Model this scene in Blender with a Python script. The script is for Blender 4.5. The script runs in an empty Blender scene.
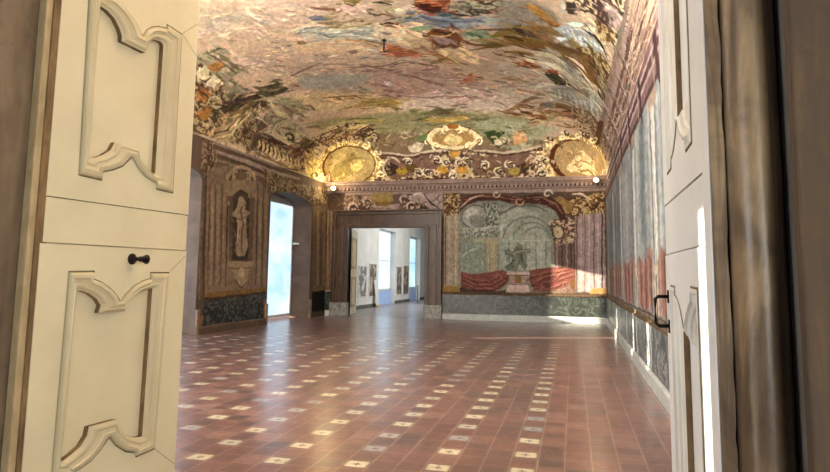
import bpy, bmesh, math, random
import numpy as np
from mathutils import Vector, Matrix, noise as mnoise
S = bpy.context.scene; COL = S.collection
PI = math.pi
# ------------------------------------------------------------------ helpers
def lin(c):
    c = np.asarray(c, dtype=float) / 255.0
    return np.where(c <= .04045, c / 12.92, ((c + .055) / 1.055) ** 2.4)
def L4(c):
    a = lin(c); return (float(a[0]), float(a[1]), float(a[2]), 1.0)
def tag(o, label=None, cat=None, group=None, kind=None):
    if label: o['label'] = label
    if cat: o['category'] = cat
    if group: o['group'] = group
    if kind: o['kind'] = kind
    return o
def empty(name, loc=(0, 0, 0), rotz=0):
    o = bpy.data.objects.new(name, None); COL.objects.link(o)
    o.location = loc; o.rotation_euler = (0, 0, rotz); o.empty_display_size = .1
    return o
def obj(name, bm, mats, parent=None, smooth=False, bevel=0, seg=2):
    me = bpy.data.meshes.new(name)
    bmesh.ops.recalc_face_normals(bm, faces=bm.faces[:])
    bm.to_mesh(me); bm.free()
    for m in (mats if isinstance(mats, (list, tuple)) else [mats]): me.materials.append(m)
    o = bpy.data.objects.new(name, me); COL.objects.link(o)
    if parent: o.parent = parent
    if smooth:
        for p in me.polygons: p.use_smooth = True
    if bevel:
        b = o.modifiers.new('bevel', 'BEVEL'); b.width = bevel; b.segments = seg; b.limit_method = 'ANGLE'
    return o
def struct(name, bm, mats, parent=None, **k):
    o = obj(name, bm, mats, parent, **k); o['kind'] = 'structure'; return o
def NB(): return bmesh.new()
def box(bm, x0, x1, y0, y1, z0, z1, mi=0, M=None):
    v = [bm.verts.new(p) for p in ((x0,y0,z0),(x1,y0,z0),(x1,y1,z0),(x0,y1,z0),(x0,y0,z1),(x1,y0,z1),(x1,y1,z1),(x0,y1,z1))]
    if M is not None:
        for q in v: q.co = M @ q.co
    for f in ((0,3,2,1),(4,5,6,7),(0,1,5,4),(1,2,6,5),(2,3,7,6),(3,0,4,7)):
        bm.faces.new([v[i] for i in f]).material_index = mi
    return bm
def extrude_profile(bm, prof, a, b, fn, mi=0, cap=True):
    """closed profile list (u,v) swept from a to b; fn(t,u,v) -> point"""
    A = [bm.verts.new(fn(a, u, v)) for u, v in prof]; B = [bm.verts.new(fn(b, u, v)) for u, v in prof]
    n = len(prof)
    for i in range(n): bm.faces.new((A[i], A[(i+1) % n], B[(i+1) % n], B[i])).material_index = mi
    if cap: bm.faces.new(A).material_index = mi; bm.faces.new(B[::-1]).material_index = mi
def lathe(bm, prof, M=Matrix(), n=24, mi=0):
    rings = []
    for r, z in prof:
        rings.append([bm.verts.new(M @ Vector((r*math.cos(2*PI*i/n), r*math.sin(2*PI*i/n), z))) for i in range(n)])
    for a, b in zip(rings, rings[1:]):
        for i in range(n): bm.faces.new((a[i], a[(i+1) % n], b[(i+1) % n], b[i])).material_index = mi
    bm.faces.new(rings[0][::-1]).material_index = mi; bm.faces.new(rings[-1]).material_index = mi
def tube(bm, pts, r, n=10, mi=0):
    pts = [Vector(p) for p in pts]; rings = []
    for i, p in enumerate(pts):
        d = (pts[min(i+1, len(pts)-1)] - pts[max(i-1, 0)]).normalized()
        u = d.cross(Vector((0, 0, 1)));
        if u.length < .1: u = d.cross(Vector((1, 0, 0)))
        u.normalize(); w = d.cross(u); rr = r[i] if isinstance(r, (list, tuple)) else r
        rings.append([bm.verts.new(p + rr*(u*math.cos(2*PI*k/n) + w*math.sin(2*PI*k/n))) for k in range(n)])
    for a, b in zip(rings, rings[1:]):
        for k in range(n): bm.faces.new((a[k], a[(k+1) % n], b[(k+1) % n], b[k])).material_index = mi
    bm.faces.new(rings[0][::-1]).material_index = mi; bm.faces.new(rings[-1]).material_index = mi
# ------------------------------------------------------------------ materials
class G:
    def __init__(s, name):
        s.m = bpy.data.materials.new(name); s.m.use_nodes = True
        s.t = s.m.node_tree; s.n = s.t.nodes; s.p = s.n['Principled BSDF']; s.n.remove(s.p)
        s.p = s.n.new('ShaderNodeBsdfPrincipled'); s.out = [x for x in s.n if x.type == 'OUTPUT_MATERIAL'][0]
        s.t.links.new(s.p.outputs[0], s.out.inputs[0])
    def new(s, typ, **k):
        x = s.n.new(typ)
        for a, b in k.items(): setattr(x, a, b)
        return x
    def link(s, a, b): s.t.links.new(a, b)
    def val(s, sock, v):
        if hasattr(v, 'is_linked'): s.link(v, sock)
        else: sock.default_value = v
    def math(s, op, a, b=None, c=None):
        x = s.new('ShaderNodeMath', operation=op)
        s.val(x.inputs[0], a)
        if b is not None: s.val(x.inputs[1], b)
        if c is not None: s.val(x.inputs[2], c)
        return x.outputs[0]
    def coord(s, scale=(1, 1, 1), rot=(0, 0, 0)):
        tc = s.new('ShaderNodeTexCoord'); mp = s.new('ShaderNodeMapping')
        mp.inputs['Scale'].default_value = scale; mp.inputs['Rotation'].default_value = rot
        s.link(tc.outputs['Object'], mp.inputs['Vector']); return mp.outputs[0]
    def noise(s, vec, scale, detail=4, rough=.55, dist=0):
        x = s.new('ShaderNodeTexNoise'); s.link(vec, x.inputs['Vector'])
        x.inputs['Scale'].default_value = scale; x.inputs['Detail'].default_value = detail
        x.inputs['Roughness'].default_value = rough; x.inputs['Distortion'].default_value = dist
        return x.outputs['Fac']
    def ramp(s, fac, stops):
        x = s.new('ShaderNodeValToRGB'); s.link(fac, x.inputs[0]); e = x.color_ramp.elements
        e.remove(e[1]); e[0].position = stops[0][0]; e[0].color = L4(stops[0][1])
        for p, c in stops[1:]: e.new(p).color = L4(c)
        return x.outputs[0]
    def mix(s, fac, a, b, typ='MIX'):
        x = s.new('ShaderNodeMix', data_type='RGBA', blend_type=typ)
        s.val(x.inputs[0], fac); s.val(x.inputs[6], a); s.val(x.inputs[7], b); return x.outputs[2]
    def bump(s, h, strength=.3, dist=.01):
        x = s.new('ShaderNodeBump'); x.inputs['Strength'].default_value = strength; x.inputs['Distance'].default_value = dist
        s.link(h, x.inputs['Height']); s.link(x.outputs[0], s.p.inputs['Normal'])
    def base(s, c): s.val(s.p.inputs['Base Color'], c)
    def rough(s, r): s.val(s.p.inputs['Roughness'], r)
    def spec(s, v): s.p.inputs['Specular IOR Level'].default_value = v
def simple(name, c1, c2, scale=4, rough=.6, stretch=(1, 1, 1), bump=0, detail=5, dist=.4, metal=0, spec=.4):
    g = G(name); v = g.coord(stretch); n = g.noise(v, scale, detail, .6, dist)
    g.base(g.ramp(n, [(.3, c1), (.7, c2)])); g.rough(rough); g.p.inputs['Metallic'].default_value = metal; g.spec(spec)
    if bump: g.bump(g.noise(v, scale*6, 4), bump, .01)
    return g.m
def fresco_mat(name, gain=1.0):
    g = G(name); a = g.new('ShaderNodeAttribute', attribute_name='paint')
    v = g.coord(); n = g.noise(v, 9, 6, .65); n2 = g.noise(v, 1.3, 4, .6)
    f = g.ramp(n, [(.25, (228, 228, 228)), (.75, (255, 255, 255))]); f2 = g.ramp(n2, [(.3, (228, 226, 224)), (.7, (255, 255, 255))])
    c = g.mix(1.0, a.outputs['Color'], f, 'MULTIPLY'); c = g.mix(1.0, c, f2, 'MULTIPLY')
    g.base(c); g.rough(.8); g.spec(.25); g.bump(n, .08, .01); return g.m
M = {}
def build_materials():
    # terracotta floor, laid in strips with glazed inserts every third strip and second tile
    g = G('terracotta_floor'); tc = g.new('ShaderNodeTexCoord'); sp = g.new('ShaderNodeSeparateXYZ'); g.link(tc.outputs['Object'], sp.inputs[0])
    X, Y = sp.outputs[0], sp.outputs[1]
    wn = g.noise(tc.outputs['Object'], 1.1, 3); wob = g.math('MULTIPLY', g.math('SUBTRACT', wn, .5), .05)
    T = .2207; U = g.math('ADD', g.math('ADD', g.math('DIVIDE', g.math('ADD', X, .42), T), 300.5), wob)
    ui = g.math('FLOOR', U); uf = g.math('FRACT', U)
    sh = g.math('MULTIPLY', g.math('SUBTRACT', ui, 300), .148*T)
    V = g.math('ADD', g.math('DIVIDE', g.math('SUBTRACT', g.math('SUBTRACT', Y, sh), 5.70), .239), 200.5); V = g.math('ADD', V, wob)
    vi = g.math('FLOOR', V); vf = g.math('FRACT', V)
    def edge(f): return g.math('SUBTRACT', .5, g.math('ABSOLUTE', g.math('SUBTRACT', f, .5)))
    eu, ev = edge(uf), edge(vf); e = g.math('MINIMUM', eu, ev)
    cell = g.new('ShaderNodeCombineXYZ'); g.link(ui, cell.inputs[0]); g.link(vi, cell.inputs[1])
    wnz = g.new('ShaderNodeTexWhiteNoise', noise_dimensions='3D'); g.link(cell.outputs[0], wnz.inputs['Vector']); rnd = wnz.outputs['Value']
    v = tc.outputs['Object']; big = g.noise(v, .35, 4, .6); fine = g.noise(v, 14, 6, .7); mid = g.noise(v, 3, 5, .6)
    tile = g.ramp(rnd, [(0, (108, 88, 88)), (.12, (122, 94, 92)), (.5, (134, 99, 94)), (.85, (144, 107, 100)), (1, (158, 124, 114))])
    tile = g.mix(1, tile, g.ramp(fine, [(.25, (190, 186, 184)), (.75, (255, 255, 255))]), 'MULTIPLY')
    tile = g.mix(g.ramp(mid, [(.5, (0, 0, 0)), (.9, (70, 70, 70))]), tile, L4((120, 104, 100)))
    tile = g.mix(1, tile, g.ramp(big, [(.3, (214, 208, 208)), (.7, (255, 255, 255))]), 'MULTIPLY')
    # inserts
    um = g.math('LESS_THAN', g.math('MODULO', ui, 3), .5); vm = g.math('LESS_THAN', g.math('MODULO', vi, 2), .5)
    ins = g.math('MULTIPLY', um, vm)
    ins = g.math('MULTIPLY', ins, g.math('MULTIPLY', g.math('GREATER_THAN', eu, .07), g.math('GREATER_THAN', ev, .17)))
    ins = g.math('MULTIPLY', ins, g.math('LESS_THAN', X, -.25)); ins = g.math('MULTIPLY', ins, g.math('LESS_THAN', Y, 14.9)); ins = g.math('MULTIPLY', ins, g.math('GREATER_THAN', X, -8.7))
    wn2 = g.new('ShaderNodeTexWhiteNoise', noise_dimensions='4D'); g.link(cell.outputs[0], wn2.inputs['Vector']); wn2.inputs['W'].default_value = 3
    ic = g.ramp(wn2.outputs['Value'], [(0, (150, 152, 160)), (.25, (190, 188, 174)), (.6, (208, 202, 172)), (1, (220, 214, 188))])
    du = g.math('SUBTRACT', uf, .5); dv = g.math('SUBTRACT', vf, .5)
    rr = g.math('SQRT', g.math('ADD', g.math('MULTIPLY', du, du), g.math('MULTIPLY', dv, dv)))
    ang = g.math('ARCTAN2', dv, du); pet = g.math('MULTIPLY', g.math('ABSOLUTE', g.math('COSINE', g.math('MULTIPLY', ang, 2))), .11)
    fl = g.math('LESS_THAN', rr, g.math('ADD', pet, .05))
    bd = g.math('MULTIPLY', g.math('LESS_THAN', eu, .13), .45)
    ic = g.mix(g.math('MULTIPLY', fl, .75), ic, L4((70, 80, 98))); ic = g.mix(bd, ic, L4((120, 122, 104)))
    ic = g.mix(1, ic, g.ramp(fine, [(.3, (196, 192, 186)), (.65, (255, 255, 255))]), 'MULTIPLY')
    c = g.mix(ins, tile, ic)
    jn = g.math('LESS_THAN', g.math('MINIMUM', g.math('MULTIPLY', eu, .7), ev), g.math('MULTIPLY', mid, .045))
    c = g.mix(g.math('MULTIPLY', jn, .5), c, L4((160, 136, 122)))
    g.base(c)
    g.rough(g.math('ADD', g.math('MULTIPLY', mid, .22), g.math('ADD', g.math('MULTIPLY', rnd, .12), .2))); g.spec(.5); g.p.inputs['Coat Weight'].default_value = .8; g.p.inputs['Coat Roughness'].default_value = .24; g.p.inputs['Coat IOR'].default_value = 1.6
    hgt = g.math('ADD', g.math('MULTIPLY', g.math('SMOOTH_MIN', e, .05, .03), 1.5), g.math('MULTIPLY', big, .6))
    g.bump(hgt, .18, .008); M['floor'] = g.m
    # pale stone floor of the far room
    M['far_floor'] = simple('stone_floor', (120, 112, 116), (150, 142, 146), 2, .3)
    # veined brown alabaster of the door surround
    def alab(name, dark, midc, light, sc=1.0, ro=.35):
        g = G(name); v = g.coord((7*sc, 7*sc, .55*sc)); n = g.noise(v, 1.2, 7, .6, 1.2); v2 = g.coord((2, 2, 1.2)); n2 = g.noise(v2, 2.2, 5, .6, .8)
        w = g.math('FRACT', g.math('MULTIPLY', n, 3.4))
        w = g.math('ABSOLUTE', g.math('SUBTRACT', w, .5))
        f = g.math('ADD', g.math('MULTIPLY', w, .5), g.math('MULTIPLY', n2, .8))
        col = g.ramp(f, [(.18, dark), (.5, midc), (.82, light)])
        st = g.noise(g.coord((5, 5, 5)), 1.5, 6, .7, .5); col = g.mix(g.ramp(st, [(.56, (0, 0, 0)), (.72, (150, 150, 150))]), col, L4(tuple(int(x*.6) for x in dark)))
        g.base(col); g.rough(g.math('ADD', g.math('MULTIPLY', n2, .25), ro-.1)); g.bump(st, .15, .01); return g.m
    M['alab'] = alab('brown_veined_alabaster', (48, 38, 28), (98, 80, 59), (156, 132, 97))
    M['alab_dark'] = alab('dark_brown_alabaster', (44, 33, 21), (72, 55, 36), (100, 78, 52), .8, .75)
    M['alab_left'] = alab('mottled_grey_brown_alabaster', (70, 58, 46), (104, 90, 72), (130, 114, 92), .5, .6)
    M['red_marble'] = alab('red_brown_marble', (36, 25, 16), (64, 45, 29), (94, 70, 46), .8)
    # marbles
    def veined(name, a, b, vein, sc=3, ro=.35, va=.8):
        g = G(name); v = g.coord(); n = g.noise(v, sc, 7, .65, .8); x = g.noise(v, sc*.8, 6, .6, 1.6)
        d = g.math('ABSOLUTE', g.math('SUBTRACT', x, .5)); col = g.ramp(n, [(.3, a), (.7, b)])
        col = g.mix(g.math('MULTIPLY', g.math('SUBTRACT', 1, g.math('SMOOTH_MIN', g.math('MULTIPLY', d, 38), 1, .2)), va), col, L4(vein))
        g.base(col); g.rough(ro); return g.m
    M['green_marble'] = veined('green_veined_marble', (26, 31, 28), (48, 55, 49), (112, 120, 108), 3.2, .3, .6)
    M['grey_marble'] = veined('grey_blue_marble', (48, 55, 60), (78, 88, 92), (190, 196, 192), 2.6, .35, .9)
    M['plinth'] = veined('mottled_grey_plinth_stone', (70, 70, 66), (150, 152, 144), (206, 206, 196), 7, .5, .5)
    M['pale_stone'] = veined('pale_grey_stone', (148, 154, 152), (184, 190, 184), (120, 126, 124), 2, .45, .4)
    M['cornice'] = simple('mauve_cornice_plaster', (124, 104, 94), (164, 142, 128), 5, .7, (1, 1, 1), .05)
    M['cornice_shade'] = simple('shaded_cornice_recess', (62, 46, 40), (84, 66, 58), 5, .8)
    M['plaster'] = simple('worn_grey_brown_plaster', (112, 100, 88), (140, 128, 114), 3, .8, (1, 1, 1), .2)
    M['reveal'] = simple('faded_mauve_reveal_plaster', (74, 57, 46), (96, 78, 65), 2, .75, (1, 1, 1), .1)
    M['far_wall'] = simple('off_white_plaster', (192, 192, 186), (208, 208, 202), 1.5, .8)
    M['blue_shadow'] = simple('apron_blue_shadow', (150, 178, 222), (168, 192, 230), 2, .6)  # bluish shadow below the far windows, put into the colour
    M['far_base'] = simple('grey_green_skirting', (70, 74, 68), (92, 96, 88), 3, .5)
    # paint
    def paint(name, a, b, dirt, ro=.38):
        g = G(name); v = g.coord(); n = g.noise(v, 2.2, 5); col = g.ramp(n, [(.3, a), (.7, b)])
        d = g.noise(v, 9, 8, .75, .4); col = g.mix(g.ramp(d, [(.66, (0, 0, 0)), (.78, (130, 130, 130))]), col, L4(dirt))
        sp_ = g.noise(v, 38, 3, .6); col = g.mix(g.ramp(sp_, [(.72, (0, 0, 0)), (.76, (150, 150, 150))]), col, L4(dirt))
        g.base(col); g.rough(ro); g.bump(g.noise(g.coord((14, 14, 2)), 3, 4), .06, .006); return g.m
    M['cream'] = paint('cream_gloss_paint', (214, 206, 172), (226, 218, 186), (176, 160, 122))
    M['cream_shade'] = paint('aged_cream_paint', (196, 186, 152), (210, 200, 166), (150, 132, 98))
    M['pale'] = paint('pale_grey_white_paint', (208, 213, 212), (222, 226, 226), (166, 162, 150))
    M['pale_mould'] = paint('aged_ivory_paint', (196, 197, 188), (212, 213, 204), (146, 134, 112))
    M['groove'] = simple('dark_groove_paint', (112, 100, 76), (158, 146, 116), 9, .6)  # darker tone for moulding grooves and mitre seams
    M['worn'] = simple('bare_brown_wood', (92, 72, 48), (150, 122, 84), 5, .75, (3, 3, 1), .2)
    M['tan'] = simple('tan_wood_bead', (158, 140, 104), (190, 172, 134), 6, .6, (3, 3, 1), .1)
    M['iron'] = simple('black_iron', (22, 20, 18), (40, 36, 32), 12, .4, metal=.6)
    M['white_frame'] = simple('white_window_paint', (190, 194, 192), (214, 216, 212), 3, .45)
    M['steel'] = simple('brushed_steel', (120, 122, 124), (150, 152, 154), 8, .3, metal=.9)
    M['lamp_body'] = simple('brown_lamp_housing', (60, 48, 36), (86, 70, 52), 6, .5, metal=.4)
    def glow(name, a, b, strength, sc=(1, .6, .5), detail=3):
        g = G(name); v = g.coord(sc); n = g.noise(v, 1.6, detail); c = g.ramp(n, [(.35, a), (.65, b)])
        g.base(L4((200, 215, 225))); g.link(c, g.p.inputs['Emission Color']); g.p.inputs['Emission Strength'].default_value = strength; g.rough(.25); return g.m
    M['pane'] = glow('daylit_frosted_glass', (150, 206, 250), (226, 242, 252), WIN, (1, .5, .9))
    M['pane_far'] = glow('daylit_far_glass', (150, 208, 252), (214, 238, 254), WIN*.9, (1, .4, .7))
    M['pane_bright'] = glow('bright_daylit_glass', (150, 206, 250), (226, 242, 252), WIN2, (1, .5, .9))
    M['bulb'] = glow('lit_bulb_glass', (255, 206, 130), (255, 226, 170), 7)
    def poster(name, bg, dark, seed):
        g = G(name); tc = g.new('ShaderNodeTexCoord'); mp = g.new('ShaderNodeMapping'); g.link(tc.outputs['Object'], mp.inputs[0])
        mp.inputs['Location'].default_value = (seed*3.7, seed*1.3, seed); n = g.noise(mp.outputs[0], 3.4, 2, .5); n2 = g.noise(mp.outputs[0], 9, 2)
        c = g.ramp(n, [(.44, bg), (.52, dark)]); c = g.mix(g.math('MULTIPLY', g.math('GREATER_THAN', n2, .55), .5), c, L4(dark)); g.base(c); g.rough(.5); return g.m
    for i, (bg, dk) in enumerate((((196, 196, 190), (110, 108, 104)), ((170, 160, 146), (96, 84, 74)), ((152, 142, 126), (84, 76, 66)), ((158, 144, 124), (88, 76, 64)))): M['poster%d' % i] = poster('printed_poster_%s' % 'abcd'[i], bg, dk, i+1)
    M['fresco'] = fresco_mat('fresco_paint')
    M['dark'] = simple('dark_gap', (14, 11, 9), (24, 19, 15), 4, .9)  # near-black colour paints in the shade of the deep jamb gap

WIN = 1.1; WIN2 = 5.0; GV = (1.62, 1.76, 1.66); GB = .95; GR = .98; GL = .88; HX, HY = -4.81, 15.29
WORLD = .25; SUN = 32.0; LW = 1.15; LC = 2.7; LF = 1.15; LN = 2.6; LN2 = 2.0; LL = 1.15; LU = 2.9; LB = 2.6; EXPO = 0.05

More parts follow.
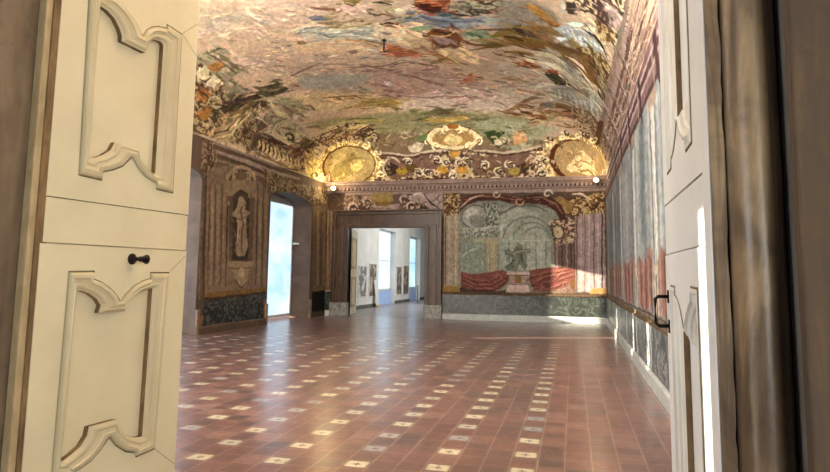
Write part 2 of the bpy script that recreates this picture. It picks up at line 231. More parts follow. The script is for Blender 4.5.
PAINT = """vP 184 156 136 160 90 909 2871 1496 2514 1774 1729 2343 822 1494 499 782 871 396 1922 557 2550
vP 158 145 132 160 80 865 2825 1044 2646 1081 2444 851 2548 673 2659
vP 196 162 140 128 70 929 2853 1165 2677 1067 2629 895 2774
vP 188 160 148 128 70 1174 2671 1447 2533 1275 2304 1092 2514
vP 198 168 138 112 80 1022 2356 1276 2024 1662 1792 1521 1665 1049 2025
vP 150 146 140 96 90 907 1826 1157 1603 1332 1399 1218 1254 961 1399 805 1649
vP 190 166 132 112 90 722 1689 992 1269 1387 841 1222 728 719 1196 618 1570
vP 172 142 134 112 90 1446 1545 1818 1344 2186 873 1857 747 1387 841 1254 1189
vP 190 168 158 96 80 1411 933 1967 969 2343 822 2327 607 1689 687 1274 746
vP 136 128 98 80 95 487 1282 898 799 1607 682 2327 607 2545 473 2310 250 1285 253 1001 322 664 638
vP 150 150 128 64 80 1918 600 2324 561 2695 454 2401 338 1986 451
vP 128 118 106 112 95 2310 2305 2556 2396 2708 2194 2455 2004 2306 2076
vP 176 160 148 96 80 2231 1527 2718 1309 2602 712 2174 758
vP 199 170 155 8 35 1033 2527 1065 2477 1108 2441 1122 2459 1095 2516 1046 2544
vP 193 159 154 8 35 664 2310 722 2203 818 2138 835 2164 762 2252 682 2329
vP 181 148 143 8 35 985 2550 1044 2509 1105 2474 1120 2496 1075 2558 997 2571
vP 154 140 136 8 35 917 1890 980 1776 1068 1697 1087 1730 1023 1842 936 1917
vP 182 156 134 8 35 734 2632 768 2554 827 2496 840 2510 797 2580 747 2643
vP 190 164 138 8 35 1206 2561 1256 2456 1355 2426 1366 2449 1285 2501 1220 2578
vP 203 174 141 8 35 827 2778 883 2695 969 2646 977 2657 901 2716 836 2786
vP 183 159 138 8 35 708 2038 792 1964 864 1873 876 1888 815 1998 718 2053
vP 166 154 145 8 35 1380 1735 1467 1720 1547 1684 1557 1712 1488 1781 1388 1763
vP 187 163 135 8 35 860 2636 901 2577 962 2544 974 2560 927 2610 873 2649
vP 171 158 149 8 35 1011 2610 1058 2484 1152 2408 1166 2429 1092 2524 1027 2625
vP 163 145 129 8 35 896 2273 991 2223 1068 2143 1078 2157 1011 2254 903 2287
vP 149 136 128 8 35 996 2015 1063 1908 1119 1779 1131 1795 1088 1942 1007 2029
vP 197 167 137 8 35 1512 1756 1564 1719 1621 1695 1629 1719 1582 1771 1520 1779
vP 199 167 138 8 35 838 1357 898 1240 956 1114 979 1143 945 1308 858 1388
vP 177 155 139 8 35 978 2054 1026 1920 1126 1858 1143 1890 1068 1982 997 2078
vP 192 164 154 8 35 1076 2173 1125 2144 1178 2123 1189 2143 1147 2188 1085 2193
vP 192 165 142 8 35 884 2541 917 2471 989 2451 1001 2472 948 2511 899 2556
vP 189 159 129 8 35 790 1469 873 1298 952 1108 972 1134 916 1355 807 1493
vP 166 143 138 8 35 798 1986 834 1827 938 1745 952 1771 871 1871 816 2000
vP 154 134 124 8 35 1088 1931 1118 1791 1204 1732 1223 1769 1164 1862 1110 1957
vP 189 160 150 8 35 784 2204 793 2112 849 2062 866 2085 835 2152 804 2217
vP 159 139 126 8 35 836 2710 892 2605 982 2534 998 2553 927 2643 852 2724
vP 156 135 126 8 35 766 2277 828 2148 915 2042 926 2057 852 2175 777 2287
vP 182 154 142 8 35 712 2665 753 2569 791 2466 803 2474 778 2587 723 2673
vP 156 141 131 8 35 700 2340 766 2211 807 2054 820 2063 792 2233 711 2350
vP 208 174 152 8 35 998 2618 1065 2519 1142 2427 1157 2446 1098 2559 1012 2634
vP 179 146 134 8 35 866 2248 921 2109 987 1973 1000 1988 948 2138 878 2260
vP 192 172 142 8 35 919 2369 985 2272 1072 2201 1085 2220 1013 2310 931 2384
vP 194 165 137 8 35 1044 2670 1082 2613 1128 2564 1138 2576 1103 2638 1054 2681
vP 197 163 152 8 35 955 2427 988 2361 1032 2305 1052 2327 1030 2408 973 2448
vP 190 158 143 8 35 989 2312 1087 2230 1166 2118 1178 2136 1112 2268 999 2328
vP 200 172 157 8 35 1042 1904 1121 1840 1204 1789 1220 1822 1155 1909 1056 1933
vP 164 150 137 8 35 1434 1676 1509 1605 1609 1616 1620 1656 1537 1692 1448 1713
vP 210 175 152 8 35 843 2576 936 2506 1021 2423 1036 2443 968 2549 856 2595
vP 199 166 139 8 35 1354 1852 1453 1808 1563 1808 1571 1838 1473 1872 1365 1880
vP 201 174 153 8 35 1052 2681 1100 2632 1160 2599 1177 2622 1135 2681 1067 2702
vP 200 176 146 8 35 869 2203 922 2146 965 2075 982 2093 955 2189 882 2223
vP 177 151 134 8 35 635 2215 740 2100 838 1973 858 1998 779 2150 651 2236
vP 173 141 134 8 35 1025 1673 1130 1558 1273 1541 1288 1586 1169 1650 1044 1710
vP 154 137 127 8 35 994 1375 1081 1178 1228 1097 1243 1138 1123 1262 1016 1407
vP 186 158 128 8 35 881 2204 926 2160 976 2128 991 2149 955 2207 894 2224
vP 191 159 134 8 35 834 1876 947 1801 1041 1695 1055 1717 973 1848 844 1895
vP 155 133 125 8 35 611 1829 733 1703 829 1536 844 1556 762 1744 622 1846
vP 170 150 137 8 35 735 2191 773 2124 835 2090 845 2107 798 2158 747 2204
vP 183 159 144 8 35 1173 2479 1190 2392 1256 2370 1272 2399 1231 2448 1193 2500
vP 150 128 112 10 50 572 2326 726 2147 910 1943 1094 1649 1098 1656 919 1955 734 2157 576 2330
vP 160 140 128 10 60 873 1957 1089 1802 1316 1601 1593 1558 1596 1567 1324 1620 1097 1817 876 1962
vP 162 148 109 8 85 1714 2309 1753 2302 1793 2298 1797 2312 1762 2333 1718 2324
vP 184 166 145 8 85 1536 2267 1562 2260 1590 2259 1594 2270 1571 2285 1540 2279
vP 162 138 111 8 85 1836 2290 1886 2321 1932 2334 1934 2344 1888 2344 1836 2300
vP 173 147 134 8 85 1185 2222 1240 2205 1292 2183 1297 2193 1250 2227 1189 2232
vP 150 127 97 8 85 1398 2101 1415 2064 1449 2061 1453 2071 1425 2085 1403 2110
vP 177 153 127 8 85 1300 2359 1322 2327 1362 2336 1367 2350 1336 2358 1308 2372
vP 163 137 106 8 85 1248 2277 1288 2265 1335 2277 1340 2292 1299 2299 1253 2292
vP 119 102 76 8 85 1502 2454 1527 2435 1563 2450 1566 2462 1536 2463 1508 2466
vP 182 150 141 8 85 1327 2205 1357 2166 1400 2155 1405 2167 1369 2192 1333 2216
vP 150 133 98 8 85 1373 2367 1408 2318 1467 2319 1472 2335 1424 2352 1381 2381
vP 129 116 86 8 85 1797 2158 1831 2146 1866 2137 1871 2154 1842 2184 1801 2175
vP 125 115 89 8 85 1571 2092 1603 2059 1648 2059 1650 2069 1611 2080 1575 2101
vP 166 144 128 8 85 1593 2215 1637 2201 1679 2184 1683 2194 1644 2222 1596 2225
vP 172 149 112 8 85 1436 2402 1449 2365 1472 2343 1478 2354 1464 2389 1443 2412
vP 129 113 82 8 85 1496 2164 1518 2131 1556 2141 1561 2156 1531 2165 1503 2179
vP 119 107 75 8 85 1314 2126 1355 2113 1404 2133 1407 2144 1362 2137 1318 2137
vP 135 118 88 8 85 1378 2450 1417 2434 1454 2416 1461 2431 1432 2467 1384 2465
vP 168 147 118 8 85 1702 2359 1744 2353 1781 2334 1785 2344 1752 2377 1705 2370
vP 115 99 73 8 85 1758 2428 1783 2406 1811 2389 1815 2399 1793 2430 1762 2439
vP 184 170 147 8 85 1771 2164 1796 2132 1824 2109 1831 2125 1810 2168 1777 2180
vP 192 174 152 8 85 1823 2321 1871 2315 1920 2312 1922 2321 1876 2333 1825 2330
vP 193 165 140 8 85 1792 2383 1815 2381 1840 2390 1843 2403 1821 2410 1794 2396
vP 146 128 97 8 85 1434 2368 1482 2364 1536 2391 1540 2406 1491 2399 1438 2383
vP 119 98 73 8 85 1831 2214 1863 2195 1906 2221 1907 2235 1870 2226 1835 2227
vP 170 140 129 8 85 1371 2475 1384 2429 1412 2401 1420 2414 1403 2455 1379 2486
vP 182 158 134 8 85 1205 2367 1243 2315 1309 2323 1315 2339 1259 2348 1214 2380
vP 185 155 151 8 85 1869 2305 1906 2314 1944 2327 1948 2344 1912 2350 1871 2322
vP 119 108 75 8 85 1373 2276 1418 2262 1460 2243 1465 2253 1427 2284 1377 2286
vP 161 142 107 8 85 1375 2310 1395 2292 1413 2270 1420 2281 1409 2317 1380 2321
vP 151 131 93 8 85 1828 2262 1847 2214 1880 2195 1884 2206 1858 2237 1833 2271
vP 138 118 90 8 85 1510 2426 1537 2414 1571 2425 1574 2438 1546 2442 1514 2438
vP 187 170 144 8 85 1663 2394 1702 2402 1743 2419 1745 2431 1707 2428 1665 2406
vP 190 161 130 8 85 1278 2257 1299 2223 1338 2225 1342 2236 1311 2246 1284 2267
vP 159 140 108 8 85 1652 2055 1673 2006 1712 2004 1716 2019 1685 2037 1658 2067
vP 141 117 90 8 85 1787 2183 1810 2177 1837 2194 1839 2208 1816 2209 1791 2198
vP 199 177 159 8 85 1339 2452 1379 2418 1423 2394 1427 2402 1388 2436 1343 2460
vP 134 116 88 8 85 1401 2252 1414 2220 1440 2213 1447 2228 1430 2251 1408 2265
vP 170 148 122 8 85 1354 2341 1371 2322 1391 2310 1400 2325 1389 2356 1361 2357
vP 177 151 140 8 85 1244 2361 1257 2336 1273 2316 1282 2327 1277 2365 1252 2374
vP 162 140 109 8 85 1454 2405 1485 2395 1515 2383 1521 2395 1496 2421 1458 2416
vP 149 124 98 8 85 1707 2201 1748 2213 1785 2213 1788 2223 1752 2234 1708 2211
vP 119 105 84 8 85 1836 2273 1849 2238 1876 2238 1881 2254 1862 2272 1842 2287
vP 184 167 138 8 85 1597 2024 1649 1995 1717 2035 1719 2050 1657 2029 1602 2038
vP 125 105 78 8 85 1359 2155 1409 2132 1473 2154 1475 2165 1417 2158 1363 2166
vP 189 157 134 8 85 1648 2342 1672 2326 1702 2331 1706 2343 1680 2352 1652 2354
vP 183 152 144 8 85 1286 2353 1305 2316 1336 2299 1344 2314 1323 2347 1294 2367
vP 187 159 136 8 85 1719 2055 1754 2052 1788 2043 1792 2057 1763 2082 1722 2068
vP 163 144 111 8 85 1356 2288 1373 2235 1394 2184 1403 2196 1392 2260 1364 2300
vP 146 124 91 8 85 1491 2310 1534 2323 1573 2327 1577 2340 1541 2353 1493 2323
vP 118 101 71 8 85 1345 2291 1364 2263 1391 2249 1398 2263 1380 2291 1352 2303
vP 184 159 130 8 85 1666 2361 1692 2298 1737 2270 1741 2278 1701 2315 1670 2368
vP 119 97 73 8 85 1586 2385 1613 2394 1638 2401 1640 2409 1616 2411 1587 2392
vP 192 171 153 8 85 1849 2328 1889 2322 1933 2343 1935 2356 1894 2351 1852 2341
vP 108 87 66 8 85 1503 2232 1538 2224 1572 2212 1579 2229 1552 2262 1508 2250
vP 186 160 134 8 85 1277 2471 1295 2417 1332 2390 1341 2404 1314 2445 1286 2482
vP 120 108 81 8 85 1858 2311 1888 2257 1925 2213 1929 2221 1897 2275 1862 2319
vP 125 104 80 8 85 1722 2307 1735 2259 1764 2243 1768 2254 1745 2281 1727 2315
vP 188 163 135 8 85 1510 2220 1535 2221 1563 2234 1567 2252 1544 2260 1513 2237
vP 133 118 90 8 85 1234 2297 1295 2299 1348 2283 1355 2297 1307 2330 1238 2311
vP 171 150 113 8 85 1222 2340 1257 2294 1315 2296 1320 2311 1273 2326 1231 2353
vP 112 108 116 10 100 1302 2395 1353 2395 1388 2353 1409 2317 1338 2325 1302 2369
vP 122 84 70 7 100 1373 2490 1400 2434 1466 2394 1505 2374 1510 2384 1477 2416 1413 2455 1379 2498
vP 196 164 150 12 100 1520 2435 1586 2460 1642 2431 1673 2362 1618 2303 1546 2327 1518 2375
vP 108 84 66 7 100 1555 2454 1575 2404 1607 2425 1608 2434 1584 2425 1560 2462
vP 120 108 60 10 100 1555 2493 1643 2465 1622 2437 1561 2468
vP 168 162 150 15 100 1163 2248 1228 2277 1306 2260 1381 2180 1511 2109 1631 2097 1718 2086 1749 2006 1697 1912 1581 1948 1467 1991 1344 2018 1244 2105 1159 2162
vP 128 124 120 7 100 1168 2255 1246 2270 1313 2246 1341 2195 1345 2201 1321 2261 1251 2286 1170 2261
vP 130 128 124 7 100 1214 2266 1262 2173 1311 2100 1397 2063 1400 2073 1321 2119 1273 2189 1219 2273
vP 140 136 130 7 100 1363 2123 1446 2105 1515 2032 1610 2067 1612 2080 1525 2061 1457 2132 1367 2135
vP 196 186 168 7 100 1304 2199 1436 2157 1546 2099 1697 2115 1699 2124 1552 2120 1443 2177 1308 2208
vP 202 180 156 13 100 1591 2124 1669 2142 1727 2055 1737 1964 1646 1911 1568 1983
vP 160 140 90 7 100 1340 2235 1440 2167 1563 2162 1646 2211 1647 2222 1569 2186 1449 2191 1345 2245
vP 190 150 110 7 100 1302 2033 1377 2015 1456 1963 1524 1913 1529 1927 1468 1992 1388 2044 1307 2046
vP 132 104 72 10 100 1104 2171 1147 2155 1156 2117 1107 2123
vP 140 112 108 10 100 1321 1866 1373 1872 1409 1838 1368 1806 1327 1828
vP 190 176 160 7 100 1424 1840 1478 1841 1516 1757 1558 1715 1563 1728 1529 1785 1489 1869 1428 1853
vP 134 104 80 7 80 1484 1932 1532 1841 1585 1878 1586 1887 1540 1861 1488 1940
vP 76 70 52 7 100 1690 2410 1741 2401 1784 2364 1789 2376 1751 2428 1694 2423
vP 96 80 58 7 100 1632 2346 1648 2258 1699 2270 1763 2221 1767 2229 1705 2288 1656 2276 1637 2351
vP 84 60 44 7 100 1652 2141 1696 2148 1734 2125 1769 2082 1774 2093 1744 2149 1703 2174 1654 2152
vP 146 78 62 7 100 1664 2124 1713 2091 1761 2071 1764 2080 1720 2111 1667 2133
vP 200 184 160 10 100 1779 2311 1825 2313 1850 2284 1808 2254 1774 2274
vP 110 114 126 12 100 1765 2185 1826 2199 1904 2237 1963 2203 2052 2196 2126 2168 2175 2182 2228 2223 2269 2189 2220 2105 2149 2033 2059 2034 1975 2054 1903 2119 1823 2146 1765 2145
vP 88 92 106 7 100 1893 2194 1970 2137 2055 2103 2139 2109 2141 2121 2062 2130 1977 2163 1896 2205
vP 140 140 150 7 100 1921 2217 1979 2177 2057 2164 2059 2175 1986 2200 1924 2226
vP 128 130 142 7 100 2171 2162 2216 2144 2259 2195 2259 2206 2219 2172 2174 2175
vP 150 140 120 10 100 1761 2213 1808 2216 1776 2142 1728 2140
vP 124 74 54 12 100 1915 2405 2103 2387 2100 2317 2052 2246 1994 2238 1935 2270 1904 2324
vP 74 34 24 12 100 1929 2356 1990 2360 2043 2308 2019 2249 1964 2254 1925 2296
vP 160 108 80 7 100 2055 2246 2071 2311 2110 2359 2109 2369 2063 2326 2049 2247
vP 176 104 74 7 100 1919 2376 1984 2385 2046 2327 2050 2336 1990 2405 1920 2385
vP 60 36 26 7 100 2064 2229 2120 2196 2188 2190 2190 2199 2125 2216 2067 2238
vT 1 0 0 20 100 2109 2364 2212 2388 2440 2423 2438 2309 2328 2235 2177 2194 2107 2244
vP 110 102 88 10 70 2115 2340 2185 2364 2222 2319 2166 2257 2114 2281
vP 150 136 116 7 100 2115 2278 2158 2331 2198 2314 2200 2322 2160 2349 2114 2284
vP 120 66 46 10 90 2211 2380 2296 2400 2378 2389 2382 2405 2302 2434 2213 2395
vP 104 82 62 8 90 2300 2263 2344 2286 2387 2338 2386 2347 2343 2308 2301 2273
vP 156 138 117 8 90 2276 2195 2303 2219 2330 2233 2331 2241 2303 2236 2276 2202
vP 96 73 58 8 90 2410 2250 2437 2253 2465 2281 2464 2290 2438 2275 2411 2260
vP 94 78 54 8 90 2378 2306 2398 2309 2418 2313 2420 2323 2401 2331 2379 2317
vP 132 88 74 8 90 2385 2223 2417 2218 2452 2230 2454 2242 2421 2244 2387 2235
vP 97 78 60 8 90 2372 2316 2392 2314 2414 2331 2414 2341 2394 2336 2374 2326
vP 123 83 59 8 90 2451 2345 2470 2349 2489 2354 2490 2360 2472 2363 2452 2352
vP 153 126 104 8 90 2340 2251 2377 2259 2415 2270 2417 2280 2380 2280 2341 2261
vP 131 86 69 8 90 2328 2259 2352 2265 2377 2273 2378 2280 2354 2280 2328 2266
vP 118 80 56 8 90 2397 2206 2420 2225 2444 2247 2444 2253 2420 2240 2396 2212
vP 146 125 99 8 90 2296 2215 2318 2231 2341 2248 2341 2254 2318 2245 2295 2221
vP 133 87 71 8 90 2303 2247 2333 2262 2361 2297 2360 2306 2332 2283 2303 2256
vP 132 87 68 8 90 2295 2194 2327 2187 2363 2212 2363 2221 2329 2208 2297 2204
vP 103 84 69 8 90 2421 2246 2452 2252 2484 2274 2485 2281 2453 2268 2422 2254
vP 184 156 126 20 100 1745 1992 1854 2042 1913 1990 1854 1846 1898 1707 2083 1659 2146 1554 1984 1481 1828 1684 1731 1807
vP 118 76 50 12 100 1871 1966 1938 2044 2001 2009 2063 1962 2067 1856 2012 1762 1930 1736 1883 1809
vP 150 128 128 10 100 1899 1932 1967 1908 2006 1859 1965 1782 1911 1821
vP 200 164 112 7 100 1889 1943 1953 1898 2045 1957 2046 1967 1957 1921 1893 1953
vP 70 48 28 7 100 1926 1995 1976 1951 2038 1956 2041 1970 1984 1983 1930 2009
vP 132 146 118 10 100 1787 2056 1865 2083 1924 2088 1923 2032 1851 2029
vP 126 138 112 10 100 2072 1947 2141 1990 2207 2022 2258 1956 2271 1868 2207 1781 2142 1856 2088 1901
vP 80 90 70 7 100 2125 1972 2175 1910 2239 1829 2242 1837 2181 1927 2128 1979
vP 168 172 150 7 100 2105 1928 2155 1863 2208 1794 2211 1802 2161 1880 2107 1935
vP 116 64 46 7 100 2065 1848 2101 1774 2163 1753 2167 1770 2112 1810 2070 1863
vP 150 92 68 12 100 1557 1775 1635 1833 1706 1763 1778 1694 1699 1642 1607 1652 1568 1701
vP 150 100 60 7 100 1756 1658 1876 1610 1930 1493 1972 1419 1976 1429 1939 1516 1883 1634 1759 1668
vP 140 112 72 10 100 1787 1509 1868 1569 1923 1580 1861 1476 1817 1465
vP 176 104 80 7 70 1512 1936 1581 1871 1650 1840 1653 1850 1590 1894 1516 1946
vP 125 102 93 8 70 1759 1572 1791 1485 1847 1463 1851 1481 1803 1522 1765 1587
vP 151 116 114 8 70 1263 1506 1332 1481 1395 1442 1403 1462 1348 1524 1270 1525
vP 185 157 153 8 70 1663 1028 1708 950 1774 935 1777 948 1717 976 1668 1039
vP 139 115 102 8 70 1950 991 1999 981 2044 950 2047 962 2005 1009 1952 1004
vP 186 172 155 8 70 1454 1489 1518 1424 1573 1334 1579 1349 1531 1457 1460 1503
vP 187 169 156 8 70 1832 926 1867 879 1914 872 1917 886 1876 909 1837 939
vP 157 121 118 8 70 1592 1364 1626 1325 1672 1320 1674 1331 1633 1347 1595 1374
vP 159 136 116 8 70 1447 1260 1505 1215 1581 1246 1583 1260 1512 1244 1452 1274
vP 168 139 131 8 70 1484 1531 1528 1518 1574 1514 1579 1532 1539 1557 1489 1549
vP 191 171 163 8 70 1703 986 1768 992 1828 967 1830 977 1773 1015 1704 997
vP 154 143 120 8 70 1742 1155 1804 1107 1858 1035 1862 1046 1812 1132 1745 1167
vP 133 109 94 8 70 1729 991 1769 924 1828 913 1831 925 1777 949 1734 1002
vP 175 141 133 8 70 1212 1342 1239 1288 1272 1243 1277 1253 1252 1312 1217 1353
vP 157 120 117 8 70 1655 886 1716 872 1779 878 1781 890 1720 898 1657 898
vP 162 134 123 8 70 1398 1244 1444 1162 1494 1085 1501 1100 1461 1198 1406 1261
vP 193 174 165 8 70 1759 1187 1814 1177 1860 1132 1863 1142 1820 1201 1761 1198
vP 166 135 124 8 70 1779 1014 1842 959 1916 946 1918 960 1850 991 1784 1028
vP 183 150 143 8 70 1843 803 1887 800 1928 786 1932 801 1893 834 1845 818
vP 153 134 111 8 70 1607 1293 1673 1281 1729 1235 1736 1254 1686 1327 1611 1314
vP 145 114 102 8 70 1908 1126 1977 1096 2056 1156 2057 1172 1981 1131 1911 1142
vP 156 125 114 8 70 1914 1314 1948 1304 1987 1321 1989 1332 1952 1327 1916 1325
vP 168 135 130 8 70 1686 1323 1725 1251 1787 1255 1791 1273 1737 1292 1692 1340
vP 134 106 96 8 70 1948 1130 1983 1069 2031 1052 2036 1071 1995 1111 1954 1148
vP 157 122 120 8 70 1561 1339 1624 1258 1702 1225 1708 1244 1637 1301 1568 1358
vP 167 131 125 8 70 1475 1053 1521 993 1582 979 1585 991 1530 1020 1480 1065
vP 174 143 138 8 70 1735 774 1799 734 1865 700 1868 709 1805 753 1738 783
vP 145 125 103 8 70 1547 1113 1604 1016 1685 981 1687 990 1611 1035 1551 1121
vP 142 115 105 8 70 2009 1077 2070 1056 2134 1041 2137 1055 2077 1088 2012 1092
vP 141 113 106 8 70 1674 1367 1741 1342 1813 1340 1817 1360 1751 1387 1679 1387
vP 166 140 129 8 70 1757 1337 1798 1297 1836 1248 1841 1262 1809 1332 1762 1354
vP 167 134 127 8 70 1781 1179 1815 1134 1863 1143 1864 1152 1821 1155 1785 1189
vP 150 129 113 8 70 1561 1579 1623 1572 1678 1542 1681 1552 1629 1595 1563 1589
vP 169 139 134 8 70 1981 857 2028 829 2072 791 2075 798 2033 846 1983 864
vP 143 119 108 8 70 1911 1128 1975 1049 2054 1016 2059 1033 1986 1088 1917 1145
vP 162 133 130 8 70 1756 1418 1789 1347 1836 1318 1840 1331 1798 1375 1760 1430
vP 178 150 144 8 70 1934 979 1963 935 2002 918 2005 928 1970 955 1937 988
vP 186 156 145 8 70 1268 1438 1308 1420 1345 1394 1351 1409 1320 1452 1273 1453
vP 166 134 128 8 70 2136 824 2222 822 2312 851 2312 860 2223 841 2137 832
vP 173 139 133 8 70 1815 1121 1888 1089 1969 1095 1971 1110 1894 1120 1818 1136
vP 167 139 132 8 70 1290 1324 1325 1303 1361 1287 1367 1303 1337 1338 1296 1340
vP 152 120 112 8 70 1240 1295 1293 1206 1363 1153 1370 1172 1311 1247 1249 1313
vP 142 116 105 8 70 1454 1419 1509 1410 1557 1383 1562 1398 1518 1443 1458 1434
vP 161 122 121 8 70 1661 1106 1734 1081 1806 1052 1811 1071 1744 1124 1665 1126
vP 153 127 112 8 70 1339 1587 1395 1535 1434 1444 1439 1454 1406 1558 1344 1598
vP 144 112 102 8 70 1900 1339 1932 1321 1969 1329 1973 1349 1940 1364 1904 1358
vP 125 101 87 8 70 1786 745 1848 756 1909 755 1911 768 1851 786 1786 758
vP 128 100 90 7 100 1230 1583 1347 1582 1429 1500 1539 1377 1543 1388 1438 1522 1355 1604 1233 1592
vP 128 100 90 7 100 1330 1638 1385 1543 1468 1522 1581 1562 1583 1572 1474 1545 1393 1564 1335 1646
vP 128 100 90 7 100 1501 1350 1596 1267 1696 1128 1762 1087 1765 1096 1703 1149 1605 1290 1505 1361
vP 128 100 90 7 100 1449 951 1603 880 1801 887 1802 896 1607 899 1452 960
vP 128 100 90 7 100 1551 1534 1687 1522 1825 1378 1829 1389 1694 1544 1554 1545
vP 180 100 76 10 100 1936 1140 1991 1209 2040 1245 2003 1101 1956 1086
vP 150 110 92 7 100 1856 1179 1938 1235 1996 1158 2065 1129 2068 1141 2003 1186 1944 1265 1857 1191
vP 190 182 172 7 100 1902 1034 1966 973 2026 961 2028 972 1973 998 1905 1045
vP 196 188 178 7 100 2083 992 2142 922 2218 884 2220 895 2149 946 2087 1003
vP 122 111 91 8 80 1723 1100 1746 1078 1772 1070 1776 1083 1754 1107 1727 1113
vP 170 151 135 8 80 1762 969 1813 930 1874 938 1875 946 1817 948 1764 977
vP 121 108 84 8 80 1787 1205 1814 1177 1846 1167 1849 1178 1821 1202 1790 1216
vP 131 120 103 8 80 2096 968 2132 957 2170 952 2173 964 2137 984 2098 980
vP 152 133 118 8 80 1907 1096 1949 1087 1994 1097 1996 1107 1952 1108 1909 1106
vP 183 160 150 8 80 2068 863 2112 847 2159 849 2161 864 2117 878 2070 877
vP 180 158 152 8 80 2083 958 2129 928 2176 903 2181 919 2138 963 2087 974
vP 123 115 91 8 80 2158 1117 2209 1101 2264 1106 2266 1118 2214 1129 2161 1129
vP 119 104 88 8 80 1859 1096 1888 1034 1933 1021 1935 1029 1894 1052 1863 1103
vP 165 140 132 8 80 1757 1055 1797 1008 1843 975 1846 985 1804 1029 1760 1065
vP 164 139 130 8 80 2167 881 2193 846 2228 846 2230 859 2200 872 2171 893
vP 161 145 133 8 80 1781 1121 1827 1104 1878 1119 1881 1136 1833 1141 1784 1137
vP 186 164 148 8 80 1920 985 1959 977 1997 962 2000 971 1964 999 1922 995
vP 133 121 107 8 80 2179 1080 2218 1079 2257 1079 2260 1097 2223 1118 2181 1097
vP 173 155 141 8 80 1888 1192 1931 1187 1971 1169 1975 1185 1939 1223 1891 1209
vP 137 125 103 8 80 2006 1146 2054 1122 2109 1146 2110 1158 2057 1147 2008 1158
vP 133 118 97 8 80 2067 953 2098 937 2126 913 2131 927 2107 970 2070 969
vP 144 117 102 8 80 2048 894 2089 874 2132 865 2134 875 2094 898 2050 905
vP 156 128 113 8 80 1772 957 1814 931 1855 896 1858 906 1822 955 1775 968
vP 189 155 147 8 80 2093 1110 2138 1076 2183 1039 2186 1049 2144 1099 2096 1121
vP 172 148 136 8 80 2145 1097 2183 1080 2224 1077 2226 1092 2189 1113 2148 1112
vP 172 149 138 8 80 2168 956 2199 944 2232 942 2235 953 2204 970 2170 967
vP 143 117 102 8 80 1938 850 1987 846 2036 834 2039 847 1992 876 1939 864
vP 163 138 133 8 80 1978 1096 2034 1049 2104 1076 2105 1090 2039 1078 1981 1109
vP 130 118 104 8 80 1886 1198 1911 1170 1942 1169 1945 1183 1918 1202 1889 1212
vP 160 138 131 8 80 1915 880 1948 880 1978 866 1980 873 1951 896 1916 887
vP 150 106 96 7 100 1764 847 1844 862 1920 870 1973 802 1976 810 1926 891 1846 883 1764 857
vP 190 178 180 10 100 1423 1185 1417 1171 1408 1159 1398 1152 1388 1150 1380 1154 1373 1163 1370 1176 1370 1191 1374 1207 1380 1222 1389 1234 1399 1241 1409 1243 1417 1239 1423 1230 1427 1217 1426 1202
vP 121 93 79 8 90 1347 1044 1369 1041 1391 1043 1396 1059 1377 1076 1349 1059
vP 121 98 83 8 90 1286 1019 1317 995 1346 969 1351 981 1328 1024 1291 1032
vP 155 129 122 8 90 1408 999 1437 995 1464 985 1468 996 1444 1020 1410 1010
vP 133 108 93 8 90 1392 1069 1420 1020 1465 1019 1468 1031 1430 1048 1398 1081
vP 146 118 112 8 90 1271 1010 1316 1018 1357 1017 1359 1026 1320 1038 1273 1019
vP 150 129 120 8 90 1233 1086 1261 1076 1286 1060 1289 1068 1267 1095 1236 1095
vP 125 95 84 8 90 1305 1078 1347 1086 1386 1085 1388 1095 1352 1110 1307 1088
vP 122 96 88 8 90 1383 959 1410 952 1438 959 1442 973 1416 985 1386 973
vP 125 98 89 8 90 1343 987 1357 933 1390 917 1394 928 1369 956 1349 996
vP 122 98 90 8 90 1401 983 1415 966 1431 956 1437 968 1427 996 1406 997
vP 144 117 110 8 90 1265 1029 1297 1020 1333 1026 1335 1038 1303 1046 1268 1041
vP 135 113 102 8 90 1387 1038 1421 1015 1462 1017 1465 1029 1429 1043 1391 1051
vP 134 108 76 7 100 852 1338 962 1210 1072 1126 1106 1046 1113 1057 1086 1155 976 1238 858 1349
vP 134 112 72 7 100 856 1030 957 981 1061 930 1065 942 967 1008 860 1043
vP 158 132 82 13 100 1045 992 1186 1004 1317 964 1395 871 1339 791 1208 845 1096 915
vP 118 110 82 15 100 1447 638 1565 725 1665 740 1774 716 1863 672 1954 631 1982 596 1755 577 1551 593
vP 176 146 80 13 100 1546 616 1679 616 1889 624 1917 589 1738 568 1591 578
vP 100 96 72 7 100 820 816 986 729 1197 629 1200 638 995 752 825 828
vP 168 150 86 7 100 754 817 946 675 1201 642 1202 651 953 699 759 829
vP 90 90 69 8 60 997 553 1084 534 1172 543 1172 551 1087 553 999 562
vP 147 130 97 8 60 1390 394 1478 389 1563 410 1563 419 1478 408 1391 403
vP 130 121 97 8 60 976 406 1082 374 1187 364 1190 375 1089 399 980 418
vP 172 162 147 8 60 2213 472 2264 431 2328 428 2330 438 2270 451 2217 481
vP 176 166 141 8 60 2318 367 2360 360 2403 362 2404 371 2361 381 2319 377
vP 108 102 81 8 60 1835 510 1911 524 1987 528 1987 535 1911 540 1835 517
vP 96 96 70 8 60 1066 414 1145 415 1217 398 1221 407 1150 437 1066 424
vP 151 154 124 8 60 2079 382 2149 385 2220 391 2220 396 2148 398 2079 388
vP 128 113 82 8 60 1621 534 1657 527 1692 514 1695 522 1662 546 1622 543
vP 117 112 95 8 60 1144 490 1207 485 1264 468 1267 477 1212 507 1145 500
vP 122 120 92 8 60 1035 481 1096 480 1152 468 1155 477 1101 502 1036 491
vP 136 117 83 8 60 1344 525 1387 516 1430 534 1429 545 1388 540 1346 536
vP 130 116 78 8 60 2064 544 2114 528 2165 516 2168 526 2118 549 2066 554
vP 117 113 91 8 60 2299 464 2371 463 2441 495 2438 504 2368 484 2299 474
vP 106 111 88 8 60 1159 538 1206 528 1252 518 1256 528 1213 553 1161 550
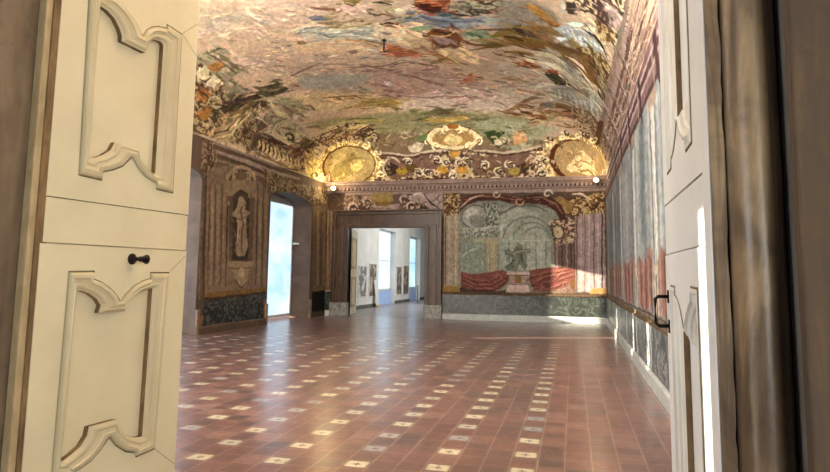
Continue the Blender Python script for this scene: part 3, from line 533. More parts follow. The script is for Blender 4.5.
vP 162 157 134 8 60 1740 513 1778 500 1817 511 1817 520 1779 521 1742 523
vP 143 145 116 8 60 1605 486 1675 460 1749 475 1749 485 1678 483 1608 497
vP 121 122 96 8 60 1639 432 1682 416 1728 414 1729 421 1686 433 1641 439
vP 137 123 82 8 60 1393 450 1454 424 1514 398 1518 406 1462 443 1396 459
vP 137 119 81 8 60 2134 345 2204 335 2272 362 2270 370 2202 353 2134 354
vP 111 108 78 8 60 1172 346 1223 338 1273 333 1276 343 1228 361 1174 356
vP 95 95 75 8 60 2063 367 2123 333 2190 320 2193 330 2130 354 2067 377
vP 153 144 121 8 60 2523 395 2609 370 2702 389 2701 398 2610 389 2525 404
vP 123 114 71 8 60 956 592 1005 580 1053 573 1057 584 1012 608 959 605
vP 122 120 97 8 60 1019 398 1092 380 1165 393 1165 404 1095 404 1022 409
vP 134 112 84 8 60 1017 473 1065 443 1121 438 1125 449 1076 470 1023 485
vP 112 110 94 8 60 1753 553 1797 539 1843 557 1842 569 1798 566 1755 565
vP 115 109 88 8 60 2206 475 2245 466 2284 470 2285 482 2247 492 2207 487
vP 101 97 74 8 60 2274 355 2339 339 2406 351 2405 357 2339 353 2275 360
vP 99 103 76 8 60 1788 471 1857 466 1925 490 1925 496 1857 480 1788 478
vP 152 150 119 8 60 1474 442 1526 436 1579 448 1579 459 1527 460 1474 453
vP 108 106 83 8 60 1049 441 1150 412 1239 370 1242 375 1156 425 1051 447
vP 137 119 84 8 60 2224 327 2291 289 2368 274 2370 281 2296 303 2227 333
vP 159 155 133 8 60 1477 525 1536 498 1591 467 1595 474 1542 515 1480 533
vP 143 143 113 8 60 2014 442 2090 429 2168 436 2168 447 2091 453 2015 453
vP 162 158 134 8 60 2492 471 2567 454 2642 423 2645 428 2571 467 2493 477
vP 125 110 77 8 60 2292 444 2382 439 2472 466 2471 475 2380 458 2292 453
vP 149 150 123 8 60 2434 468 2481 470 2527 461 2529 468 2482 486 2434 475
vP 109 109 82 8 60 1482 547 1550 540 1617 558 1617 569 1551 567 1484 559
vP 105 103 75 8 60 1951 472 2017 462 2084 458 2085 465 2019 477 1951 479
vP 128 118 108 64 90 2370 2406 2562 2465 2723 2400 2747 2275 2635 2145 2467 2118 2348 2163
vP 96 80 74 12 100 2415 2101 2480 2122 2599 2125 2682 2096 2739 1998 2625 1972 2508 1996
vP 62 46 42 10 100 2413 2087 2449 2124 2476 2081 2493 1975 2442 1999
vP 150 110 62 13 100 2518 2381 2583 2431 2654 2355 2733 2289 2762 2274 2674 2222 2610 2283
vP 120 74 44 7 100 2608 2277 2686 2231 2760 2255 2762 2267 2693 2258 2612 2289
vP 160 164 164 12 100 2634 2118 2747 2275 2837 2351 2983 2409 3081 2362 3073 2215 2905 2078 2756 2041
vP 134 140 142 7 80 2789 2281 2807 2125 2825 2026 2831 2034 2818 2140 2794 2286
vP 134 140 142 7 80 2827 2302 2847 2151 2868 2053 2873 2061 2859 2167 2832 2308
vP 134 140 142 7 80 2866 2327 2889 2182 2911 2085 2917 2093 2900 2198 2871 2333
vP 134 140 142 7 80 2906 2355 2931 2216 2956 2121 2962 2130 2943 2234 2911 2362
vP 134 140 142 7 80 2946 2388 2975 2255 3002 2163 3008 2173 2987 2274 2951 2395
vP 134 140 142 7 80 2988 2424 3019 2299 3049 2211 3055 2221 3031 2319 2993 2432
vP 134 140 142 7 80 3030 2464 3065 2348 3098 2264 3104 2275 3077 2368 3036 2472
vP 186 178 164 7 100 2819 2320 2862 2192 2901 2128 2908 2141 2877 2219 2825 2330
vP 120 90 54 15 100 2343 1927 2425 1964 2560 1964 2708 2002 2870 2068 3037 2133 3180 2116 3306 1945 3204 1731 3049 1601 2914 1624 2730 1703 2574 1754 2448 1790 2347 1852
vP 86 58 36 7 100 2343 1932 2410 1909 2470 1897 2475 1919 2420 1955 2347 1952
vP 182 168 148 15 100 2528 1728 2639 1829 2749 1788 2873 1752 2998 1673 3179 1681 3106 1539 2919 1347 2776 1370 2655 1492 2562 1574
vP 146 138 130 20 80 2731 1738 2836 1777 2975 1712 3047 1637 2916 1510 2798 1592
vT 2 0 0 20 80 2853 2078 2973 2244 3106 2319 3263 2296 3431 2148 3318 1894 3194 2011 3060 2108 2924 2071
vP 84 58 38 7 100 2997 2041 3104 1977 3197 1865 3252 1789 3266 1824 3225 1934 3127 2035 3005 2063
vP 154 88 52 10 100 2369 1503 2441 1566 2530 1555 2565 1502 2491 1440 2401 1458
vP 150 84 56 10 100 2606 1511 2691 1541 2742 1514 2651 1411
vP 70 66 48 10 100 2575 1393 2688 1482 2758 1433 2775 1285 2681 1273
vP 74 56 44 8 100 2736 1401 2869 1339 3027 1414 3162 1511 3169 1543 3040 1481 2882 1401 2743 1425
vP 198 178 156 8 100 2774 1448 2787 1243 2915 1323 3086 1404 3091 1428 2924 1371 2800 1286 2781 1459
vP 105 79 58 8 90 2351 1511 2378 1494 2404 1471 2406 1479 2383 1514 2352 1520
vP 180 159 135 8 90 2279 1540 2311 1497 2350 1480 2352 1489 2316 1517 2281 1548
vP 151 121 90 8 90 2272 1521 2326 1540 2379 1546 2382 1564 2331 1580 2273 1540
vP 162 132 103 8 90 2229 1531 2278 1518 2332 1534 2333 1545 2281 1543 2231 1542
vP 102 77 65 8 90 2396 1665 2433 1650 2470 1634 2474 1650 2441 1686 2399 1681
vP 134 110 78 8 90 2321 1682 2372 1660 2430 1675 2431 1687 2376 1686 2323 1693
vP 152 121 95 8 90 2338 1641 2369 1626 2405 1632 2408 1649 2376 1663 2341 1658
vP 99 74 59 8 90 2272 1622 2296 1623 2321 1632 2324 1648 2301 1659 2274 1639
vP 114 94 64 8 90 2450 1458 2511 1480 2573 1509 2575 1529 2515 1523 2451 1477
vP 179 155 135 8 90 2296 1567 2345 1559 2396 1560 2398 1573 2350 1588 2298 1580
vP 80 63 47 8 90 2402 1697 2426 1676 2458 1695 2459 1703 2429 1695 2404 1705
vP 187 172 149 8 90 2276 1558 2312 1524 2355 1516 2359 1535 2321 1564 2280 1576
vP 87 60 48 8 90 2233 1664 2252 1622 2280 1606 2283 1615 2258 1640 2236 1672
vP 174 157 130 8 90 2290 1638 2346 1632 2403 1621 2406 1637 2352 1666 2293 1653
vP 100 78 61 8 90 2319 1599 2378 1599 2441 1628 2442 1636 2381 1617 2321 1607
vP 187 171 150 8 90 2453 1665 2498 1643 2550 1658 2552 1670 2503 1671 2455 1677
vP 173 158 130 8 90 2388 1576 2412 1532 2445 1523 2448 1539 2420 1564 2393 1590
vP 91 67 47 8 90 2407 1449 2462 1439 2525 1505 2525 1520 2465 1475 2409 1465
vP 153 118 90 8 90 2423 1590 2445 1564 2470 1550 2474 1566 2454 1598 2427 1606
vP 168 146 123 8 90 2407 1509 2458 1475 2509 1441 2512 1451 2463 1495 2410 1518
vP 185 158 139 8 90 2386 1592 2425 1587 2468 1622 2469 1640 2429 1627 2389 1610
vP 174 148 128 8 90 2219 1702 2258 1676 2303 1670 2306 1684 2265 1706 2222 1716
vP 131 109 79 8 75 2385 1223 2467 1232 2549 1230 2551 1243 2471 1261 2387 1235
vP 161 112 92 8 75 2304 934 2356 917 2412 908 2413 916 2360 937 2305 943
vP 190 171 155 8 75 2397 1235 2474 1239 2559 1289 2560 1301 2477 1264 2398 1246
vP 167 150 132 8 75 2484 1208 2544 1187 2613 1235 2615 1257 2550 1234 2488 1228
vP 154 122 111 8 75 2240 1302 2279 1306 2316 1293 2321 1311 2286 1347 2242 1320
vP 163 148 130 8 75 2384 958 2427 955 2467 934 2470 945 2431 979 2385 969
vP 150 120 98 8 75 2444 1109 2519 1127 2599 1190 2600 1205 2521 1160 2445 1123
vP 142 118 95 8 75 2227 1162 2301 1151 2380 1168 2382 1184 2306 1185 2230 1177
vP 145 116 99 8 75 2333 1054 2374 1043 2419 1060 2420 1071 2377 1068 2334 1065
vP 174 152 136 8 75 2269 1112 2336 1110 2397 1069 2401 1086 2343 1148 2271 1128
vP 138 110 89 8 75 2445 954 2505 941 2571 951 2574 972 2512 984 2448 973
vP 177 124 113 8 75 2415 1318 2471 1284 2534 1281 2538 1301 2479 1328 2419 1337
vP 151 127 109 8 75 2473 1119 2523 1140 2570 1136 2572 1148 2526 1165 2474 1129
vP 161 130 114 8 75 2236 1314 2267 1295 2301 1286 2305 1305 2276 1338 2240 1333
vP 143 116 102 8 75 2285 1206 2324 1177 2372 1189 2375 1210 2332 1221 2289 1225
vP 133 103 86 8 75 2212 1025 2269 1023 2329 1037 2331 1054 2273 1059 2214 1040
vP 167 147 133 8 75 2360 1207 2428 1173 2509 1231 2510 1246 2432 1207 2363 1222
vP 198 177 167 8 75 2304 964 2383 940 2463 910 2466 925 2389 972 2306 978
vP 179 127 113 8 75 2257 1092 2326 1068 2403 1102 2404 1113 2329 1092 2259 1103
vP 140 120 94 8 75 2208 1244 2241 1229 2277 1234 2278 1244 2245 1251 2210 1254
vP 133 108 85 8 75 2294 975 2338 974 2384 984 2386 1002 2342 1014 2295 992
vP 175 153 139 8 75 2207 1192 2251 1167 2301 1166 2303 1178 2256 1193 2209 1203
vP 162 148 132 8 75 2212 1263 2281 1224 2363 1271 2364 1287 2286 1257 2216 1278
vP 174 147 135 8 75 2159 1276 2225 1210 2302 1187 2305 1201 2232 1241 2163 1290
vP 184 169 160 8 75 2209 1039 2275 1017 2338 979 2341 987 2279 1038 2210 1048
vP 179 129 111 8 75 2191 1151 2263 1171 2334 1172 2336 1188 2267 1206 2192 1166
vP 182 162 149 8 75 2307 1268 2349 1243 2399 1284 2400 1297 2352 1273 2310 1281
vP 131 105 79 8 75 2567 1031 2615 1010 2673 1053 2674 1072 2621 1051 2571 1049
vP 183 169 157 8 75 2490 920 2561 867 2650 889 2652 909 2569 908 2495 938
vP 178 123 110 8 75 2337 963 2407 967 2475 940 2478 956 2413 1001 2338 978
vP 150 130 84 10 80 2218 1152 2331 1142 2451 1155 2454 1177 2337 1188 2221 1172
vP 170 100 92 7 100 2517 1130 2588 1202 2640 1189 2644 1208 2592 1241 2516 1145
vP 150 148 138 13 100 2642 1198 2775 1285 2919 1347 3085 1455 3259 1595 3349 1578 3192 1300 3000 1054 2834 996 2670 970
vP 112 108 98 6 80 2674 1183 2686 981 2693 989 2681 1191
vP 184 178 164 6 80 2698 1183 2711 980 2717 987 2703 1190
vP 112 108 98 6 80 2724 1172 2739 968 2746 977 2731 1182
vP 184 178 164 6 80 2749 1176 2766 971 2771 979 2755 1184
vP 112 108 98 6 80 2777 1170 2795 963 2802 974 2784 1180
vP 184 178 164 6 80 2803 1178 2823 972 2829 981 2809 1187
vP 112 108 98 6 80 2833 1177 2854 970 2862 983 2840 1189
vP 184 178 164 6 80 2860 1191 2884 986 2890 997 2866 1201
vP 112 108 98 6 80 2891 1196 2917 992 2925 1008 2899 1210
vP 184 178 164 6 80 2920 1217 2948 1017 2954 1031 2926 1228
vP 112 108 98 6 80 2953 1229 2984 1034 2992 1053 2960 1244
vP 184 178 164 6 80 2983 1257 3016 1069 3023 1085 2989 1270
vP 112 108 98 6 80 3018 1278 3054 1098 3062 1119 3025 1295
vP 184 178 164 6 80 3049 1313 3088 1143 3095 1160 3056 1327
vP 112 108 98 6 80 3086 1344 3128 1185 3137 1207 3094 1363
vP 184 178 164 6 80 3120 1388 3165 1240 3172 1259 3126 1403
vP 112 108 98 6 80 3159 1429 3208 1295 3217 1319 3167 1450
vP 184 178 164 6 80 3194 1482 3247 1361 3254 1382 3201 1499
vP 128 100 74 14 100 2513 787 2627 863 2811 921 2977 957 3149 1038 3265 1035 3069 782 2809 653 2638 628 2507 665
vP 112 110 106 10 100 2523 806 2608 853 2664 805 2565 734
vP 116 68 44 7 100 2329 648 2429 617 2557 583 2561 598 2436 650 2332 663
vP 177 147 112 8 90 2538 523 2589 516 2641 511 2644 523 2592 543 2539 535
vP 199 178 150 8 90 2441 641 2478 640 2515 634 2517 644 2481 664 2441 651
vP 90 64 44 8 90 2415 566 2448 553 2481 535 2485 544 2455 574 2416 576
vP 87 70 44 8 90 2302 700 2351 647 2415 631 2418 641 2359 668 2306 710
vP 183 161 136 8 90 2537 556 2608 515 2694 508 2696 519 2615 538 2540 567
vP 202 178 157 8 90 2463 673 2507 659 2554 670 2555 680 2509 680 2465 682
vP 190 173 146 8 90 2417 538 2487 547 2559 545 2561 557 2487 573 2416 548
vP 142 107 80 8 90 2317 778 2372 727 2434 694 2436 702 2377 744 2320 786
vP 178 153 124 8 90 2453 573 2500 530 2560 516 2563 528 2509 555 2458 584
vP 196 175 156 8 90 2249 673 2281 661 2314 655 2316 663 2284 679 2251 681
vP 175 150 117 8 90 2549 618 2589 615 2629 609 2633 623 2594 646 2550 631
vP 134 104 79 8 90 2479 701 2520 692 2561 676 2565 689 2527 723 2481 714
vP 127 91 62 8 90 2741 495 2814 486 2895 531 2893 547 2815 516 2743 507
vP 94 72 53 8 90 2663 513 2723 491 2791 504 2792 513 2726 510 2666 521
vP 95 72 50 8 90 2192 658 2237 642 2284 657 2284 666 2238 663 2194 667
vP 127 97 74 8 90 2731 546 2771 520 2820 521 2823 534 2779 547 2736 558
vP 178 150 113 8 90 2646 600 2711 591 2779 591 2783 608 2716 626 2648 614
vP 120 84 49 8 90 2196 679 2242 664 2291 679 2291 690 2244 686 2198 689
vP 180 152 114 8 90 2809 486 2860 467 2922 485 2923 499 2865 493 2812 497
vP 191 168 144 8 90 2440 629 2499 623 2561 640 2561 652 2500 649 2441 641
vP 190 172 144 8 90 2360 608 2396 585 2438 577 2440 587 2402 606 2362 617
vP 128 100 70 8 90 2345 724 2383 704 2427 707 2428 716 2386 722 2346 732
vP 139 112 81 8 90 2621 509 2694 493 2776 505 2776 512 2696 506 2622 515
vP 97 70 56 8 90 2329 753 2399 741 2464 700 2467 709 2404 762 2331 762
vP 139 109 79 8 90 2140 670 2200 636 2268 644 2268 657 2204 663 2143 682
vP 181 164 131 8 90 2707 506 2746 503 2786 514 2786 523 2746 520 2708 513
vP 164 141 104 8 90 2473 655 2542 634 2610 598 2613 604 2546 648 2474 661
vP 123 88 49 8 90 2228 637 2278 612 2332 597 2335 607 2284 635 2230 647
vP 147 117 88 8 90 2433 673 2497 659 2558 625 2563 637 2504 690 2434 687
vP 108 82 56 8 90 2132 790 2186 759 2232 705 2235 711 2191 773 2134 797
vP 129 87 53 8 90 2502 587 2535 576 2570 576 2572 586 2538 597 2503 596
vP 105 74 36 8 90 2460 573 2514 562 2570 560 2572 572 2517 589 2461 585
vP 132 101 76 8 90 2486 593 2535 558 2593 546 2596 557 2542 581 2490 603
vP 108 77 43 8 90 2217 629 2286 626 2356 624 2357 634 2288 647 2218 638
vT 3 0 0 15 100 2677 2522 2797 2603 2971 2640 3110 2658 3221 2640 3318 2584 3256 3088 2859 2682
vP 84 64 62 10 100 3016 2804 3091 2887 3109 2817 3135 2692 3074 2634 3026 2680
vP 152 130 128 11 100 3093 2871 3181 2907 3263 2888 3314 2847 3201 2741 3130 2726
vP 178 160 146 8 100 3037 2824 3134 2860 3232 2879 3326 2884 3333 2897 3244 2904 3142 2882 3040 2833
vP 60 46 40 8 100 3060 2848 3156 2905 3255 2929 3341 2926 3348 2939 3267 2954 3163 2926 3062 2857
vP 176 168 158 8 100 2755 2552 2783 2582 2794 2453 2766 2431
vP 72 58 54 10 100 2796 2582 2859 2613 2874 2501 2809 2465
vP 206 186 150 8 100 2858 2524 2938 2554 3020 2559 3111 2586 3196 2621 3201 2637 3122 2618 3030 2590 2946 2582 2861 2537
vP 70 52 40 8 100 2895 2579 2983 2633 3083 2658 3166 2667 3172 2682 3094 2689 2990 2660 2897 2591
vP 190 170 140 8 100 2922 2419 3011 2458 3085 2460 3151 2433 3238 2392 3246 2409 3165 2464 3096 2489 3018 2484 2924 2430
vP 56 42 36 8 100 2938 2401 3020 2421 3089 2391 3141 2368 3149 2386 3105 2428 3032 2455 2942 2415
vT 2 0 0 15 80 3006 2596 3107 2676 3233 2702 3187 2565 3073 2450
vP 180 164 130 5 100 3220 3007 3259 3029 3283 3081 3279 3080 3259 3041 3223 3015
vP 70 56 40 5 100 3209 2967 3255 3003 3279 3051 3276 3052 3254 3014 3210 2973
vP 180 164 130 5 100 3234 2974 3274 2997 3297 3050 3292 3048 3273 3010 3237 2982
vP 70 56 40 5 100 3224 2934 3270 2970 3290 3016 3287 3015 3269 2981 3226 2941
vP 180 164 130 5 100 3249 2941 3289 2966 3311 3018 3306 3016 3289 2979 3252 2950
vP 70 56 40 5 100 3241 2902 3285 2937 3302 2980 3298 2978 3285 2949 3242 2909
vP 180 164 130 5 100 3265 2907 3306 2934 3326 2987 3321 2984 3305 2947 3268 2917
vP 70 56 40 5 100 3258 2869 3301 2905 3315 2943 3310 2940 3301 2917 3260 2877
vP 180 164 130 5 100 3281 2874 3323 2902 3342 2956 3337 2952 3322 2916 3284 2884
vP 70 56 40 5 100 3276 2837 3319 2872 3328 2906 3322 2900 3318 2885 3279 2846
vP 180 164 130 5 100 3299 2841 3342 2872 3360 2925 3353 2920 3341 2886 3302 2851
vP 70 56 40 5 100 3296 2806 3337 2840 3342 2869 3335 2861 3337 2854 3298 2815
vP 180 164 130 5 100 3318 2808 3361 2841 3378 2894 3371 2888 3360 2856 3321 2819
vP 70 56 40 5 100 3317 2775 3356 2808 3356 2831 3350 2820 3357 2824 3319 2785
vT 3 0 0 15 90 3180 2602 3266 2774 3374 2901 3482 2708 3559 2341 3366 1883 3325 2321
vP 84 66 54 8 100 2998 2045 3085 1983 3178 1834 3254 1583 3264 1607 3196 1874 3099 2017 3004 2059
vP 172 158 136 8 100 3038 2009 3131 1960 3232 1845 3317 1638 3327 1665 3251 1890 3146 1997 3044 2024
vP 84 66 54 8 100 3081 1979 3182 1946 3291 1872 3386 1716 3397 1745 3311 1921 3197 1987 3087 1994
vP 172 158 136 8 100 3127 1955 3237 1944 3356 1917 3464 1823 3476 1856 3377 1972 3252 1988 3133 1972
vP 84 66 54 8 100 3177 1940 3297 1957 3429 1987 3554 1974 3569 2015 3452 2050 3313 2005 3183 1959
vP 172 158 136 8 100 3231 1937 3364 1991 3513 2093 3595 2178 3595 2218 3539 2166 3381 2044 3238 1957
vP 84 66 54 8 100 3291 1949 3441 2052 3595 2257 3595 2364 3595 2399 3595 2338 3460 2111 3298 1970
vP 172 158 136 8 100 3358 1980 3532 2156 3595 2433 3595 2528 3595 2559 3595 2504 3552 2224 3365 2004
vP 129 109 100 8 100 3243 3074 3220 2486 3208 1524 3165 157 3232 152 3305 1712 3293 2588 3269 3103
vP 141 120 112 8 100 3296 3142 3279 2580 3270 1658 3229 157 3285 155 3342 1800 3333 2658 3315 3164
vP 96 73 70 8 100 3350 3214 3339 2679 3333 1799 3306 162 3350 169 3381 1895 3375 2732 3363 3229
vP 151 131 120 8 100 3388 3264 3379 2748 3375 1894 3368 186 3401 261 3409 1963 3405 2786 3397 3275
vP 86 65 64 8 100 3421 3310 3407 2798 3400 1957 3410 353 3448 568 3458 2076 3451 2864 3437 3329
vP 154 134 123 8 100 3462 3367 3454 2878 3450 2071 3456 634 3478 726 3484 2141 3480 2917 3471 3378
vP 103 80 76 8 100 3499 3418 3484 2933 3477 2139 3488 787 3527 929 3538 2267 3530 3004 3515 3438
vP 125 104 96 8 100 3541 3478 3528 3010 3521 2243 3531 964 3568 1087 3578 2366 3571 3078 3557 3497
vP 88 68 66 8 55 3246 2559 3366 2562 3474 2613 3482 2633 3381 2599 3252 2573
vP 160 142 136 8 50 3277 2610 3388 2617 3481 2653 3487 2668 3400 2645 3281 2620
vP 88 68 66 8 55 3239 2294 3370 2299 3492 2368 3501 2393 3387 2343 3245 2310
vP 160 142 136 8 50 3273 2355 3395 2366 3499 2417 3506 2436 3408 2399 3278 2367
vP 88 68 66 8 55 3231 1972 3376 1979 3514 2078 3525 2110 3394 2034 3238 1992
vP 160 142 136 8 50 3268 2046 3403 2062 3522 2139 3530 2163 3418 2104 3273 2061
vP 88 68 66 8 55 3221 1574 3383 1583 3544 1730 3556 1773 3404 1653 3228 1598
vP 160 142 136 8 50 3262 1665 3414 1689 3553 1808 3563 1840 3430 1743 3268 1683
vP 88 68 66 8 55 3208 1061 3392 1075 3586 1314 3595 1376 3416 1171 3217 1093
vP 160 142 136 8 50 3254 1181 3427 1220 3595 1417 3595 1461 3446 1290 3261 1205
vT 4 0 0 15 75 2812 969 3141 1133 3441 1041 3436 51 3241 162 3049 380 2855 532
vP 92 64 44 10 100 3183 1227 3259 1356 3259 719 3196 249 3154 327
vP 70 52 44 8 100 2927 399 3067 341 3215 246 3336 124 3376 134 3268 309 3096 385 2936 414
vT 5 0 0 48 95 520 2610 623 2475 543 2167 458 2012 562 1798 280 1756 221 1234 259 274 280 0 0 2423 493 2626
vP 134 124 104 12 100 555 2583 626 2560 687 2530 669 2496 662 2354 667 2211 583 2243 495 2257 523 2416
vP 98 88 74 7 100 630 2520 617 2379 610 2226 617 2227 631 2381 636 2521
vP 168 154 130 7 100 590 2523 576 2383 551 2260 555 2260 587 2383 595 2523
vP 84 78 64 7 100 612 2547 692 2497 727 2456 732 2460 701 2508 615 2552
vP 150 138 116 7 100 655 2242 708 2205 735 2191 739 2197 716 2219 658 2248
vP 186 172 148 10 100 464 2522 533 2497 529 2439 447 2421 404 2469
vP 186 172 148 10 100 460 2429 518 2393 500 2321 421 2329 405 2396
vP 150 106 62 10 100 548 2471 605 2441 624 2380 576 2359 523 2416
vP 142 100 62 10 100 327 2448 384 2403 356 2312 297 2322 277 2408
vP 146 104 60 10 100 187 2376 260 2326 251 2264 174 2278 131 2343
vP 72 58 42 7 100 422 2462 428 2407 474 2398 476 2405 438 2417 428 2463
vP 72 56 40 7 100 345 2440 327 2361 294 2285 300 2281 341 2356 352 2439
vP 168 154 128 6 100 279 2320 324 2313 354 2285 360 2247 344 2218 318 2210 296 2222 288 2241 292 2256 302 2262 313 2262 315 2270 299 2279 279 2268 271 2241 284 2209 317 2192 354 2204 376 2244 368 2294 330 2329 279 2328
vP 128 116 100 12 100 465 2278 543 2167 550 2036 465 2040 401 2174
vP 74 62 50 10 100 295 2202 348 2123 433 2064 505 2000 588 1924 553 1816 453 1888 388 1988 309 2081 272 2171
vP 184 164 134 7 100 550 1967 550 1871 551 1790 559 1791 567 1874 558 1969
vP 84 78 62 10 100 600 1985 651 1936 704 1889 735 1819 748 1736 684 1731 630 1783 562 1798 566 1879
vP 136 122 98 7 100 609 1920 636 1842 701 1804 704 1811 646 1855 614 1924
vP 140 84 66 7 100 769 1718 799 1686 810 1658 816 1662 810 1701 773 1726
vP 146 134 112 14 100 559 1712 645 1687 673 1541 680 1322 569 1328 509 1462
vP 152 140 118 16 90 382 1762 517 1703 491 1446 500 1190 398 983 400 807 278 1126 292 1427
vP 110 98 80 7 100 566 1639 560 1486 592 1322 601 1327 579 1493 575 1640
vP 112 98 80 7 100 294 1598 406 1579 497 1480 501 1488 412 1598 295 1607
vP 150 130 98 12 90 121 2185 190 2098 325 2044 427 1990 437 1876 348 1893 208 1948 95 2052 53 2173
vP 80 64 48 7 100 60 2193 141 2056 305 1980 411 1928 414 1938 311 2001 152 2072 67 2196
vP 190 170 132 7 100 40 2149 122 2008 289 1926 436 1872 439 1880 294 1944 131 2022 46 2152
vP 94 74 64 10 100 396 1922 381 1813 356 1666 243 1687 55 1764 40 1812 193 1772 297 1765
vP 178 160 136 7 100 357 1838 356 1752 353 1666 360 1665 373 1751 364 1839
vP 76 58 48 7 100 216 1734 204 1548 197 1337 217 1172 242 1169 251 1328 256 1540 238 1732
vP 180 160 132 7 100 259 1722 269 1537 264 1324 265 1121 272 1120 279 1322 283 1536 265 1722
vP 92 70 56 10 100 221 1234 338 1163 416 1077 399 899 296 902 151 991 114 1128
vP 188 166 122 5 100 174 1706 131 1688 88 1697 88 1686 137 1663 179 1696
vP 72 54 40 5 100 173 1678 130 1658 86 1669 86 1661 135 1639 177 1671
vP 188 166 122 5 100 170 1652 126 1633 83 1643 82 1632 132 1608 175 1642
vP 72 54 40 5 100 169 1623 125 1602 81 1614 80 1606 130 1583 173 1615
vP 188 166 122 5 100 165 1596 121 1577 77 1587 76 1576 127 1551 171 1585
vP 72 54 40 5 100 165 1566 120 1545 75 1558 74 1549 125 1526 169 1558
vP 188 166 122 5 100 161 1538 116 1520 71 1530 70 1519 122 1493 166 1528
vP 72 54 40 5 100 160 1508 115 1487 69 1500 68 1491 119 1466 164 1500
vP 188 166 122 5 100 156 1479 110 1460 65 1472 64 1460 116 1433 161 1468
vP 72 54 40 5 100 155 1448 109 1427 63 1441 62 1432 114 1406 159 1440
vP 188 166 122 5 100 151 1419 105 1400 59 1412 58 1400 111 1371 157 1407
vP 72 54 40 5 100 151 1387 104 1365 56 1380 56 1371 108 1344 155 1378
vP 188 166 122 5 100 146 1357 99 1337 52 1351 51 1338 105 1308 152 1345
vP 72 54 40 5 100 146 1324 98 1302 50 1318 49 1308 103 1279 150 1315
vP 188 166 122 5 100 141 1293 93 1273 46 1287 45 1274 99 1242 147 1280
vP 72 54 40 5 100 140 1259 92 1237 43 1253 42 1244 97 1213 145 1249
vP 188 166 122 5 100 136 1226 87 1207 39 1222 38 1209 93 1175 142 1213
vP 72 54 40 5 100 135 1191 86 1169 36 1187 35 1177 91 1144 139 1181
vP 188 166 122 5 100 131 1157 81 1137 32 1154 31 1140 87 1104 136 1144
vP 72 54 40 5 100 130 1120 80 1097 29 1117 28 1106 84 1071 134 1110
vP 188 166 122 5 100 125 1085 74 1065 24 1083 23 1068 81 1029 131 1071
vP 72 54 40 5 100 124 1046 73 1022 22 1044 21 1033 78 994 128 1035
vP 120 100 74 7 100 29 1763 20 1526 5 1221 31 965 47 960 41 1207 53 1514 43 1759
vP 78 66 48 6 100 321 1387 345 1366 357 1343 356 1318 346 1301 333 1298 323 1304 320 1314 321 1321 323 1323 327 1330 328 1346 314 1355 299 1339 295 1310 306 1280 331 1263 360 1272 379 1306 380 1353 360 1393 325 1401
vP 172 148 104 7 100 0 1299 52 1141 124 946 111 711 125 702 152 947 72 1162 0 1310
vP 74 58 42 7 100 0 1268 18 1104 98 890 108 896 35 1119 0 1276
vP 176 148 92 20 70 173 999 254 874 194 567 0 554 0 872
vP 124 104 86 20 95 0 614 261 621 681 489 1018 426 1083 260 1283 215 1644 276 2224 254 2540 316 2714 350 3293 167 3595 226
vT 6 0 0 12 90 991 243 1127 277 1204 217 1469 246 1645 295 1893 285 2222 200 2399 265 2539 297 2648 258 2643 0 982 14
vT 4 0 0 15 85 417 1000 638 870 871 732 1084 535 1100 398 740 437 442 571
vP 104 79 61 8 90 658 576 717 582 775 579 776 589 718 607 657 588
vP 151 127 86 8 90 697 428 806 417 900 453 897 466 803 448 699 444
vP 116 94 73 8 90 468 867 498 820 530 774 537 787 512 849 474 880
vP 194 176 134 8 90 855 556 921 582 984 603 983 610 918 599 853 564
vP 183 164 116 8 90 937 429 984 438 1028 456 1026 468 979 464 934 440
vP 151 125 86 8 90 622 548 735 505 842 546 840 557 734 534 626 563
vP 110 86 62 8 90 783 506 887 532 978 585 975 597 881 559 781 519
vP 153 120 78 8 90 784 580 888 593 982 639 980 653 885 625 784 596
vP 104 75 62 8 90 513 710 557 675 606 662 609 678 564 711 516 726
vP 188 164 123 8 90 488 635 582 562 685 594 683 608 583 597 491 651
vP 106 76 57 8 90 954 565 1025 583 1093 597 1094 610 1025 612 952 578
vP 190 169 129 8 90 478 718 527 643 583 575 590 592 542 682 484 736
vP 113 84 69 8 90 862 542 948 574 1029 595 1029 604 946 594 860 551
vP 111 90 57 8 90 621 778 683 733 753 723 755 735 689 761 624 790
vP 108 85 64 8 90 589 760 653 701 720 648 723 658 661 726 593 771
vP 94 70 54 8 90 419 867 455 792 508 758 511 772 465 818 425 877
vP 177 153 109 8 90 875 604 952 611 1026 616 1027 625 954 631 875 614
vP 148 120 81 8 90 616 587 718 528 825 541 825 556 723 565 622 606
vP 190 169 121 8 90 767 648 862 605 961 636 961 651 867 642 773 666
vP 97 72 51 8 90 569 575 673 511 779 550 777 561 674 541 574 590
vP 104 85 60 8 90 583 701 646 659 715 682 715 704 651 711 588 724
vP 153 119 84 8 90 445 737 499 660 567 633 570 650 508 697 450 752
vP 166 150 118 7 100 451 967 680 832 914 718 917 729 689 861 454 978
vP 196 172 124 12 100 1096 208 1083 125 1031 48 937 0 805 0 630 0 396 0 0 274 30 578 113 696 216 727 330 691 451 597 598 494 762 449 900 410 1003 357 1069 287
vT 7 0 0 12 70 1096 208 1083 125 1031 48 937 0 805 0 630 0 396 0 0 274 30 578 113 696 216 727 330 691 451 597 598 494 762 449 900 410 1003 357 1069 287
vP 104 72 44 10 100 1030 202 1019 134 973 70 894 19 780 0 636 0 454 0 208 25 84 385 152 530 237 571 334 540 448 459 595 411 740 392 860 366 950 323 1007 267
vP 160 140 100 10 100 1019 200 1008 137 964 78 889 30 780 0 644 0 482 2 274 35 102 294 164 462 244 507 337 476 455 409 604 384 743 374 856 351 942 312 997 260
vP 128 112 70 20 80 190 85 361 187 595 237 794 290 725 212 808 171 716 96 541 41 279 43
vP 206 174 112 10 90 691 194 840 229 887 169 776 114 718 135
vP 120 106 66 7 100 592 193 762 242 868 243 869 251 757 260 586 200
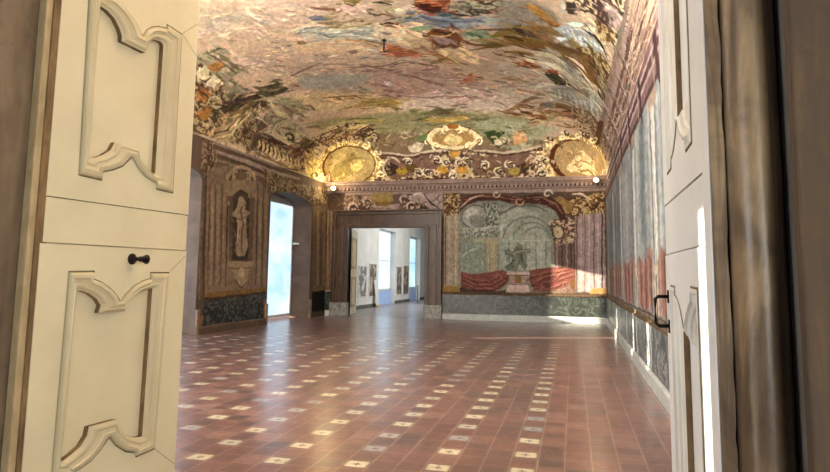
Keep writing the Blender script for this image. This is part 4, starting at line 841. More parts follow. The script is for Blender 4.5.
vP 126 110 68 7 100 672 251 744 285 800 307 795 316 729 302 663 259
vP 216 198 158 5 100 964 407 973 385 969 370 954 359 934 357 918 363 914 370 916 375 922 377 928 377 936 378 943 386 937 397 918 398 897 387 889 366 902 346 929 336 963 340 989 360 996 391 973 413
vP 88 66 46 5 100 1039 382 1046 368 1046 357 1040 348 1029 343 1017 343 1008 346 1005 351 1005 353 1007 355 1010 359 1009 364 1000 365 992 357 992 346 999 336 1014 331 1031 332 1048 340 1059 354 1059 373 1044 385
vP 216 198 158 5 100 1089 314 1086 293 1074 281 1055 275 1036 279 1027 287 1028 293 1033 297 1041 298 1045 297 1051 296 1060 300 1060 312 1044 318 1023 314 1007 299 1006 278 1025 261 1055 256 1086 265 1106 289 1099 315
vP 88 66 46 5 100 1140 274 1139 260 1134 251 1123 245 1110 244 1100 247 1095 251 1094 255 1096 258 1100 259 1104 262 1105 267 1098 271 1088 266 1082 257 1083 246 1093 237 1108 232 1127 234 1143 243 1151 259 1146 275
vP 216 198 158 5 100 1144 201 1130 184 1111 176 1090 177 1076 184 1074 193 1078 199 1087 202 1095 200 1097 199 1101 197 1111 196 1116 207 1104 218 1085 220 1064 213 1052 194 1059 172 1083 158 1116 157 1145 172 1152 198
vP 88 66 46 5 100 1166 152 1158 141 1147 133 1133 131 1121 134 1114 139 1112 144 1114 148 1119 150 1123 151 1128 152 1130 156 1125 162 1114 161 1105 155 1099 145 1103 133 1115 124 1133 120 1152 123 1168 134 1171 150
vP 216 198 158 5 100 1125 84 1101 74 1078 71 1059 79 1052 88 1054 96 1064 101 1075 101 1080 98 1080 98 1083 94 1091 89 1102 96 1097 111 1080 120 1057 119 1036 107 1030 85 1045 64 1075 53 1110 56 1131 78
vP 88 66 46 5 100 1115 34 1100 27 1085 23 1070 26 1060 32 1057 38 1059 43 1064 47 1070 47 1074 46 1079 46 1083 49 1081 56 1070 59 1058 57 1048 49 1044 37 1050 24 1065 15 1086 12 1106 17 1119 30
vP 216 198 158 5 100 1029 0 998 0 973 0 960 0 962 8 971 15 985 18 995 14 998 11 997 11 996 6 1000 0 1015 0 1020 16 1008 30 985 37 959 32 939 16 938 0 962 0 999 0 1032 0
vP 88 66 46 5 100 984 0 963 0 945 0 932 0 926 0 928 0 934 0 942 0 949 0 951 0 955 0 962 0 963 0 954 0 940 0 926 0 914 0 912 0 921 0 941 0 965 0 986 0
vP 216 198 158 5 100 859 0 822 0 800 0 796 0 804 0 822 0 838 0 846 0 846 0 843 0 838 0 840 0 857 0 871 0 868 0 848 0 817 0 786 0 767 0 778 0 814 0 858 0
vP 88 66 46 5 100 773 0 746 0 727 0 719 0 719 0 727 0 739 0 750 0 756 0 757 0 760 0 767 0 774 0 768 0 754 0 735 0 716 0 702 0 701 0 716 0 742 0 773 0
vP 216 198 158 5 100 604 0 565 0 550 0 558 0 582 0 609 0 626 0 629 0 626 0 619 0 609 0 606 0 624 0 650 0 663 0 651 0 617 0 570 0 526 0 510 0 539 0 598 0
vP 88 66 46 5 100 455 0 419 0 400 0 399 0 412 0 434 0 456 0 470 0 474 0 473 0 473 0 481 0 497 0 500 0 486 0 460 0 426 0 391 0 366 0 369 0 401 0 450 0
vP 216 198 158 5 100 139 0 0 0 0 0 151 0 242 0 294 0 310 0 306 0 290 0 271 0 246 0 224 0 253 0 314 0 360 0 371 0 339 9 254 18 85 14 0 251 0 262 69 0
vP 88 66 46 5 100 0 466 0 496 0 502 0 483 0 445 0 399 0 360 0 342 0 342 0 350 0 364 0 354 0 310 0 273 0 277 7 325 8 393 0 461 0 515 0 544 0 535 0 481
vP 216 198 158 5 100 0 644 21 641 42 615 58 561 62 503 56 470 48 467 40 484 35 510 35 524 33 542 24 568 10 562 10 508 24 439 49 384 76 400 88 479 81 574 56 653 18 696 0 669
vP 88 66 46 5 100 20 781 37 782 51 772 64 749 71 720 72 695 69 680 64 678 60 682 56 690 51 700 44 700 44 680 53 657 67 644 80 654 87 682 86 722 75 763 56 795 33 810 16 793
vP 186 158 120 12 100 3535 113 3300 0 3115 0 2949 0 2801 0 2676 0 2579 1 2514 79 2486 165 2497 249 2545 322 2627 376 2738 407 2874 411 3030 396 3201 399 3362 568 3485 634
vT 7 0 0 12 70 3535 113 3300 0 3115 0 2949 0 2801 0 2676 0 2579 1 2514 79 2486 165 2497 249 2545 322 2627 376 2738 407 2874 411 3030 396 3201 399 3362 568 3485 634
vP 92 56 36 10 100 3290 60 3186 8 3060 0 2933 0 2816 0 2717 4 2641 55 2592 119 2574 187 2587 252 2631 306 2702 343 2797 360 2910 354 3034 327 3161 279 3273 211 3329 127
vP 156 130 96 10 100 3362 57 3239 10 3106 0 2977 0 2862 0 2765 18 2692 68 2646 129 2630 193 2645 252 2690 301 2761 334 2856 348 2970 341 3097 317 3230 284 3351 258 3420 141
vP 206 184 146 15 85 2753 95 2850 182 2986 235 3116 160 3192 70 3076 19 2899 57 2799 59
vP 140 112 70 7 100 2827 108 2956 154 3110 104 3118 110 2956 170 2822 115
vP 130 104 64 7 100 2927 53 3041 64 3144 24 3155 30 3048 81 2924 61
vP 212 194 160 5 100 2687 0 2671 0 2669 0 2678 0 2694 0 2710 0 2717 0 2717 0 2713 0 2708 0 2701 0 2697 0 2706 0 2724 0 2738 0 2737 0 2719 0 2692 0 2665 0 2648 0 2653 0 2681 0
vP 80 58 42 5 100 2610 0 2631 0 2649 0 2659 0 2659 0 2649 0 2635 0 2622 0 2612 0 2608 0 2613 0 2619 0 2621 0 2622 0 2626 0 2633 0 2641 0 2646 0 2646 0 2641 0 2628 0 2610 0
vP 212 194 160 5 100 2535 0 2533 4 2539 16 2555 23 2572 22 2582 16 2583 10 2580 6 2574 4 2569 5 2564 5 2557 0 2560 0 2575 0 2592 0 2603 7 2598 26 2578 39 2551 41 2525 29 2513 5 2527 0
vP 80 58 42 5 100 2476 16 2492 6 2512 7 2527 15 2535 27 2534 40 2525 50 2513 54 2503 53 2495 47 2496 41 2501 39 2504 40 2507 42 2512 42 2518 40 2522 36 2523 30 2519 24 2508 19 2494 18 2478 21
vP 212 194 160 5 100 2455 100 2464 116 2479 125 2498 126 2511 120 2515 112 2512 106 2505 103 2498 104 2496 105 2491 107 2483 106 2480 96 2492 87 2510 86 2527 95 2534 113 2524 132 2501 144 2473 142 2449 127 2447 102
vP 80 58 42 5 100 2422 146 2432 132 2449 126 2467 127 2480 134 2487 146 2485 158 2477 166 2467 169 2457 167 2455 161 2458 157 2462 157 2466 157 2471 156 2474 153 2475 148 2472 143 2463 138 2451 137 2438 142 2426 150
vP 212 194 160 5 100 2457 227 2476 238 2496 241 2513 235 2520 226 2518 219 2511 214 2501 213 2496 216 2496 216 2493 220 2486 224 2477 217 2483 203 2498 195 2518 197 2535 209 2539 230 2524 250 2498 259 2468 254 2451 233
vP 80 58 42 5 100 2457 279 2457 263 2469 251 2486 245 2502 247 2514 254 2520 265 2518 276 2510 283 2500 285 2495 280 2496 275 2500 273 2504 272 2507 270 2508 267 2505 262 2498 258 2487 257 2476 261 2468 269 2462 280
vP 212 194 160 5 100 2540 340 2566 343 2587 338 2598 328 2598 318 2591 311 2579 309 2570 311 2568 314 2568 315 2569 320 2564 327 2552 325 2549 310 2559 296 2578 290 2601 295 2617 312 2616 336 2596 355 2565 362 2537 348
vP 80 58 42 5 100 2575 388 2564 374 2568 356 2581 345 2597 340 2613 342 2624 349 2629 360 2626 371 2618 377 2610 374 2609 369 2613 365 2615 364 2616 361 2614 358 2608 354 2598 352 2587 355 2579 363 2577 372 2580 386
vP 212 194 160 5 100 2694 419 2723 412 2740 400 2743 387 2736 377 2721 372 2708 374 2703 378 2703 381 2705 382 2709 388 2708 397 2695 400 2683 387 2684 369 2699 355 2724 352 2750 362 2765 385 2758 414 2730 433 2695 428
vP 80 58 42 5 100 2762 458 2743 446 2735 426 2740 408 2753 397 2771 394 2787 397 2798 407 2802 419 2797 430 2788 430 2785 423 2786 419 2787 417 2786 414 2781 410 2771 408 2760 410 2752 416 2749 426 2754 437 2766 453
vP 212 194 160 5 100 2906 461 2933 444 2942 426 2935 408 2917 395 2897 393 2886 398 2885 403 2887 407 2892 409 2900 415 2903 427 2890 435 2871 424 2859 403 2867 381 2891 369 2924 372 2956 394 2969 436 2952 473 2912 474
vP 80 58 42 5 100 3008 525 2979 499 2958 466 2950 437 2957 417 2974 408 2994 410 3013 421 3025 441 3027 462 3017 464 3010 453 3008 446 3008 444 3004 437 2994 430 2982 428 2972 433 2968 443 2972 459 2987 481 3010 514
vP 212 194 160 5 100 3162 615 3180 581 3178 516 3156 434 3126 393 3103 387 3097 396 3100 407 3108 421 3117 429 3127 445 3137 480 3126 495 3098 457 3073 413 3064 374 3082 350 3122 351 3173 404 3210 569 3211 701 3173 668
vP 80 58 42 5 100 3281 907 3247 823 3216 702 3197 586 3192 506 3204 481 3227 514 3250 590 3268 675 3277 743 3269 746 3259 710 3255 685 3253 670 3245 633 3232 592 3221 571 3215 579 3217 620 3229 695 3251 787 3282 887
vP 216 196 156 10 100 1998 392 1981 349 1938 314 1873 288 1794 277 1711 280 1633 298 1569 330 1530 370 1519 416 1539 461 1587 500 1655 527 1734 539 1815 534 1890 513 1949 479 1987 437
vP 110 86 60 7 100 1987 394 1971 361 1939 332 1888 309 1824 295 1754 293 1683 301 1620 321 1571 348 1541 381 1534 415 1548 448 1584 480 1638 504 1703 518 1773 520 1841 510 1901 489 1948 460 1976 426 1987 392 1992 393 1986 434 1955 472 1906 503 1844 525 1775 536 1703 534 1636 519 1579 493 1539 458 1521 416 1530 373 1563 336 1615 307 1680 288 1753 279 1825 282 1891 296 1945 320 1981 352 1992 391
vP 164 130 88 10 100 1933 395 1921 368 1889 346 1843 330 1786 323 1726 326 1669 338 1624 358 1595 384 1587 412 1601 440 1634 464 1682 480 1740 487 1799 484 1853 471 1897 450 1924 423
vP 212 186 134 10 100 1834 381 1828 362 1814 345 1794 334 1769 328 1743 329 1719 337 1700 350 1689 368 1686 388 1692 407 1707 424 1728 436 1752 442 1778 441 1801 432 1819 419 1831 401
vP 232 216 180 5 100 1549 355 1533 369 1527 386 1531 402 1541 411 1552 412 1559 407 1560 399 1558 394 1556 393 1551 390 1550 382 1558 376 1570 384 1576 400 1571 418 1556 430 1536 428 1518 410 1511 383 1521 357 1545 348
vP 232 216 180 5 100 1613 304 1598 319 1591 335 1595 351 1605 360 1615 361 1622 355 1624 348 1622 343 1619 342 1615 339 1613 331 1622 325 1633 333 1639 349 1634 366 1619 377 1599 376 1582 359 1576 333 1586 307 1610 298
vP 232 216 180 5 100 1710 454 1695 469 1690 486 1694 503 1704 513 1714 514 1720 508 1722 500 1720 495 1717 494 1713 490 1711 482 1719 476 1730 484 1736 501 1732 520 1718 532 1699 530 1681 512 1675 484 1684 456 1707 447
vP 232 216 180 5 100 1807 441 1831 449 1845 474 1845 503 1832 522 1813 526 1797 516 1789 498 1791 481 1801 471 1810 477 1809 485 1806 488 1804 490 1803 496 1806 503 1814 508 1823 506 1831 495 1831 478 1823 462 1805 449
vP 232 216 180 5 100 1878 287 1902 294 1915 318 1913 344 1899 361 1880 365 1864 356 1857 339 1860 323 1871 314 1879 320 1879 327 1875 330 1873 332 1872 337 1875 344 1882 349 1892 347 1900 337 1901 321 1893 306 1876 293
vP 232 216 180 5 100 1963 329 1987 336 2000 361 1998 387 1984 405 1965 409 1949 399 1942 382 1945 366 1955 357 1964 363 1963 370 1960 374 1957 375 1956 380 1959 387 1966 392 1976 390 1984 380 1985 364 1977 349 1960 336
vP 160 104 54 10 100 1821 515 1817 506 1808 498 1795 493 1778 491 1761 492 1746 496 1734 503 1726 511 1724 521 1728 530 1737 537 1751 543 1767 545 1784 544 1799 539 1812 533 1819 524
vP 110 124 86 10 100 1429 401 1488 448 1558 454 1534 395 1461 360
vP 66 80 50 10 100 2018 449 2101 465 2199 441 2146 395 2210 336 2124 294 2062 370
vP 200 180 160 10 100 1369 345 1445 380 1513 358 1472 283 1382 287
vP 206 188 168 10 100 2095 378 2162 385 2194 346 2142 311 2093 332
vP 196 150 110 12 90 2248 420 2336 456 2385 376 2347 304 2260 307
vP 160 158 138 12 80 2142 311 2260 307 2383 339 2440 394 2418 301 2275 252
vP 130 119 82 8 75 1152 336 1185 345 1217 349 1218 356 1183 360 1149 343
vP 88 84 53 8 75 1144 416 1186 445 1232 437 1233 441 1185 456 1141 419
vP 168 144 117 8 75 1359 464 1399 489 1409 540 1401 542 1385 501 1355 472
vP 148 129 96 8 75 1226 511 1260 484 1299 469 1302 476 1267 498 1230 517
vP 95 88 63 8 75 1185 373 1236 343 1273 394 1266 399 1233 362 1189 381
vP 178 162 137 8 75 1377 455 1394 429 1423 432 1424 440 1402 447 1383 461
vP 104 107 77 8 75 1381 357 1407 342 1430 364 1426 371 1406 361 1385 365
vP 115 114 86 8 75 1290 535 1318 534 1344 530 1347 539 1321 554 1290 543
vP 195 179 149 8 75 1172 447 1203 439 1217 473 1211 476 1197 454 1174 455
vP 149 131 101 8 75 1423 360 1458 387 1494 367 1497 372 1458 401 1419 365
vP 196 177 145 8 75 1508 501 1530 478 1559 496 1557 502 1532 491 1511 506
vP 84 79 53 8 75 1466 371 1504 371 1524 408 1520 410 1500 379 1466 375
vP 86 83 56 8 75 1480 325 1484 346 1504 352 1503 357 1478 352 1476 325
vP 161 151 118 8 75 1295 417 1304 439 1324 447 1324 452 1297 447 1291 418
vP 184 163 136 8 75 1470 453 1499 438 1515 473 1509 476 1495 453 1473 460
vP 121 115 86 8 75 1130 463 1133 504 1167 527 1165 532 1124 510 1125 463
vP 103 103 76 8 75 1394 383 1397 409 1419 422 1417 429 1385 417 1388 382
vP 87 86 56 8 75 1415 470 1450 488 1471 525 1466 530 1441 501 1412 477
vP 137 117 91 8 75 1167 520 1202 468 1255 508 1252 515 1206 487 1174 526
vP 92 88 65 8 75 1254 470 1281 481 1298 507 1295 510 1275 490 1252 475
vP 178 157 137 8 75 1325 461 1357 480 1385 461 1390 468 1359 500 1321 468
vP 198 178 149 8 75 1306 448 1342 416 1389 426 1389 432 1346 430 1310 453
vP 186 168 139 8 75 1147 443 1178 419 1207 451 1204 454 1178 429 1150 447
vP 183 159 140 8 75 1115 365 1148 366 1180 360 1182 364 1150 376 1115 370
vP 101 104 73 8 75 1381 408 1408 399 1435 410 1434 419 1409 417 1383 416
vP 114 110 79 8 75 1260 503 1285 554 1329 579 1328 584 1278 563 1256 505
vP 184 169 137 8 75 1296 365 1318 341 1343 364 1340 368 1319 353 1299 369
vP 145 122 92 8 75 1293 333 1336 346 1379 338 1381 344 1337 362 1291 340
vP 132 118 89 8 75 1213 480 1242 497 1261 473 1265 476 1244 508 1211 484
vP 120 116 91 8 75 1235 380 1248 409 1278 407 1280 417 1240 427 1227 383
vP 135 115 88 8 75 1447 340 1444 388 1481 418 1479 422 1435 392 1442 339
vP 146 134 103 8 75 1149 393 1204 397 1225 450 1220 452 1197 407 1149 399
vP 138 123 93 8 75 1392 339 1411 378 1428 418 1423 421 1398 384 1386 341
vP 166 147 127 8 75 1429 434 1458 448 1452 482 1444 481 1443 457 1425 442
vP 202 179 149 8 75 2071 392 2106 391 2137 375 2141 382 2110 410 2071 400
vP 110 114 82 8 75 2459 332 2493 336 2525 353 2522 360 2488 353 2457 339
vP 189 166 142 8 75 2093 399 2094 359 2119 332 2125 338 2108 367 2100 401
vP 97 95 69 8 75 2204 489 2238 477 2267 454 2272 461 2245 494 2206 497
vP 203 183 157 8 75 2055 333 2090 316 2107 354 2103 357 2086 327 2057 338
vP 79 83 49 8 75 2354 503 2344 445 2385 411 2389 416 2357 451 2360 503
vP 95 94 67 8 75 2365 310 2392 326 2421 317 2423 321 2391 336 2362 314
vP 190 164 145 8 75 2114 437 2145 449 2166 422 2170 426 2148 463 2112 443
vP 202 183 158 8 75 2281 458 2280 423 2308 414 2310 418 2288 430 2286 458
vP 201 181 157 8 75 2210 374 2221 350 2245 359 2244 367 2227 367 2216 379
vP 142 119 88 8 75 2406 423 2430 418 2451 430 2449 436 2428 431 2407 429
vP 203 177 149 8 75 2298 461 2326 439 2356 459 2353 467 2326 458 2301 468
vP 108 101 78 8 75 2307 451 2332 432 2349 460 2344 465 2329 449 2311 458
vP 113 111 81 8 75 2432 339 2477 354 2505 315 2510 318 2482 368 2430 345
vP 94 94 65 8 75 2204 438 2219 388 2265 402 2264 409 2227 404 2211 441
vP 139 117 82 8 75 2300 457 2305 431 2326 418 2330 424 2316 440 2305 460
vP 205 188 155 8 75 2149 386 2172 379 2194 366 2198 373 2179 396 2150 395
vP 180 157 130 8 75 2100 369 2122 327 2165 328 2165 333 2126 335 2104 371
vP 182 164 139 8 75 2143 289 2171 313 2206 303 2207 307 2170 322 2141 292
vP 206 191 161 8 75 2227 508 2260 476 2251 426 2255 425 2268 480 2230 512
vP 96 90 62 8 75 2083 342 2080 306 2111 292 2112 296 2087 311 2087 342
vP 90 88 59 8 75 2369 326 2393 326 2412 340 2410 344 2390 336 2369 331
vP 101 102 74 8 75 2124 484 2153 450 2148 401 2154 399 2167 456 2128 491
vP 181 159 133 8 75 2220 378 2211 327 2254 306 2257 311 2223 334 2226 377
vP 91 97 68 8 75 2187 300 2224 278 2226 233 2232 233 2235 285 2189 306
vP 93 92 69 8 75 2500 351 2500 305 2535 276 2539 280 2512 310 2506 351
vP 211 187 158 8 75 2313 415 2335 391 2364 406 2361 414 2338 410 2318 422
vP 158 132 107 8 75 2402 435 2418 418 2439 409 2443 416 2428 434 2407 442
vP 107 109 80 8 75 2144 383 2159 377 2166 360 2172 362 2169 389 2145 390
vP 140 115 88 8 75 2379 452 2401 424 2427 400 2430 403 2408 431 2382 456
vP 123 125 99 8 75 2288 315 2306 293 2325 271 2331 276 2319 305 2292 321
vP 122 120 94 8 75 2136 380 2157 351 2170 318 2177 320 2171 361 2142 387
vP 189 172 141 8 75 2101 371 2098 344 2120 333 2122 338 2107 350 2106 371
vP 87 83 61 8 75 2077 376 2097 370 2117 372 2118 380 2099 389 2078 385
vP 118 92 82 10 100 1123 239 1285 243 1377 212 1487 255 1643 267 1638 147 1463 59 1178 48 1117 125
vP 118 92 80 10 100 1875 249 2055 215 2257 234 2399 265 2396 140 2305 35 1969 44 1888 139
vP 186 166 150 7 100 1041 286 1208 275 1360 241 1472 266 1560 281 1712 288 1712 296 1559 298 1470 282 1361 258 1211 293 1042 294
vP 80 60 54 7 100 1039 264 1206 254 1359 221 1470 245 1558 260 1711 267 1711 273 1558 273 1469 258 1359 234 1209 268 1040 270
vP 186 166 150 7 100 1893 281 2056 261 2172 238 2311 251 2492 286 2491 293 2309 268 2173 255 2058 277 1894 288
vP 80 60 54 7 100 1892 260 2055 241 2172 218 2310 232 2491 265 2490 271 2308 244 2172 231 2057 254 1892 266
vP 72 56 46 10 100 1117 144 1183 199 1260 159 1238 84 1157 67
vP 78 60 48 10 100 2272 126 2342 160 2395 104 2341 52 2271 54
vP 182 166 146 7 100 1155 82 1145 95 1135 106 1127 117 1121 130 1118 144 1118 158 1121 171 1127 184 1135 196 1146 207 1158 215 1171 221 1186 225 1201 227 1215 226 1229 222 1242 217 1253 208 1263 199 1276 189 1283 194 1279 210 1267 223 1253 233 1237 240 1219 245 1201 246 1183 244 1164 239 1147 231 1132 220 1118 208 1108 193 1101 176 1097 159 1097 142 1100 125 1108 109 1118 94 1131 81 1150 76
vP 176 158 140 7 100 2356 161 2369 171 2380 180 2393 187 2406 191 2421 193 2435 192 2450 188 2463 181 2474 172 2484 161 2491 148 2495 134 2497 120 2495 106 2491 92 2483 80 2473 69 2462 61 2448 54 2435 46 2437 38 2455 37 2472 45 2486 56 2499 70 2508 85 2514 102 2516 120 2514 137 2509 155 2500 170 2488 184 2473 196 2457 204 2439 209 2420 211 2402 209 2385 203 2370 194 2356 183 2350 166
vP 150 124 56 10 100 1354 109 1350 97 1340 86 1325 78 1307 74 1287 74 1268 79 1252 88 1242 100 1239 113 1243 125 1254 136 1269 144 1288 148 1308 148 1327 143 1341 134 1351 122
vP 96 76 44 10 100 1446 135 1442 122 1433 111 1418 103 1400 99 1381 100 1363 105 1348 114 1339 125 1336 138 1340 151 1350 162 1365 170 1383 173 1403 173 1420 168 1434 159 1443 147
vP 176 132 58 10 100 1705 108 1701 95 1692 84 1679 77 1662 73 1645 73 1628 78 1615 87 1606 98 1603 111 1606 124 1616 135 1629 142 1646 146 1664 146 1680 141 1693 132 1702 121
vP 176 132 60 10 100 1870 103 1867 90 1859 79 1845 71 1829 68 1812 68 1796 73 1783 82 1774 93 1771 106 1775 118 1783 129 1797 137 1813 141 1830 140 1846 135 1859 126 1868 115
vP 104 84 48 10 100 2169 102 2166 90 2157 79 2143 72 2127 68 2109 68 2093 73 2080 82 2071 93 2069 105 2072 118 2081 128 2094 136 2110 140 2128 139 2144 134 2157 126 2166 115
vP 160 140 70 10 100 2306 80 2302 68 2293 57 2279 50 2262 46 2244 46 2228 51 2214 60 2205 71 2202 83 2206 95 2215 106 2228 114 2245 117 2263 117 2280 112 2294 104 2303 93
vP 196 180 160 5 100 1419 121 1458 117 1478 99 1476 80 1457 69 1435 73 1426 83 1430 91 1440 94 1448 91 1452 88 1459 90 1458 104 1440 111 1418 103 1410 80 1428 58 1461 53 1490 71 1493 106 1463 132 1419 129
vP 66 48 42 5 100 1494 73 1481 57 1460 50 1440 55 1432 67 1434 76 1443 82 1455 82 1461 78 1461 75 1459 70 1462 67 1471 71 1470 84 1458 93 1440 93 1425 83 1421 63 1435 46 1461 39 1487 47 1498 70
vP 196 180 160 5 100 1505 134 1479 107 1491 70 1526 55 1559 64 1572 91 1559 115 1534 121 1515 112 1512 92 1524 86 1529 92 1526 98 1526 100 1536 105 1550 101 1557 91 1550 78 1527 72 1502 82 1494 103 1511 129
vP 66 48 42 5 100 1586 80 1575 103 1550 112 1525 107 1511 90 1514 71 1529 60 1546 59 1557 67 1559 80 1550 85 1547 81 1549 77 1549 74 1543 70 1532 70 1522 77 1521 87 1530 97 1549 101 1569 94 1582 77
vP 196 180 160 5 100 1582 237 1619 232 1638 214 1636 196 1617 185 1596 189 1588 199 1592 207 1602 210 1609 207 1613 204 1620 206 1619 220 1602 227 1581 219 1573 196 1589 174 1620 169 1648 187 1652 221 1624 248 1582 244
vP 66 48 42 5 100 1653 189 1639 173 1619 166 1601 172 1593 183 1595 192 1604 198 1615 198 1621 193 1621 191 1619 186 1622 182 1630 187 1629 199 1618 208 1602 209 1587 199 1583 180 1596 162 1620 155 1645 163 1657 186
vP 196 180 160 5 100 1648 204 1649 173 1678 156 1709 161 1725 184 1717 208 1695 217 1675 210 1668 192 1678 178 1689 181 1690 188 1685 193 1683 194 1684 197 1694 201 1706 196 1710 187 1702 176 1681 172 1661 183 1655 205
vP 66 48 42 5 100 1716 202 1693 207 1674 196 1668 177 1677 161 1693 155 1708 158 1716 170 1714 182 1705 188 1697 184 1698 179 1702 177 1706 175 1707 173 1703 168 1694 166 1683 170 1678 178 1681 188 1695 196 1716 197
vP 196 180 160 5 100 1753 198 1778 209 1802 206 1813 193 1809 182 1796 176 1783 180 1780 185 1782 188 1788 189 1794 190 1797 196 1790 206 1774 202 1765 185 1774 166 1797 159 1820 171 1827 198 1808 221 1775 225 1750 204
vP 66 48 42 5 100 1814 194 1822 179 1820 167 1809 160 1795 160 1787 166 1786 172 1789 176 1795 177 1799 175 1802 174 1806 176 1805 184 1796 188 1784 185 1776 174 1779 159 1793 149 1812 149 1828 161 1831 182 1817 198
vP 196 180 160 5 100 1847 233 1822 206 1832 170 1865 155 1897 164 1910 190 1897 214 1874 220 1856 211 1852 191 1864 185 1868 191 1866 197 1866 199 1875 204 1888 200 1895 190 1888 178 1866 172 1843 182 1836 202 1852 228
vP 66 48 42 5 100 1922 179 1912 202 1888 211 1865 206 1851 190 1854 171 1868 160 1883 159 1895 167 1896 180 1889 184 1886 181 1887 176 1887 174 1881 170 1871 170 1862 177 1861 186 1869 197 1887 200 1906 193 1918 176
vP 196 180 160 5 100 1979 176 2015 172 2034 154 2032 136 2014 126 1994 129 1986 139 1989 147 1999 150 2006 147 2010 144 2016 146 2015 160 1999 166 1979 159 1971 136 1987 114 2017 110 2044 127 2047 161 2020 187 1979 184
vP 66 48 42 5 100 2049 129 2036 113 2017 107 1999 112 1991 123 1993 133 2002 138 2012 138 2018 134 2018 131 2016 127 2019 123 2027 127 2026 140 2015 148 1999 149 1985 139 1981 120 1994 103 2017 96 2042 104 2053 126
vP 196 180 160 5 100 2145 126 2099 119 2079 82 2096 47 2133 36 2164 49 2173 77 2156 98 2132 101 2116 89 2120 75 2127 75 2129 80 2135 85 2149 84 2158 74 2154 61 2132 52 2105 60 2094 82 2107 105 2147 119
vP 66 48 42 5 100 2168 26 2188 46 2185 74 2164 91 2138 92 2119 81 2114 62 2124 47 2139 43 2152 47 2154 57 2150 59 2146 56 2139 53 2129 56 2124 64 2126 74 2140 82 2160 80 2176 68 2179 50 2165 29
vP 196 180 160 5 100 1713 94 1749 89 1768 71 1767 53 1749 42 1728 46 1720 56 1723 64 1733 67 1740 64 1744 61 1750 63 1749 77 1732 83 1713 76 1705 52 1722 30 1752 26 1779 44 1782 79 1753 105 1713 101
vP 66 48 42 5 100 1784 46 1771 30 1752 23 1733 28 1725 39 1727 49 1736 55 1747 55 1752 50 1752 48 1751 43 1754 39 1762 44 1760 57 1749 65 1733 66 1719 56 1716 36 1729 19 1752 12 1777 20 1787 43
vP 196 180 160 5 100 1316 204 1343 216 1371 212 1383 199 1379 188 1363 182 1349 185 1345 191 1348 194 1355 195 1361 196 1365 202 1357 212 1339 208 1328 191 1339 171 1364 165 1390 176 1399 204 1378 228 1340 232 1312 210
vP 66 48 42 5 100 1383 200 1392 185 1390 173 1378 165 1363 165 1353 171 1352 177 1356 181 1363 183 1367 181 1370 179 1375 181 1374 190 1363 194 1350 191 1341 180 1344 164 1360 154 1381 154 1399 166 1403 188 1387 204
vP 196 180 160 5 100 2193 184 2168 158 2179 122 2213 107 2246 116 2259 142 2245 165 2221 171 2202 162 2199 143 2211 137 2216 143 2213 149 2214 151 2222 155 2237 152 2243 142 2237 130 2214 124 2190 134 2183 154 2199 179
vP 66 48 42 5 100 2272 131 2262 153 2236 163 2212 158 2198 142 2201 123 2216 112 2232 112 2244 119 2245 132 2237 136 2234 133 2235 128 2235 126 2230 122 2219 122 2210 129 2208 138 2217 148 2235 152 2255 145 2268 128
vP 196 180 160 5 100 2459 98 2500 94 2522 77 2520 59 2499 49 2476 52 2467 62 2471 69 2482 72 2490 69 2494 67 2501 69 2500 82 2481 88 2459 81 2451 58 2469 37 2503 33 2534 50 2538 84 2505 109 2459 105
vP 66 48 42 5 100 2540 52 2525 36 2502 30 2482 35 2472 46 2475 55 2485 61 2497 61 2503 56 2503 54 2501 50 2505 46 2514 50 2513 62 2500 71 2482 71 2466 61 2462 43 2476 26 2503 19 2531 28 2544 49
vP 196 180 160 5 100 2505 210 2477 183 2490 149 2528 134 2565 143 2580 168 2565 191 2537 197 2516 188 2512 169 2526 163 2531 169 2528 175 2528 177 2538 181 2555 178 2562 168 2555 156 2529 150 2502 160 2493 180 2511 205
vP 66 48 42 5 100 2595 157 2583 179 2554 189 2526 184 2511 168 2514 149 2531 139 2549 138 2563 146 2564 158 2555 163 2552 159 2553 155 2553 152 2547 148 2534 149 2524 155 2522 164 2532 174 2553 178 2576 171 2591 155
vP 188 140 66 10 100 1809 251 1806 241 1799 233 1788 227 1774 224 1760 224 1746 228 1735 235 1729 244 1727 255 1730 265 1737 273 1749 279 1762 282 1777 282 1790 278 1801 271 1807 261
vP 74 54 46 7 100 1277 22 1550 19 1737 0 1969 8 2218 0 2219 5 1968 26 1737 14 1551 38 1277 31
vP 104 83 69 8 85 2197 108 2226 129 2250 101 2254 104 2227 140 2195 111
vP 166 144 128 8 85 1795 104 1788 69 1810 41 1813 44 1795 71 1798 104
vP 144 112 69 8 85 1796 49 1808 23 1827 41 1825 46 1810 35 1800 51
vP 155 128 84 8 85 2503 216 2535 202 2570 200 2571 204 2537 212 2505 221
vP 116 90 50 8 85 1774 203 1792 179 1813 157 1817 161 1801 187 1778 207
vP 84 59 52 8 85 1400 221 1429 228 1448 251 1444 255 1422 239 1398 227
vP 123 96 65 8 85 1282 97 1291 49 1336 68 1333 75 1298 63 1289 99
vP 124 94 59 8 85 1254 246 1271 224 1276 197 1281 197 1282 229 1258 249
vP 180 156 144 8 85 1390 52 1433 67 1420 112 1416 111 1425 72 1388 56
vP 158 138 125 8 85 1140 159 1146 124 1185 132 1183 138 1155 136 1147 161
vP 141 113 65 8 85 2008 84 2018 109 2037 127 2034 131 2010 116 2004 86
vP 97 74 61 8 85 1962 53 1980 68 1988 91 1984 93 1971 75 1959 57
vP 97 75 62 8 85 1340 29 1370 56 1353 94 1348 92 1359 58 1336 32
vP 138 108 65 8 85 1190 40 1196 53 1211 57 1210 64 1185 65 1183 42
vP 151 117 72 8 85 1725 199 1754 220 1780 194 1783 197 1755 229 1723 202
vP 125 99 63 8 85 2418 108 2452 84 2487 106 2484 111 2452 97 2421 113
vP 150 129 73 8 85 1871 73 1875 96 1895 103 1894 107 1869 102 1867 73
